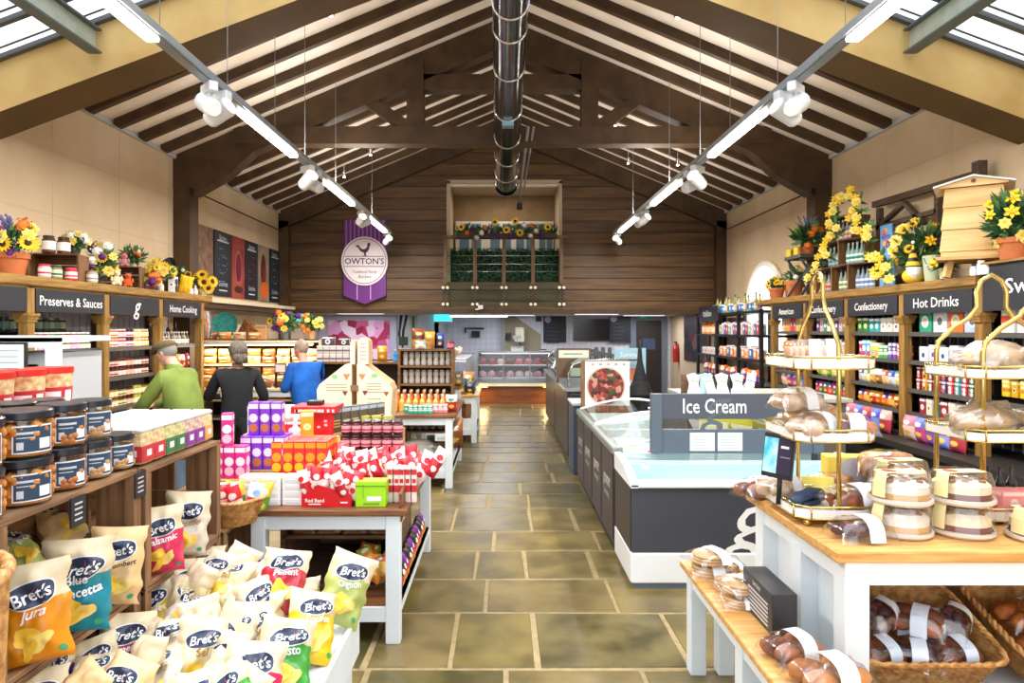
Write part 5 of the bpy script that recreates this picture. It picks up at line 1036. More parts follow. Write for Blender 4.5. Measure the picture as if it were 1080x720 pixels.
mb = MB(); g = [(.05, .732), (.12, .75), (.30, .783), (.50, .797), (.64, .80)]; mb.add([(.05, y, z) for y, z in g]+[(1.70, y, z) for y, z in g], [(i, i+1, 6+i, 5+i) for i in range(4)], FG, True); mb.build('glass_lid', t)
mb = MB(); text(mb, 'g', .62, WT, (.77, .008, .47), '-y', shear=.35, bold=.0); mb.build('script_logo', fp)
cupp = [(.12+.2*i, .2+.2*j) for i in range(8) for j in range(2)]
IC = [jarp(M(a, .4), b, c, r=.075, h=.12) for a, b, c in (('#e9f2f0', '#8fd0dc', '#dff3f4'), ('#f2e6d8', '#e8f0ee', '#a8dce4'), ('#e6f2f4', '#d9eef0', '#f3e3d0'))]
for i, (a, b) in enumerate(cupp): IC[i % 3].put((.864+a, 4.6+b, .381), 0, 'pale ice cream tub inside the chest freezer', 'ice cream tubs in the chest freezer', cat='ice cream tub')
# sign frame on the freezer
t = thing('ice_cream_sign', 'grey sign frame reading Ice Cream standing behind the freezer glass', 'sign', (1.149, 5.30, 0)); GB_ = M('#4c505c', .5, name='slate_grey_board'); GL = M('#56616e', .5, name='slate_post')
mb = MB(); mb.bbox(0, .085, -.03, .03, .79, 1.25, GL, .003); mb.build('post', t); mb = MB(); mb.bbox(1.25, 1.335, -.03, .03, .79, 1.25, GL, .003); mb.build('post', t)
mb = MB(); mb.bbox(.085, 1.25, -.02, .02, 1.055, 1.25, GB_, .003); text(mb, 'g', .42, M('#5a5f6c', .5), (.48, -.022, 1.15), shear=.3); tb_ = mb.build('top_board', t); mb = MB(); mb.bbox(.085, 1.25, -.02, .02, .79, .975, GL, .003); lb_ = mb.build('lower_board', t)
mb = MB(); text(mb, 'Ice Cream', .16, WT, (.49, -.024, 1.15), '-y', bold=.008, width=.49); mb.build('lettering', tb_)
for a, l in ((.30, 1), (.515, 2)):
    mb = MB(); mb.box(a, a+.19, -.025, -.021, .81, .95, M('#eef2f2', .5)); 
    for k in range(5): mb.box(a+.02, a+.02+(.11 if k % 2 else .14), -.026, -.025, .83+k*.022, .836+k*.022, M('#9aa4a8', .5))
    mb.build('notice_card', lb_)
# curved-glass freezers
for k, (y0, y1, l) in enumerate(((5.34, 6.6, 'curved-glass display freezer directly behind the Ice Cream sign'), (6.62, 7.9, 'curved-glass display freezer under the round pizza picture'))):
    t = thing('display_freezer', l, 'freezer', (.864, y0, 0)); D = y1-y0; GR_ = M('#8a9490', .35, .3, name='freezer_rim')
    Wd = 1.6 if k == 0 else .98; mb = MB(); mb.box(.01, Wd, .0, D, .06, .36, CHB); mb.box(.01, .06, 0, D, .36, .78, CHB); mb.box(Wd-.05, Wd, 0, D, .36, .90, CHB); mb.box(.06, Wd-.05, 0, .02, .36, .78, ICE); mb.box(.06, Wd-.05, D-.02, D, .36, .78, ICE); mb.box(.02, Wd-.02, .02, D-.02, 0, .06, BLK); mb.build('cabinet_body', t)
    for a in (0, D/2): mb = MB(); mb.box(.0, .01, a+.02, a+D/2-.02, .10, .76, M('#43393a', .4)); mb.build('side_panel', t)
    for a in (D*.25, D*.75): mb = MB(); text(mb, "gourmet", .16, WT, (-.002, a, .52), '-x', shear=.3, width=.34); text(mb, "farm shop", .07, WT, (-.002, a, .40), '-x', width=.24); mb.build('lettering', t)
    mb = MB(); mb.bbox(-.012, .08, 0, D, .77, .83, GR_, .01); mb.build('front_rim', t); mb = MB(); mb.bbox(Wd-.1, Wd+.02, 0, D, .88, .94, GR_, .01); mb.build('back_rim', t)
    arc = lambda: [(.03+(Wd-.1)*i/12, .83+.13*math.sin(PI*min(1, i/12*.75)/1.0)*.9) for i in range(13)]
    for yy in (0.01, D-.03):
        mb = MB(); mb.tube([(x, yy, z) for x, z in arc()], .014, FW_, 6); mb.build('lid_frame', t)
    mb = MB(); A = arc(); mb.add([(x, .02, z) for x, z in A]+[(x, D-.03, z) for x, z in A], [(i, i+1, 14+i, 13+i) for i in range(12)], thin_glass('#eef5f4', .975, .03), True); mb.build('curved_lid', t)
    mb = MB(); mb.box(.06, Wd-.05, .02, D-.02, .55, .56, M('#c8ccc8', .5)); mb.build('inner_floor', t)
MEAT = [bagp(.22, .3, .06, a, b, seed=70+i, name='frozen_pack', panel=c) for i, (a, b, c) in enumerate((('#b83a54', '#d8607a', '#f0e0e4'), ('#a02a40', '#c84a5a', '#f4f0f0'), ('#c87a5a', '#e0b090', '#f0e8dc')))]
rr = random.Random(5)
for i in range(10):
    MEAT[i % 3].put((1.15+.25*(i % 5), 5.55+.5*(i//5), .57+.0*i), (-PI/2+.1, 0, .1), 'frozen meat pack lying inside the front curved-glass freezer', 'frozen packs in the front curved-glass freezer', cat='frozen pack')
for i in range(10):
    MEAT[(i+1) % 3].put((1.0+.16*(i % 5), 6.85+.5*(i//5), .57), (-PI/2+.1, 0, -.1), 'frozen pack lying inside the freezer under the pizza picture', 'frozen packs in the pizza freezer', cat='frozen pack')
t = thing('price_card', 'white notice card propped inside the front curved-glass freezer', 'notice', (1.12, 6.0, .60)); mb = MB(); mb.T = Matrix.Rotation(-.9, 4, 'X'); mb.box(-.17, .17, -.003, .003, 0, .26, M('#e6eef4', .5)); mb.box(-.12, .1, -.005, -.003, .15, .17, M('#d8b080', .5)); mb.box(-.12, .12, -.005, -.003, .08, .1, M('#a8b4c0', .5)); mb.build('card', t)
# pizza picture board
t = thing('picture_board', 'white board with a big round pizza picture on the freezer', 'board', (0, 7.95, 0)); x0, _, z1 = px(613, 380, 7.95); x1 = px(664, 0, 7.95)[0]; cx, _, cz = px(639, 406, 7.95)
mb = MB(); mb.bbox(x0, x1, -.0, .06, .0, z1, wood('#8a6a4a', '#6a4a30', 'z', .6, name='board_edge')); mb.build('backing_post', t); mb = MB(); mb.box(x0+.045, x1, -.006, 0, .86, z1-.01, M('#dfeaea', .5)); ps_ = mb.build('poster_sheet', t)
mb = MB(); PZ = mottle(['#6a241e', '#8a3226', '#a85040', '#3a4a2a', '#c08878', '#4a1818', '#7a3028'], 22, .5, 'pizza_print')
mb.poly([(cx+.225*math.cos(2*PI*i/40), -.010, cz-.01+.225*math.sin(2*PI*i/40)) for i in range(40)], M('#c8b8a0', .5)); mb.poly([(cx+.208*math.cos(2*PI*i/40), -.012, cz-.01+.208*math.sin(2*PI*i/40)) for i in range(40)], PZ); mb.build('pizza_picture', ps_)
mb = MB()
for k in range(5): mb.box(x0+.12+k*.09, x0+.15+k*.09, -.009, -.006, z1-.055, z1-.035, M(('#d8a020', '#7a8a90', '#8a9aa0', '#6a7a80', '#5a9a90')[k], .5))
mb.build('printing', t)
def sboard(name, label, cat, u0, u1, v0, v1, Y, m, zb, extra=None, frame=None, th=.03):
    x0, _, z1 = px(u0, v0, Y); x1, _, z0 = px(u1, v1, Y); t = thing(name, label, cat, ((x0+x1)/2, Y, 0)); w = (x1-x0)/2
    mb = MB(); mb.box(-w, w, -th/2, th/2, z0, z1, m); pn = mb.build('panel', t)
    if zb is not None and zb < z0: mb = MB(); mb.box(-w, -w+.03, -th/2, th/2, zb, z0, frame or m); mb.box(w-.03, w, -th/2, th/2, zb, z0, frame or m); mb.build('stand', t)
    if extra: e = MB(); extra(e, w, z0, z1, -th/2-.004); e.build('printing', pn)
    return t
# dark service counters in the row behind
BCN = M('#38363a', .35, .2, name='dark_counter'); STN = M('#9a9ea2', .3, .7, name='steel_top')
for y0, y1, l in ((9.0, 11.2, 'dark steel-topped service counter behind the freezers'), (11.25, 13.6, 'dark service counter closest to the menu boards')):
    t = thing('service_counter', l, 'counter', (.82, y0, 0)); D = y1-y0
    mb = MB(); mb.bbox(.04, 1.1, .0, D, .05, .92, BCN, .03); mb.build('cabinet_body', t); mb = MB(); mb.bbox(0, 1.14, -.01, D, .92, .97, STN, .01); mb.build('worktop', t)
    mb = MB(); mb.box(.08, 1.05, .05, D-.05, 0, .05, BLK); mb.build('kick_plate', t)
    mb = MB(); a = [(.06, .97), (.06, 1.15), (.12, 1.28), (.3, 1.34), (1.0, 1.34)]; mb.add([(x, .1, z) for x, z in a]+[(x, D-.1, z) for x, z in a], [(i, i+1, 6+i, 5+i) for i in range(4)], thin_glass('#c8d0d0', .8, .05), True); mb.build('sneeze_guard', t)
    for yy in (.1, D-.1): mb = MB(); mb.tube([(x, yy, z) for x, z in a], .012, CHR, 6); mb.build('guard_frame', t)
t = thing('narrow_cabinet', 'narrow blue-grey cabinet end between freezer and counter', 'cabinet', (.85, 8.2, 0)); mb = MB(); mb.bbox(0, .5, 0, .6, 0, .83, M('#3c4c60', .4), .01); mb.bbox(-.01, .52, -.01, .62, .83, .86, M('#d8dcd8', .4)); mb.build('body', t); mb = MB(); mb.box(.05, .12, -.004, 0, .1, .55, WT); mb.box(.2, .42, -.004, 0, .62, .78, M('#8ab0d0', .4)); mb.build('door_panel', t)
SG = M('#dfe8d8', .5)
sboard('framed_board', 'wood-framed board with pale green heading on the dark counter', 'board', 587, 623, 367, 398, 9.9, M('#6b5540', .6), .97, lambda e, w, a, b, y: (e.box(-w*.88, w*.88, y, y+.002, b-.14, b-.03, SG), e.box(-w*.6, w*.5, y-.002, y, b-.09, b-.075, M('#7a8a7a', .5)), e.box(-w*.2, w*.4, y, y+.002, a+.02, a+.14, M('#c8d8c0', .5))))
sboard('price_board', 'light blue price board standing on the dark counter', 'board', 648, 681, 367, 402, 9.3, M('#9ac4d8', .5), .97, lambda e, w, a, b, y: (text(e, 'Summer', .1, WT, (0, y, b-.09), shear=.2, width=w*1.4), text(e, 'Barbecue', .1, WT, (0, y, b-.19), shear=.2, width=w*1.5), e.box(-w*.2, w*.5, y, y+.002, a+.02, a+.18, M('#c8784a', .5))))
for k, u in enumerate((627, 634, 641)): sboard('menu_card', 'thin grey menu stand between the two boards on the counter', 'menu stand', u, u+4, 366, 384, 10.5, M('#4a4c54', .5), .97)['group'] = 'thin grey menu stands on the counter'
# folded black parasol
t = thing('folded_parasol', 'black folded parasol hanging beside the pizza picture', 'parasol', (1.68, 8.35, 0)); mb = MB()
mb.T = Matrix.Rotation(0, 4, 'Z'); mb.lathe([(.02, 1.55), (.035, 1.35), (.09, 1.12), (.17, .95), (.13, .88), (.03, .80), (0, .80)], M('#15161a', .7, bump=.5, scale=20), 14, sx=1, sy=.6); mb.build('canopy', t); mb = MB(); mb.cyl((0, 0, 0), (0, 0, 1.62), .015, .012, BLK, 8); mb.build('pole', t); mb = MB(); mb.lathe([(.16, 0), (.16, .04), (.03, .07), (0, .07)], BLK, 16); mb.build('base', t)
# till desk with leaflets
t = thing('till_desk', 'grey till desk with raised side shelf behind the Ice Cream sign', 'desk', (2.32, 7.4, 0)); mb = MB(); mb.bbox(-.35, 1.1, -.6, .5, 0, 1.02, M('#6e6a5e', .5)); mb.build('desk_body', t); mb = MB(); mb.bbox(-.4, 1.15, -.65, .55, 1.02, 1.06, M('#b9bcb4', .4)); mb.build('worktop', t); mb = MB(); mb.box(-.38, .3, -.66, -.65, .7, 1.06, M('#c8c03a', .5)); mb.build('yellow_edge', t)
TX_ = M('#8a9098', .6)
for k in range(9):
    c = ('#e9ecef', '#dfe3e6', '#c8d8e0', '#f0f0f0')[k % 4]; t = thing('leaflet', 'upright white leaflet in the rack on the till desk', 'leaflet', (1.92+k*.075, 6.95+.03*(k % 3), 1.061), group='leaflets on the till desk'); mb = MB(); mb.T = Matrix.Rotation(.25*(-1 if k % 2 else 1), 4, 'Y') @ Matrix.Rotation(-.2, 4, 'X'); mb.box(-.045, .045, -.004, .004, 0, .24, M(c, .5)); mb.box(-.04, .04, -.0052, -.004, .16, .17, M(('#5a9a5a', '#c8a03a', '#3a6aa8')[k % 3], .5)); mb.box(-.04, .02, -.0052, -.004, .12, .125, TX_); mb.build('sheet', t)
t = thing('leaflet_rack', 'brown wooden leaflet rack on the till desk', 'rack', (1.98, 7.1, 1.061)); mb = MB(); mb.box(-.12, .1, 0, .02, 0, .22, wood('#7a5a3c', '#5a4028', 'x', .6)); mb.box(-.12, .1, -.06, 0, 0, .06, wood('#7a5a3c', '#5a4028', 'x', .6)); mb.build('rack_body', t)
sboard('price_board', 'small tilted pale blue card stand on the till desk', 'card', 738, 750, 394, 414, 7.0, M('#a8c8e0', .5), 1.061, lambda e, w, a, b, y: e.box(-w*.7, w*.5, y, y+.002, b-.06, b-.045, WT))
t = thing('fabric_chair_back', 'dark rounded bag standing on the till desk', 'bag', (2.32, 7.2, 1.061)); mb = MB(); mb.loft([((0, 0, 0), .09, .05), ((0, 0, .12), .085, .05), ((.02, 0, .2), .05, .04), ((.03, 0, .25), .02, .02)], M('#2e3036', .8), 12); mb.build('bag_body', t)
bottlep(C('#e6e8ea'), '#f4f4f4', '#c8ccd0', r=.05, h=.2).put((2.56, 7.1, 1.061), 0, 'squat white dispenser bottle on the till desk')
t = thing('fire_extinguisher', 'red fire extinguisher on the far corner wall', 'fire extinguisher', (4.47, 17.6, .9)); mb = MB(); mb.lathe([(0, 0), (.08, 0), (.08, .36), (.04, .44), (.03, .5), (0, .5)], M('#b01c1c', .3), 16); mb.build('cylinder', t); mb = MB(); mb.box(-.05, .03, -.02, .02, .5, .53, BLK); mb.tube([(.03, 0, .48), (.1, 0, .4), (.09, 0, .2)], .012, BLK, 6); mb.build('nozzle', t)
# ------------------------------------------------------------------ butchery counter
GC = thin_glass('#e0e6ea', .88, .03); WDC = wood('#8a4c22', '#5f3010', 'x', .4, 1, name='counter_wood')
def meat_counter(name, label, loc, rz, w):
    t = thing(name, label, 'meat counter', loc, rz); h = w/2
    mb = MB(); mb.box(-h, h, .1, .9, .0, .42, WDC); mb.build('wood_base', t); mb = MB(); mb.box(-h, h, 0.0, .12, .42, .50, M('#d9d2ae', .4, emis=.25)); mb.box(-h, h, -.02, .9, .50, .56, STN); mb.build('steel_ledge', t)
    mb = MB(); mb.box(-h, h, .12, .85, .56, .60, M('#9a9ea2', .4)); mb.box(-h, h, .45, .85, .86, .88, M('#8a9094', .4)); mb.box(-h, h, .85, .88, .56, 1.2, M('#5c6066', .4)); mb.build('display_deck', t)
    mb = MB(); mb.add([(-h, .02, .56), (h, .02, .56), (h, .10, 1.18), (-h, .10, 1.18)], [(0, 1, 2, 3)], GC); mb.build('front_glass', t); mb = MB(); mb.box(-h, h, .08, .86, 1.19, 1.215, STN); mb.build('top_shelf', t)
    n = int(w/.9)+1
    for i in range(n+1): x = -h+i*w/n; mb = MB(); mb.box(x-.01, x+.01, .02, .1, .56, 1.2, STN); mb.build('glass_post', t)
    mb = MB(); mb.box(-h+.1, h-.1, .1, .84, 1.172, 1.186, M('#fff2e6', .5, emis=1.2)); mb.build('light_strip', t)
    return t
meat_counter('meat_counter', 'glass-fronted butchery counter across the end of the aisle', (.33, 15.9, 0), 0, 1.85)
meat_counter('meat_counter', 'glass-fronted counter running along the aisle beside the wrapped cheeses', (-1.5+.95, 13.8, 0), PI/2, 3.3)
MT = ['#a83a4a', '#c86a7a', '#8a2a30', '#d89aa0', '#b05a3a', '#e0a8b0', '#d8c8b8', '#7a3a20']
def meatp(c, k):
    def mk(): mb = MB(); mb.ell((0, 0, .035), (.09, .06, .045), M(c, .35, var=.3, scale=30), 10, 6, jit=.5, seed=k); mb.box(-.1, .1, -.07, .07, 0, .008, PLW); return mb.build('meat_tray')
    return Proto(mk)
MTP = [meatp(c, i) for i, c in enumerate(MT)]; rr = random.Random(8)
for i in range(8):
    for j in range(2): MTP[rr.randrange(8)].put((-.48+i*.22, 16.12+j*.16, .60), rr.uniform(-.3, .3), 'tray of fresh meat on the lower deck of the end counter', 'meat trays in the end counter', cat='meat tray', scale=(1.05, 1.15, 2.0))
    MTP[rr.randrange(8)].put((-.48+i*.22, 16.5, .881), rr.uniform(-.3, .3), 'tray of meat on the upper shelf of the end counter', 'meat trays on the end counter shelf', cat='meat tray', scale=(1.05, 1.3, 2.0))
for i in range(12):
    MTP[rr.randrange(8)].put((-.78, 12.3+i*.26, .60), PI/2+rr.uniform(-.3, .3), 'tray of wrapped meat in the counter along the aisle', 'meat trays in the aisle counter', cat='meat tray', scale=(1.2, 1.3, 1.8))
    bagp(.16, .16, .06, rr.choice(['#b08a5a', '#8a4a3a', '#c8c0b0', '#6a5040']), '#d8b08a', seed=i, name='deli_pack').put((-.95, 12.3+i*.26, 1.216), PI/2, ('deli pack on top of the aisle counter, ' + ['brown', 'tan', 'grey', 'dark', 'buff', 'ochre', 'rust'][i % 7]) if 0 else 'small deli pack on the glass top of the aisle counter', 'deli packs on the aisle counter top', cat='deli pack')
t = thing('deli_scales', 'white deli scales on the end counter top', 'scales', (.35, 16.3, 1.216)); mb = MB(); mb.bbox(-.15, .15, -.14, .14, 0, .1, PLW); mb.build('scale_body', t); mb = MB(); mb.box(-.16, .16, -.13, .13, .11, .125, STN); mb.cyl((0, .1, .1), (0, .1, .32), .012, .012, STN, 8); mb.box(-.1, .1, .08, .12, .3, .38, PLW); mb.build('display', t)
for x_ in (-.45, 1.05):
    t = thing('counter_foot_light', ('small warm light under the end counter lip on the cheese side', 'small warm light under the end counter lip on the freezer side')[x_ > 0], 'lamp', (x_, 15.86, .40)); mb = MB(); mb.box(-.1, .1, -.02, .02, 0, .012, M('#ffcf70', .5, emis=5, name='warm_lamp')); mb.build('lamp_strip', t); o = area('foot_light_glow', (0, -.03, -.01), (math.radians(-25), 0, 0), .2, .04, 3, (1, .72, .3)); o.parent = t
# lower wall unit for the bakery corner and dresser behind the board
def dresser(name, label, x0, x1, y, z0, shelves, ztop, d=.35, m=None):
    t = thing(name, label, 'shelf unit', ((x0+x1)/2, y, 0)); w = (x1-x0)/2; m = m or wood('#8a6238', '#5f4022', 'x', .6, name='dresser_wood')
    for s in (-1, 1): a, b = sorted((s*w, s*(w-.03))); mb = MB(); mb.box(a, b, -d/2, d/2, z0, ztop, m); mb.build('side_panel', t)
    for z in shelves: mb = MB(); mb.box(-w+.03, w-.03, -d/2, d/2, z-.025, z, m); mb.build('shelf', t)
    mb = MB(); mb.box(-w+.03, w-.03, d/2-.02, d/2, z0, ztop, M('#4a3520', .7)); mb.build('back_panel', t); return t
dresser('bakery_display', 'stepped warm-lit bakery display behind the shoppers', -4.45, -2.65, 10.2, 0, [.45, .72, .97, 1.24, 1.58], 1.6, .5, M('#e0cfae', .6, name='pale_display'))
dresser('bottle_dresser', 'brown wooden dresser of jars on the orange-bottle table', -1.32, -.62, 8.75, .81, [.86, 1.06, 1.29, 1.5], 1.5, .3)
dresser('jar_dresser', 'tall brown dresser of cartons beside the cream board display', -2.6, -1.3, 9.5, 0, [.5, .9, 1.3], 1.32, .4)
o = area('bakery_display_light', (-3.55, 9.90, 1.50), (math.radians(-10), 0, 0), 1.6, .08, 18, (1, .88, .7))
t = thing('display_lamp', 'slim lamp bar over the bakery display', 'lamp', (-3.55, 9.93, 1.52)); mb = MB(); mb.box(-.8, .8, -.02, .02, .0, .03, WH); mb.build('housing', t); mb = MB(); mb.box(-.78, .78, -.018, .018, -.008, 0, M('#ffe6bf', .5, emis=4)); mb.build('diffuser', t)
# ================================================================== CRATES AND JARS BY THE FRONT
CRW = wood('#9a7350', '#6e4e34', 'z', .75, 2.2, name='old_crate_wood'); CRY = wood('#a07a56', '#745338', 'x', .75, 2.2, name='old_crate_wood')
def bigcrate(label, loc, w, d, h, rz=PI/2):   # opens towards -y before turning
    t = thing('apple_crate', label, 'crate', loc, rz); b = .018
    for s in (-1, 1):
        mb = MB(); x0, x1 = sorted((s*w/2, s*(w/2-b)))
        mb.box(x0, x1, -d/2, d/2, 0, h*.48, CRW); mb.box(x0, x1, -d/2, -.03, h*.48+.004, h*.80, CRW); mb.box(x0, x1, .03, d/2, h*.48+.004, h*.80, CRW); mb.box(x0, x1, -d/2, d/2, h*.80, h, CRW)
        mb.build('end_panel', t)
        for y in (-d/2+.02, d/2-.03): mb = MB(); a, c = sorted((s*(w/2-b), s*(w/2-b-.03))); mb.box(a, c, y-.02, y+.02, .02, h-.02, CRW); mb.build('corner_batten', t)
    mb = MB()
    for k in range(3): mb.box(-w/2+b, w/2-b, d/2-.014, d/2, k*h/3+.006, (k+1)*h/3-.006, CRY)
    mb.build('back_slats', t)
    for z in (0, h-.02):
        mb = MB()
        for k in range(3): mb.bbox(-w/2+b*0, w/2, -d/2+k*d/3+.003, -d/2+(k+1)*d/3-.003, z, z+.02, CRY, .003)
        mb.build('shelf_board', t)
    return t
CXc = -1.66
bigcrate('upper old apple crate holding the orange and teal crisp bags', (CXc, 2.36, .69), .79, .40, .50)
bigcrate('lower old apple crate under the orange and teal crisp bags', (CXc, 2.36, .18), .79, .40, .505)
bigcrate('upper old apple crate holding the pink and white crisp bags', (CXc+.01, 3.14, .69), .74, .40, .49)
bigcrate('lower old apple crate under the pink and white crisp bags', (CXc+.01, 3.14, .18), .74, .40, .505)
bigcrate('tall upright apple crate between the jar stand and the gift table', (-1.62, 3.76, 0), .42, .34, .69)
t = thing('wooden_plinth', 'low wooden plinth carrying the stack of apple crates', 'plinth', (CXc, 2.74, 0)); mb = MB(); mb.box(-.19, .19, -.77, .77, 0, .178, CRW); mb.build('plinth_body', t)
t = thing('apple_crate', 'wide crate row carrying the back tubs behind the jar stand', 'crate', (-2.10, 2.75, 0)); mb = MB(); mb.box(-.22, .22, -.85, .95, 1.14, 1.19, CRY); mb.build('shelf_board', t); mb = MB(); mb.box(-.2, .2, -.8, .9, 0, 1.14, CRW); mb.build('body', t)
# wicker hamper
def wicker(mb, rings, m, n=64, sq=4, amp=.004, rows=22):
    """rings: (hx, hy, z) from bottom to top; superellipse section, woven relief"""
    vs = []; 
    for j in range(rows+1):
        f = j/rows*(len(rings)-1); i0 = min(int(f), len(rings)-2); g = f-i0; a, b = rings[i0], rings[i0+1]
        hx, hy, z = (a[q]+(b[q]-a[q])*g for q in range(3))
        for i in range(n):
            t_ = 2*PI*i/n; c, s = math.cos(t_), math.sin(t_); k = (abs(c)**sq+abs(s)**sq)**(-1/sq); w = amp*(1 if (i+j) % 2 else -1)
            vs.append(((hx+w)*k*c, (hy+w)*k*s, z))
    mb.add(vs, [(j*n+i, j*n+(i+1) % n, (j+1)*n+(i+1) % n, (j+1)*n+i) for j in range(rows) for i in range(n)], m, True)
    r0 = rings[0]; sec = [(r0[0]*(abs(math.cos(a))**sq+abs(math.sin(a))**sq)**(-1/sq)*math.cos(a), r0[1]*(abs(math.cos(a))**sq+abs(math.sin(a))**sq)**(-1/sq)*math.sin(a), r0[2]) for a in [2*PI*i/n for i in range(n)]]
    mb.poly(sec, m)
def rim(mb, hx, hy, z, r, m, sq=4, n=64):
    for ph in (0, PI): mb.tube([(hx*(abs(math.cos(a))**sq+abs(math.sin(a))**sq)**(-1/sq)*math.cos(a)+r*.6*math.cos(a*24+ph), hy*(abs(math.cos(a))**sq+abs(math.sin(a))**sq)**(-1/sq)*math.sin(a), z+r*.6*math.sin(a*24+ph)) for a in [2*PI*i/(n*3) for i in range(n*3+1)]], r, m, 5)
WK = M('#dba765', .6, var=.35, scale=30, h2='#a36c34', name='wicker'); WKD = M('#9a6434', .6, var=.35, scale=30, h2='#66401f', name='wicker')
t = thing('wicker_hamper', 'tall wicker hamper at the end of the crate stack', 'hamper', (-1.53, 1.62, 0)); mb = MB(); wicker(mb, [(.24, .24, .0), (.29, .29, 1.12)], WK, 72, 2, .006, 60); mb.build('woven_body', t); mb = MB(); rim(mb, .29, .29, 1.13, .012, WK, 2); mb.build('rim', t)
# large biscuit jars
def bigjar(content, lidc, lab, r=.086, h=.15, kind='biscuit'):
    def mk():
        mb = MB(); mb.lathe([(0, .002), (r*.95, .002), (r, .015), (r, h*.80), (r*.92, h*.86)], GLS, 28); o = mb.build('biscuit_jar')
        rr = random.Random(hash(content) % 99 if 0 else len(lab)+int(content[1:3], 16)); mb = MB(); mb.lathe([(0, .008), (r*.9, .008), (r*.9, h*.68), (0, h*.7)], M(content, .8, var=.4, scale=40), 20)
        for i in range(34): a = rr.uniform(0, 2*PI); z = rr.uniform(.02, h*.68); mb.ell((r*.86*math.cos(a), r*.86*math.sin(a), z), (.018, .018, .016), M(content, .7, var=.3, scale=50), 7, 5, jit=.3, seed=i)
        mb.build('biscuits', o)
        mb = MB(); mb.lathe([(r*.93, h*.82), (r*1.02, h*.83), (r*1.03, h*.97), (r*.97, h), (0, h)], M(lidc, .3), 28); mb.build('lid', o)
        mb = MB(); n = 10; a0, a1 = -1.25, .15   # curved label facing the aisle
        for (f0, f1, z0, z1, m, e) in ((0, 1, .12, .70, WT, .002), (.04, .96, .15, .67, M(lab, .5), .003), (.1, .6, .52, .57, M('#c8d0d8', .5), .004), (.1, .5, .44, .46, M('#c8d0d8', .5), .004), (.1, .25, .2, .36, M('#c9d4e2', .5), .004), (.6, .9, .2, .42, WT, .004)):
            A = [a0+(a1-a0)*(f0+(f1-f0)*i/n) for i in range(n+1)]; mb.add([((r+e)*math.cos(a), (r+e)*math.sin(a), h*z) for z in (z0, z1) for a in A], [(i, i+1, n+2+i, n+1+i) for i in range(n)], m)
        mb.build('label', o); return o
    return Proto(mk)
BJ1 = bigjar('#dd8f3c', '#20242c', '#27405c'); BJ2 = bigjar('#c87a3a', '#20242c', '#27405c', r=.075, h=.15); BJ3 = bigjar('#c8a070', '#20242c', '#2c4866', r=.068, h=.145)
zt = 1.191
nm = ('first', 'second', 'third', 'fourth', 'fifth', 'sixth')
ys = ((1.98, BJ1), (2.2, BJ1), (2.40, BJ2), (2.57, BJ3), (2.73, BJ3))
for k in (0, 1):
    for i, (y, P) in enumerate(ys):
        if k == 1 and i == 4: continue
        P.put((-1.55, y, zt+k*.1515), 0, '%s biscuit jar, %s from the hamper along the stand front' % (('bottom-layer', 'top-layer')[k], nm[i]), 'black-lidded biscuit jars on the crate stand')
        if i < 4: P.put((-1.74, y+.02, zt+k*.1515), .3, 'black-lidded biscuit jar in the row behind the front jars, %s layer' % ('bottom', 'top')[k], 'biscuit jars in the back row')
def redtub():
    r, h = .085, .17; mb = MB(); mb.lathe([(0, 0), (r*.9, 0), (r, h*.85)], M('#e8cf9c', .5, var=.4, h2='#c87a4a', scale=30), 24); o = mb.build('biscuit_tub'); mb = MB(); mb.lathe([(r, h*.83), (r*1.05, h*.84), (r*1.05, h*.98), (0, h)], M('#d3241f', .35), 24); mb.build('lid', o)
    mb = MB(); mb.lathe([(r*.93, h*.02), (r*.985, h*.5)], M('#c02430', .4), 24)
    n = 8
    for a0, a1, z0, z1, m in ((-1.2, -.5, .1, .4, M('#f2dfe0', .5)), (-.3, .1, .05, .42, PLW), (-2.6, -2.0, .1, .35, PLW)):
        A = [a0+(a1-a0)*i/n for i in range(n+1)]; mb.add([((r*(.935+.1*z)+.003)*math.cos(a), (r*(.935+.1*z)+.003)*math.sin(a), h*z) for z in (z0, z1) for a in A], [(i, i+1, n+2+i, n+1+i) for i in range(n)], m)
    mb.build('label', o); return o
RT = Proto(redtub)
for i in range(6): RT.put((-2.02, 2.12+i*.185, zt+.215), .0, 'red-lidded biscuit tub on the raised back row', 'red-lidded biscuit tubs on the raised back row', scale=1.05)
t = thing('riser_box', 'wooden riser under the red-lidded biscuit tubs', 'riser', (-2.02, 2.55, zt)); mb = MB(); mb.bbox(-.1, .1, -.55, .58, 0, .213, CRY); mb.build('riser_body', t)
# white-lid sweet tubs
def wtub(c, lab):
    def mk():
        mb = MB(); r, h = .046, .15; mb.bbox(-r, r, -r, r, 0, h*.86, M(c, .5, var=.5, scale=40, h2='#e8d8a8'), .008); o = mb.build('sweet_tub'); mb = MB(); mb.bbox(-r*1.04, r*1.04, -r*1.04, r*1.04, h*.86, h, M('#dfe2e3', .35), .008); mb.build('lid', o)
        mb = MB()
        for f in (0, 1): mb.T = Matrix.Rotation(f*PI/2, 4, 'Z'); mb.box(-r*.96, r*.96, -r-.002, -r, h*.06, h*.5, M(lab, .5)); mb.box(-r*.3, r*.5, -r-.003, -r-.002, h*.2, h*.38, M('#f0f0f0', .5))
        mb.build('label', o); return o
    return Proto(mk)
WTs = [wtub('#c8a070', '#c8303c'), wtub('#a8b060', '#2f7a4c'), wtub('#b880a8', '#8a3aa0'), wtub('#d8b888', '#e0a860'), wtub('#c88a6a', '#d84a5a')]
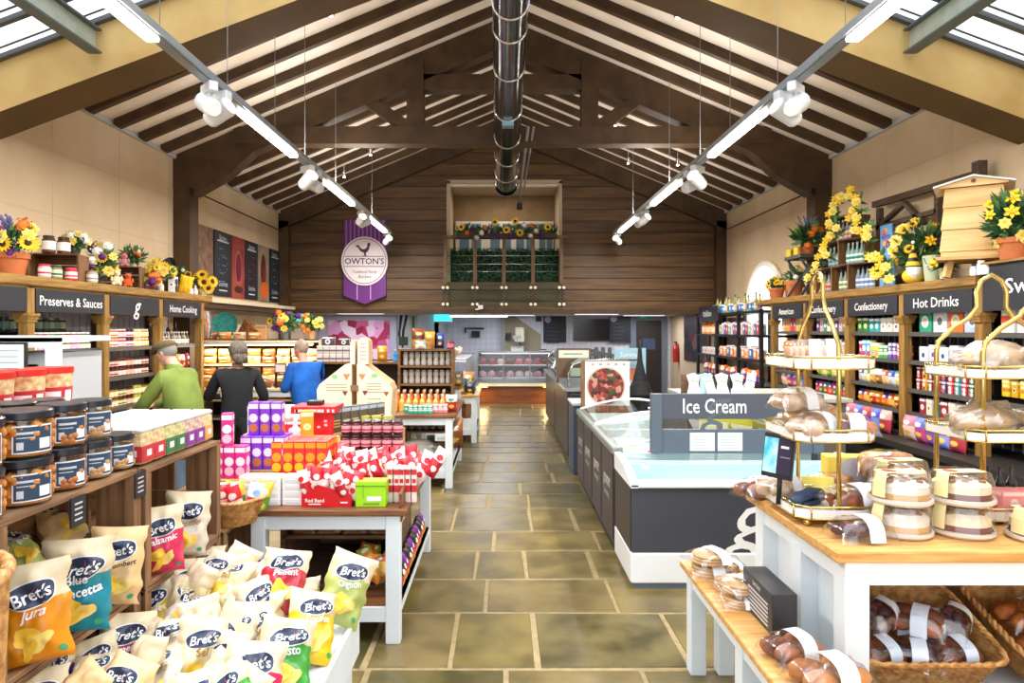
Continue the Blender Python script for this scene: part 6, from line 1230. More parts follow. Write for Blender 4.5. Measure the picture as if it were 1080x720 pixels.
for i in range(7):
    lb = ('red', 'green', 'purple', 'buff', 'coral')[min(i//2 if i < 6 else 3, 4)] if 0 else ('red', 'red', 'green', 'green', 'purple', 'purple', 'buff')[i]
    WTs[('red', 'green', 'purple', 'buff').index(lb)].put((-1.53, 2.86+i*.098, zt), 0, 'white-lidded sweet tub with %s label on the stand edge' % lb, 'white-lidded sweet tubs with %s labels' % lb)
    for j in (1, 2, 3): WTs[(i+j) % 5].put((-1.53-.105*j, 2.86+i*.098, zt), 0, 'white-lidded sweet tub in the rows behind the stand edge', 'white-lidded sweet tubs in the back rows')
for y, l in ((2.33, 'small black price tag on the crate edge under the biscuit jars'), (2.73, 'small black price tag on the crate edge beside the coloured tubs')):
    t = thing('price_tag', l, 'price tag', (-1.452, y, 1.13)); mb = MB(); mb.box(0, .006, -.04, .04, -.05, .05, MENU); 
    for k in range(4): mb.box(.006, .0065, -.022, .02, -.03+k*.018, -.024+k*.018, INK)
    mb.build('card', t)
# ================================================================== CRISP BAGS
IVO = M('#d9c8a6', .38, name='ivory_foil'); CHIP = M('#f0c53c', .6, name='crisp_yellow'); CHIP2 = M('#f7dc7a', .6, name='crisp_light'); OV = M('#23304e', .4, name='navy_oval')
def crisp(low, flav, seed, chipm=CHIP, inkm=None, top=None, logo='Bret\'s', fine=True, w=.19, h=.285, t_=.05):
    inkm = inkm or WT
    def mk():
        mb = MB(); T = top or IVO; B = M(low, .35, var=.15, scale=12); s = pillow(mb, w, h, t_, [T, B], 16, 22, seed, wr=.018, zsplit=.62)
        mb.T = Matrix.Identity(4); o = mb.build('crisp_bag')
        mb = MB(); decal(mb, s, .0, .40, .74, .27, WT, rot=.12, n=32, e=.003, rings=7); decal(mb, s, .0, .40, .70, .245, OV, rot=.12, n=32, e=.0042, rings=7)
        dtext(mb, s, logo, -.02, .37, .075, w, h, WT, rot=.2, shear=.35, bold=.015, e=.0085, width=.112)
        dtext(mb, s, '|', .14, .53, .02, w, h, M('#d83a3a', .5), e=.004); mb.build('logo', o)
        mb = MB()
        if flav: dtext(mb, s, flav, 0, .03, .034, w, h, inkm, rot=.18, shear=.2, bold=.02, e=.007, width=min(.13, .017*len(flav)))
        for k, (a, b, q, r_) in enumerate(((-.15, -.42, .36, .2), (.18, -.55, .4, .17), (-.1, -.68, .3, .13))): decal(mb, s, a, b, q, r_, chipm if k % 2 == 0 else CHIP2, rot=.4*k, n=16, e=.004+.001*k, jag=.14, seed=k+seed, rings=5)
        decal(mb, s, .72, -.78, .12, .07, M('#3a9a6a', .5), n=10, e=.003); mb.build('artwork', o); return o
    return Proto(mk)
CR = dict(orange=crisp('#e79413', 'Jura', 1), teal=crisp('#128aa0', 'Blue\nPancetta', 2), beige=crisp('#e8c690', 'Camembert', 3, inkm=M('#4a3020', .6), top=M('#e8c690', .4)), pink=crisp('#d8305f', 'Balsamic', 4), white=crisp('#dfd6c6', 'Truffe', 5, inkm=M('#a08868', .6)),
          green=crisp('#3f9a34', 'Pesto', 6), yellow=crisp('#ecc51e', 'Poulet', 7), olive=crisp('#b4bf6a', 'Oignon', 8), red=crisp('#b8243c', 'Piment', 9), purple=crisp('#5a3a8c', 'Comté &\nEchalotes', 10), cream=crisp('#e9d9a8', 'Sel', 11, inkm=M('#a08040', .6)))
def cb(c, x, y, z, rx, rz, ry=0, label=None, group=None, sc=1): return CR[c].put((x, y, z), (rx, ry, rz), label, group, scale=sc)
S_ = ' crisp bag standing in the upper crate '
cb('orange', -1.45, 2.12, .712, -.18, .55, -.05, 'orange and ivory'+S_+'beside the hamper', sc=1.08); cb('teal', -1.46, 2.33, .712, -.1, .5, .05, 'teal and ivory'+S_+'next to the orange one', sc=1.12); cb('beige', -1.47, 2.56, .712, -.2, .5, .12, 'beige Camembert'+S_+'corner', sc=1.02)
cb('beige', -1.68, 2.66, .90, -1.1, 1.0, .3, 'beige crisp bag lying high at the back of the upper crate'); cb('white', -1.70, 2.22, .83, -.9, .7, 0, 'silver-white crisp bag crumpled behind the orange bag'); cb('olive', -1.66, 2.42, .88, -1.2, 1.2, .2, 'brownish crisp bag lying behind the teal bag')
cb('pink', -1.45, 2.90, .712, -.12, .55, -.02, 'pink and ivory crisp bag in the crate under the coloured tubs'); cb('white', -1.46, 3.12, .712, -.15, .4, .1, 'white crisp bag beside the pink one under the coloured tubs', sc=1.03)
for i, (c, x, y, z, rx, rz, ry, l) in enumerate((('white', -1.46, 2.10, .40, -.5, .6, .1, 'ivory crisp bag at the mouth of the lower crate by the hamper'), ('purple', -1.52, 2.28, .42, -.35, .7, 0, 'purple crisp bag in the lower crate'), ('red', -1.40, 2.48, .42, -.5, .5, .15, 'red-lettered crisp bag leaning out of the lower crate'), ('red', -1.42, 3.02, .44, -.25, .45, .1, 'red and ivory crisp bag standing below the pink one'), ('yellow', -1.42, 2.84, .42, -.6, .5, -.2, 'yellow crisp bag lying below the pink one'), ('white', -1.45, 3.28, .42, -.5, .4, .1, 'white crisp bag low in the far lower crate'))): cb(c, x, y, z, rx, rz, ry, l)
# hero bags at the bin edge
cb('olive', -.74, 2.98, .46, -.55, .25, .42, 'olive green crisp bag hanging over the far bin edge', sc=1.12); cb('yellow', -.76, 2.66, .44, -.75, .5, .35, 'yellow crisp bag sliding off the bin edge', sc=1.08); cb('green', -.80, 2.42, .42, -.75, .4, .3, 'bright green crisp bag at the bin edge', sc=1.1); cb('pink', -.84, 2.18, .43, -.7, .3, .2, 'pink and yellow crisp bag at the bin edge', sc=1.1); cb('red', -.92, 2.80, .58, -.85, .3, .2, 'red and ivory crisp bag behind the yellow one', sc=1.05)
rr = random.Random(12); pal = ['white', 'cream', 'beige', 'cream', 'white', 'cream', 'white', 'cream', 'white', 'beige', 'cream', 'white', 'yellow', 'red', 'teal', 'olive', 'green']; n = 0
for j, y in enumerate((3.08, 2.97, 2.85, 2.72, 2.6, 2.47, 2.34, 2.21, 2.08)):
    for i in range(7 if j else 5):
        x = -1.40+i*.105+(.06 if j % 2 else 0)+rr.uniform(-.02, .02)
        if x > -.86 and y > 2.1: continue
        c = rr.choice(pal[:10] if j < 3 else pal); cn = {'white': 'white', 'cream': 'pale cream', 'beige': 'beige', 'olive': 'olive'}.get(c, c)
        bk = rr.random() < .28; lab = cn+(' crisp bag turned face down in the heap filling the white bin' if bk else ' crisp bag in the heap filling the white bin')
        cb(c, x, y+rr.uniform(-.04, .04), .45+.05*math.sin(i+j)+.02*(j < 4)+rr.uniform(0, .04), (rr.uniform(.5, 1.0) if bk else -rr.uniform(.45, 1.15)), rr.uniform(-.7, .7)+(PI if bk else 0), rr.uniform(-.6, .6), lab, cn+(' crisp bags face down in the bin' if bk else ' crisp bags heaped in the bin'), sc=rr.uniform(.76, .9)); n += 1
# ================================================================== GIFT TABLE
TZ = .751; A1 = lambda u, y: (u-530)*y/720
def put(P, u, y, z, lab, g=None, rot=0, cat=None, sc=None): return P.put((A1(u, y), y, z), rot, lab, g, scale=sc, cat=cat)
WB = boxp(.115, .1, .04, '#f1f2f3', '#c9ced6', '#ffffff', motif='lines', name='white_box')
for u in (266, 288, 311):
    for k in range(4): put(WB, u, 3.92, TZ+k*.041, 'flat white gift box in the front stacks beside the red display', 'flat white gift boxes in the front stacks', cat='gift box')
t = thing('display_box', 'red card display box overflowing with crackers on the table front', 'display box', (A1(347, 3.9), 3.9, TZ)); RD = M('#d4111f', .4)
mb = MB(); w = .14; mb.prism([(-w, 0), (w, 0), (w, .07), (-w, .15)], -.06, -.055, RD); mb.prism([(-w, 0), (w, 0), (w, .07), (-w, .15)], .055, .06, RD); mb.box(-w, -w+.004, -.055, .055, 0, .15, RD); mb.box(w-.004, w, -.055, .055, 0, .07, RD); mb.box(-w, w, -.055, .055, 0, .01, RD); mb.build('box_body', t)
mb = MB(); text(mb, 'Red Band', .028, WT, (-.065, -.062, .035), bold=.02); mb.box(.08, .12, -.062, -.06, .02, .028, WT); mb.box(-.1, -.03, -.062, -.06, .012, .018, WT); mb.build('lettering', t)
CRK = [bagp(.07, .17, .03, '#cf1f30', '#f2e9e6', seed=80, name='cracker_pack', panel='#f4e8e8', band='#c81f2c'), bagp(.07, .17, .03, '#f2ecea', '#c81f30', seed=81, name='cracker_pack', panel='#d82a38', band='#f8f0f0'), bagp(.06, .16, .03, '#d82436', '#f0d8d8', seed=82, name='cracker_pack', panel='#ffffff', band='#e8b8a0')]
rr = random.Random(3)
for i in range(16): CRK[i % 3].put((A1(347, 3.9)-.12+.017*i, 3.9+rr.uniform(-.03, .03), TZ+.04+rr.uniform(0, .03)-.002*i), (rr.uniform(-.2, .2), rr.uniform(-.5, .5), rr.uniform(-.6, .6)), 'red and white cracker pack in the red display box', 'cracker packs in the red display box', cat='cracker')
for i in range(26): CRK[i % 3].put((A1(345, 4.1)+.024*i, 4.12+rr.uniform(-.05, .06), TZ+.06+rr.uniform(0, .05)), (rr.uniform(-.5, .1), rr.uniform(-.7, .7), rr.uniform(-.5, .5)), 'red and white cracker pack heaped behind the display boxes', 'cracker packs heaped on the gift table', cat='cracker', scale=1.15)
t = thing('display_box', 'lime green card box with a white sticker on the table front', 'display box', (A1(392.5, 3.88), 3.88, TZ)); LM = M('#9fdc1a', .4); mb = MB(); mb.bbox(-.085, .085, -.05, .05, 0, .145, LM, .004); mb.build('box_body', t)
mb = MB(); mb.box(-.02, .06, -.0525, -.05, .035, .06, WT); mb.box(-.085, .085, -.053, -.05, .118, .122, M('#5a8a10', .5)); mb.box(-.042, -.04, -.052, -.05, .05, .13, M('#5a8a10', .5)); mb.box(-.04, .05, -.0525, -.05, .015, .024, M('#6a9a18', .5)); mb.build('sticker', t)
ST = boxp(.03, .03, .2, '#e9d8d0', '#c81e2e', '#c81e2e', motif='band', name='biscuit_stick_pack')
for i in range(9): ST.put((A1(412, 3.95)+(i % 5)*.034, 3.95+.06*(i//5), TZ), rr.uniform(-.3, .3), 'slim red-topped pack standing at the corner of the gift table', 'slim red-topped packs at the table corner', cat='gift pack')
t = thing('wooden_tray', 'brown wooden tray with sloping side at the aisle edge', 'tray', (-.57, 4.15, TZ)); mb = MB(); mb.bar((.0, -.34, .0), (.0, .5, .10), .015, .16, TOPD); mb.build('side_board', t); mb = MB(); mb.box(-.3, 0, -.1, .5, 0, .012, TOPD); mb.build('tray_floor', t)
RB = wood('#c9a06a', '#a87e4a', 'x', .6, name='pale_riser'); 
t = thing('wooden_riser', 'pale wooden riser box below the purple cartons', 'riser', (A1(275, 4.2), 4.22, TZ)); mb = MB(); mb.bbox(-.12, .11, -.1, .1, 0, .15, RB); mb.box(.0, .05, -.102, -.1, .06, .1, BLK); mb.build('riser_body', t)
t = thing('wooden_riser', 'pale wooden riser box below the red and orange cartons', 'riser', (A1(314, 4.2), 4.22, TZ)); mb = MB(); mb.bbox(-.11, .16, -.1, .3, 0, .12, RB); mb.build('riser_body', t)
PUR = boxp(.063, .07, .20, '#7a2fc0', '#b86a3a', '#e6d0e8', motif='two'); REDB = boxp(.066, .075, .20, '#ee2f2c', '#f7c81e', '#f39a1c', motif='two'); PNK = boxp(.063, .07, .19, '#d92a8c', '#f4c0d4', '#f8e8f0', motif='two'); ORG = boxp(.075, .07, .19, '#f59a12', '#f7d07a', '#fbe6b0', motif='disc')
for i in range(4):
    PUR.put((A1(256, 4.16)+i*.068+.03, 4.16, TZ+.151), 0, 'purple biscuit carton in the lower row on the riser', 'purple cartons, lower row', cat='biscuit carton')
    PUR.put((A1(256, 4.16)+i*.068+.03, 4.25, TZ+.151), 0, 'purple biscuit carton standing behind the lower purple row', 'purple cartons, second row', cat='biscuit carton')
for i in range(3): PUR.put((A1(270, 4.22)+i*.07, 4.21, TZ+.352), 0, 'purple biscuit carton in the upper row', 'purple cartons, upper row', cat='biscuit carton')
for i in range(5):
    for j in range(4): (REDB if j < 3 else ORG).put((A1(296, 4.2)+i*.068, 4.16+j*.08, TZ+.121), 0, '%s in the front block, %s row' % (('red biscuit carton', 'orange biscuit carton')[j == 3], ('first', 'second', 'third', 'last')[j]), '%s cartons, row %s' % (('red', 'orange')[j == 3], ('one', 'two', 'three', 'four')[j]), cat='biscuit carton')
ORG.put((A1(322, 4.5), 4.54, TZ+.27), .3, 'tall orange carton standing beside the red dispenser', None, cat='biscuit carton', scale=(1.1, 1.1, 1.0))
mb = MB(); mb.bbox(-.06, .1, -.08, .1, 0, .268, RB); tag(mb.build('wooden_riser', None, (A1(322, 4.55), 4.54, TZ)), 'narrow pale riser under the tall orange carton', 'riser')
for i in range(3): PNK.put((A1(236, 4.1)+i*.066, 4.05, TZ+.121), 0, 'pink biscuit carton in the row beside the purple cartons', 'pink cartons, lower row', cat='biscuit carton')
PNK.put((A1(242, 4.1)+.01, 4.05, TZ+.312), .25, 'single pink carton standing on the pink row', None, cat='biscuit carton')
t = thing('wooden_riser', 'pale wooden riser box below the pink cartons', 'riser', (A1(243, 4.05), 4.06, TZ)); mb = MB(); mb.bbox(-.09, .09, -.08, .08, 0, .12, RB); mb.build('riser_body', t)
mb = MB(); mb.bbox(-.35, .25, -.15, .35, .69, .748, TOPD); mb.box(-.3, -.25, -.1, -.05, 0, .69, TW); tag(mb.build('side_table', None, (-1.68, 4.1, 0)), 'small brown side table top behind the wicker basket', 'table')
t = thing('gift_dispenser', 'big red dispenser box with a wide ledge top', 'display box', (A1(338, 4.8), 4.8, TZ)); mb = MB(); mb.bbox(-.09, .11, -.09, .09, .0, .42, M('#e0202c', .4)); 
for q in range(14): a, b = rr.uniform(-.07, .08), rr.uniform(.1, .38); mb.box(a, a+.02, -.092, -.09, b, b+.014, M('#f6dcdc', .5))
mb.build('box_body', t); mb = MB(); mb.bbox(-.17, .14, -.13, .11, .42, .47, M('#d01824', .4)); 
for q in range(16): a = rr.uniform(-.16, .12); mb.box(a, a+.016, -.132, -.13, .43, .45, M('#f6dcdc', .5))
mb.build('ledge_top', t); mb = MB(); mb.bbox(-.08, .02, -.06, .04, .47, .50, BLK); mb.build('handle', t)
RJ = jarp(C('#6a1424'), '#1d1b1c', '#d8a0a8', r=.034, h=.085, accent='#b02a3c')
for i in range(6):
    for j in range(3):
        for k in range(2 if j == 0 else 3): RJ.put((A1(366, 4.6)+i*.07-.01*j, 4.55+j*.075, TZ+.12+k*.086), 0, 'small dark red jam jar stacked behind the lime box', 'small dark red jam jars on the gift table', cat='jar')
mb = MB(); mb.bbox(-.19, .25, -.05, .25, 0, .119, RB); tag(mb.build('wooden_riser', None, (A1(384, 4.6)+.0, 4.55, TZ)), 'pale wooden riser box below the dark red jam jars', 'riser')
OLV = jarp(C('#8a9a4a'), '#c8b860', '#e6e0b8', r=.04, h=.1)
for i in range(3): OLV.put((A1(384, 4.95)+i*.085, 4.98, TZ+.27), 0, 'green and gold jar behind the jam jars', 'green and gold jars behind the jam jars', cat='jar')
mb = MB(); mb.bbox(-.19, .2, -.1, .1, 0, .268, RB); tag(mb.build('wooden_riser', None, (A1(396, 4.98), 5.0, TZ)), 'pale wooden riser box below the green and gold jars', 'riser')
BT = boxp(.045, .09, .17, '#5a5244', '#d8b060', '#a8b8c8', motif='lines', name='tea_tin')
for i in range(6): BT.put((A1(360, 4.9)-.02+i*.026*1.9, 4.78+i*.07, TZ+.28), -.5, 'slim dark-topped tin in the slanting row by the cream board', 'slim dark-topped tins in the slanting row', cat='tin')
mb = MB(); mb.bbox(-.03, .30, -.08, .45, 0, .278, RB); tag(mb.build('wooden_riser', None, (A1(358, 4.9), 4.8, TZ)), 'pale wooden riser box below the slanting tins', 'riser')
for i, (a, b, nme) in enumerate((('#e8eef2', '#5ab0c8', 'pale blue'), ('#f0e6ee', '#c04a8a', 'pink-striped'), ('#2a78c8', '#e8e8f0', 'bright blue'), ('#f2f2f4', '#4a9a6a', 'white and green'), ('#e8e8ea', '#b84a3a', 'white and red'))):
    boxp(.06, .06, .2, a, b, motif='band').put((A1(272+12*i, 5.1), 5.0+.05*(i % 2), TZ+.24), .3*i, nme+' slim carton standing behind the purple cartons', cat='carton')
mb = MB(); mb.bbox(-.25, .25, -.1, .15, 0, .238, RB); tag(mb.build('wooden_riser', None, (A1(298, 5.05), 5.03, TZ)), 'long pale riser under the slim cartons at the table back', 'riser')
for i in range(4): boxp(.06, .06, .12, '#d8304a', '#f0d0c0').put((A1(292+9*i, 4.75), 4.72, TZ+.25), 0, 'small red box between the purple and red cartons', 'small red boxes at the table middle', cat='gift box')
mb = MB(); mb.bbox(-.12, .14, -.06, .06, 0, .249, RB); tag(mb.build('wooden_riser', None, (A1(305, 4.72), 4.72, TZ)), 'pale riser under the small red boxes', 'riser')
bottlep(C('#c8d0e8'), '#d8e0f0', '#b8c8f0', r=.035, h=.16).put((A1(313, 4.5), 4.47, TZ+.25+.0), 0, 'silvery blue bottle before the small red boxes'); mb = MB(); mb.bbox(-.035, .035, -.03, .03, 0, .249, RB); tag(mb.build('wooden_riser', None, (A1(313, 4.5), 4.47, TZ)), 'slim pale riser under the silvery blue bottle', 'riser')
# wicker basket of seasonal packs
t = thing('wicker_basket', 'wicker basket of red and white packs at the table corner', 'basket', (-1.50, 3.76, .692), -.5); mb = MB(); wicker(mb, [(.13, .11, 0), (.18, .15, .13)], WK, 48, 3, .005, 12); mb.build('woven_body', t); mb = MB(); rim(mb, .18, .15, .135, .008, WK, 3, 32); mb.build('rim', t)
PKW = [bagp(.085, .2, .03, a, b, seed=90+i, name='sweet_packet', panel=c) for i, (a, b, c) in enumerate((('#d02030', '#f0c8c8', '#f6f0f0'), ('#f0ecf2', '#d83040', '#8ab8e0'), ('#e8b82a', '#58a03a', '#f0e8c0')))]
for i in range(9): PKW[i % 3].put((-1.60+.03*i, 3.70+.04*(i % 3), .71), (rr.uniform(-.2, .1), rr.uniform(-.3, .35), rr.uniform(-.4, .6)), 'red, white or yellow packet standing in the wicker basket', 'packets in the wicker basket', cat='packet')
# under the gift table
t = thing('inner_shelf_unit', 'wooden rack with two shelves standing under the gift table', 'rack', (-.98, 4.5, .201)); DRW = wood('#7c5c44', '#54392a', 'x', .7)
mb = MB(); mb.box(-.34, .31, -.4, .4, .29, .31, DRW); mb.build('shelf', t); mb = MB(); mb.box(-.34, .31, .38, .4, 0, .42, DRW); mb.build('back_panel', t)
for s in (-.34, .31): mb = MB(); mb.box(s-.015, s+.015, -.4, .4, 0, .42, DRW); mb.build('side_panel', t)
mb = MB(); mb.box(-.34, .31, -.4, .4, .0, .02, DRW); mb.build('shelf', t)
NUT = [bagp(.15, .1, .05, '#b8906a', '#8a6040', seed=100, name='nut_pack', panel='#e8e4e0'), bagp(.15, .1, .05, '#caa884', '#9a7a5a', seed=101, name='nut_pack', panel='#2c3038')]
for i in range(4):
    for k in range(3): NUT[(i+k) % 2].put((-1.20+i*.155, 4.12-.05*k, .515+k*.045), (-1.2, 0, rr.uniform(-.2, .2)), 'brown biscuit pack on the upper shelf under the gift table', 'brown biscuit packs under the gift table', cat='biscuit pack')
OB = [bagp(.09, .13, .04, '#e07a2a', '#a03a2a', seed=102), bagp(.09, .13, .04, '#c8d03a', '#e08a2a', seed=103), bagp(.09, .13, .04, '#d8602a', '#f0c060', seed=104)]
for i in range(14): OB[i % 3].put((-.84+.06*(i % 3), 4.05+.06*(i//5), .222+.03*(i % 5)), (-.7, rr.uniform(-.4, .4), rr.uniform(-.5, .5)), 'orange or lime snack pack heaped on the low shelf', 'orange and lime snack packs under the gift table', cat='snack pack')
DK = [bagp(.1, .16, .04, '#2a2428', '#c83a6a', seed=105), bagp(.1, .16, .04, '#3a2a2a', '#e0a03a', seed=106), bagp(.1, .16, .04, '#7a2a9a', '#e84a3a', seed=107)]
for i in range(12): DK[i % 3].put((-.62, 4.0+i*.1, .21), (0, .1, PI/2), 'dark and bright sweet bag along the aisle side of the low shelf', 'sweet bags along the aisle side of the low shelf', cat='sweet bag')
# second table goods
T2 = .811
OBt = [bottlep(C('#c8762a'), '#e8b070', '#d88a3a', r=.032, h=.22), bottlep(C('#b85a20'), '#e8e0d0', '#e8a860', r=.032, h=.22)]
for i in range(9):
    for j in range(2): OBt[j].put((-1.32+i*.078, 8.05+j*.1, T2), 0, ('amber sauce bottle in the second rank', 'burnt orange sauce bottle in the third rank')[j]+' on the bottle table', ('amber', 'burnt orange')[j]+' sauce bottles', cat='bottle')
YB_ = bottlep(C('#e8c070'), '#f0ece0', '#e8b050', r=.03, h=.19)
for i in range(9): YB_.put((-1.32+i*.078, 7.9, T2), 0, 'pale honey-coloured bottle in the front rank on the bottle table', 'honey-coloured bottles', cat='bottle')
for i in range(5): boxp(.05, .05, .1, '#2fae8c', '#d8f0e8').put((-1.08+i*.055, 7.68, T2), 0, 'teal green box on the front edge of the bottle table', 'teal green boxes', cat='gift box') if i == 0 else None
TLB = boxp(.05, .05, .1, '#2fae8c', '#d8f0e8', motif='band'); PKB = boxp(.05, .05, .1, '#e58a92', '#fbe6e6', motif='band')
for i in range(5): TLB.put((-1.02+i*.054, 7.6, T2), 0, 'teal boxed set in the front row of the bottle table', 'teal boxed sets', cat='gift box')
for i in range(5): PKB.put((-.86+i*.054, 7.7, T2), 0, 'rose pink box in the front row of the bottle table', 'rose pink boxes', cat='gift box')
bagp(.13, .2, .05, '#e8eee8', '#c83a3a', seed=110, panel='#2c9a5a').put((-.58, 7.75, T2), 0, 'white, red and green packet at the corner of the bottle table', cat='packet')
DJ = jarp(C('#3a2c24'), '#22201f', '#8a8478', r=.036, h=.1); LJ = jarp(C('#b8a890'), '#c8c4bc', '#b8b4b0', r=.034, h=.085)
for z, P, n_ in ((.861, DJ, 'dark jar on the lowest shelf of the bottle dresser'), (1.061, LJ, 'grey tin on the middle shelf of the bottle dresser'), (1.291, LJ, 'grey tin on the upper shelf of the bottle dresser')):
    for i in range(8):
        for k in range(2 if P is LJ else 1): P.put((-1.24+i*.078, 8.72, z+.086*k), 0, n_, n_.replace(' on', 's on', 1), cat='jar')
for i in range(16): DJ.put((-1.30+(i % 8)*.078, 8.32+.09*(i//8), T2+.0), 0, 'dark jar standing between the bottles and the dresser', 'dark jars between bottles and dresser', cat='jar')
t = thing('display_basket', 'small amber hamper on top of the bottle dresser', 'basket', (-1.02, 8.72, 1.501)); mb = MB(); wicker(mb, [(.12, .09, 0), (.14, .11, .12)], WK, 40, 3, .004, 10); mb.build('woven_body', t)
bagp(.16, .24, .07, '#8a4a20', '#5a3018', seed=112, panel='#e8c8a0').put((-1.08, 8.78, 1.52), .2, 'brown gift bag on top of the bottle dresser', cat='gift bag'); bagp(.14, .2, .06, '#e0a21c', '#c8841a', seed=113, panel='#f4e0a0').put((-.93, 8.72, 1.52), -.1, 'amber yellow gift bag on top of the bottle dresser', cat='gift bag'); bagp(.1, .2, .05, '#2a4a9a', '#1c3068', seed=114).put((-.80, 8.78, 1.501), -.1, 'dark blue gift bag on top of the bottle dresser', cat='gift bag')
bagp(.14, .1, .05, '#9ac8c8', '#e8f0f0', seed=115).put((-1.03, 8.60, 1.501), 0, 'pale turquoise packet at the front of the dresser top', cat='packet')
for i in range(4): jarp(C('#7a2a3a'), '#a04050', '#c87a8a', r=.04, h=.1).put((-.66-.0*i, 8.62+.06*i, 1.501), 0, 'plum red jar at the end of the dresser top', 'plum red jars on the dresser top', cat='jar')
SAK = bagp(.42, .34, .08, '#e6e2d8', '#cfcabc', seed=116, name='flour_sack', panel='#f0ecd8', band='#e0c83a')
for k in range(4): SAK.put((-.97, 8.0+.02*k, .20+k*.07), (-PI/2, 0, PI), 'large white sack in the stack on the low shelf', 'white sacks on the low shelf of the bottle table', cat='sack', scale=.9)
bagp(.12, .2, .05, '#d02838', '#f0e0e0', seed=117).put((-1.24, 7.6, .20), 0, 'red packet at the end of the low shelf', cat='packet'); boxp(.18, .1, .08, '#e6e8ec', '#58b0a8', motif='lines').put((-.66, 7.62, .51), 0, 'white and teal box on top of the white sacks', cat='box')
mb = MB(); mb.box(-.84, .04, -.2, .9, .0, .02, DRW); mb.box(-.84, -.82, -.2, .9, -.3, .0, DRW); tag(mb.build('rack_shelf', None, (-.62, 8.05, .555)), 'dark middle rack shelf inside the bottle table', 'rack')
for i in range(10): DJ.put((-1.38+i*.082, 7.95, .576), 0, 'black-capped jar on the inner rack of the bottle table', 'black-capped jars on the inner rack', cat='jar')
bagp(.3, .4, .16, '#b0703a', '#8a5028', seed=118, name='brown_sack').put((-.66, 8.9, .20), .2, 'brown paper sack on the far end of the low shelf', cat='sack')
# third table goods
t3 = .741
GBg = [bagp(.13, .2, .06, a, b, seed=120+i, panel=c, name='gift_bag') for i, (a, b, c) in enumerate((('#3c4a5c', '#6a7888', '#b0bcc8'), ('#5a4a3a', '#8a7a5a', '#c8c0a0'), ('#4a5a68', '#303a48', '#98a8b8')))]
for i in range(6):
    for j in range(3): GBg[(i+j) % 3].put((-1.2+i*.14, 10.6+j*.3, t3+.001), rr.uniform(-.3, .3), 'dark blue-grey gift bag on the table by the meat counter', 'dark gift bags on the third table', cat='gift bag')
bottlep(C('#e8c81a'), '#e8c81a', '#e8c81a', r=.05, h=.27).put((-.50, 10.62, t3), 0, 'tall yellow bottle at the corner of the third table', scale=1)
for i in range(5): jarp(C('#a03028'), '#8a2820', '#c89080', r=.05, h=.1).put((-1.22+i*.1, 10.56-.0, t3), 0, 'low red jar along the front of the third table', 'low red jars on the third table', cat='jar') if i == 0 else None
for i in range(3): bagp(.22, .3, .1, ('#c8a878', '#d8c0a0', '#b88a60')[i], '#e8d8b8', seed=130+i, name='bread_sack').put((-1.1+.26*i, 11.5, t3+.0), 0, ('tan bread sack at the end of the third table', 'cream bread sack in the middle of the third table', 'ochre bread sack by the aisle on the third table')[i], cat='sack')
table('cheese_stand', 'small wooden stand of wrapped goods between the bottle tables', -1.2, -.62, 9.5, 10.1, .95, TOPD, None)
for i in range(12): GBg[i % 3].put((-1.15+(i % 5)*.13, 9.62+.17*(i//5), .951), rr.uniform(-.3, .3), 'small wrapped bag on the little wooden stand', 'wrapped bags on the little wooden stand', cat='gift bag')
# jar dresser top
CT = boxp(.085, .08, .11, '#cfc8c4', '#7a6a70', '#eee8e4', motif='band')
for i in range(6):
    for k in range(2): CT.put((-2.52+i*.09, 9.45, 1.301+k*.111), 0, 'pale grey carton stacked on the tall dresser', 'pale grey cartons on the tall dresser', cat='carton')
boxp(.17, .1, .12, '#4a3c48', '#8a7a80').put((-2.42, 9.5, 1.524), 0, 'dark box on top of the stacked grey cartons', cat='box'); boxp(.14, .1, .1, '#3a3038', '#8a7a80').put((-2.2, 9.5, 1.524), 0, 'second dark box on top of the grey cartons', cat='box')
bagp(.14, .22, .06, '#e2a416', '#c8860e', seed=140, panel='#f0d890').put((-1.66, 9.42, 1.301), 0, 'bright yellow packet on the tall dresser', cat='packet')
for i, x in enumerate((-1.48, -1.38)): bottlep(C('#2a8ad8'), '#e8e8f0', '#3aa0e8', r=.03, h=.17).put((x, 9.42, 1.301), 0, ('blue bottle next to the yellow packet', 'blue bottle at the very end of the tall dresser')[i])
t = thing('wire_basket', 'dark basket of small jars on the tall dresser', 'basket', (-1.90, 9.45, 1.301)); mb = MB(); wicker(mb, [(.08, .07, 0), (.1, .09, .12)], BLK, 32, 3, .004, 8); mb.build('woven_body', t)
for z, P, n_ in ((.901, DJ, 'dark jar on the middle shelf of the tall dresser'), (.501, LJ, 'grey tin on the low shelf of the tall dresser')):
    for i in range(12): P.put((-2.5+i*.085, 9.42, z), 0, n_, n_.replace(' on', 's on', 1), cat='jar')
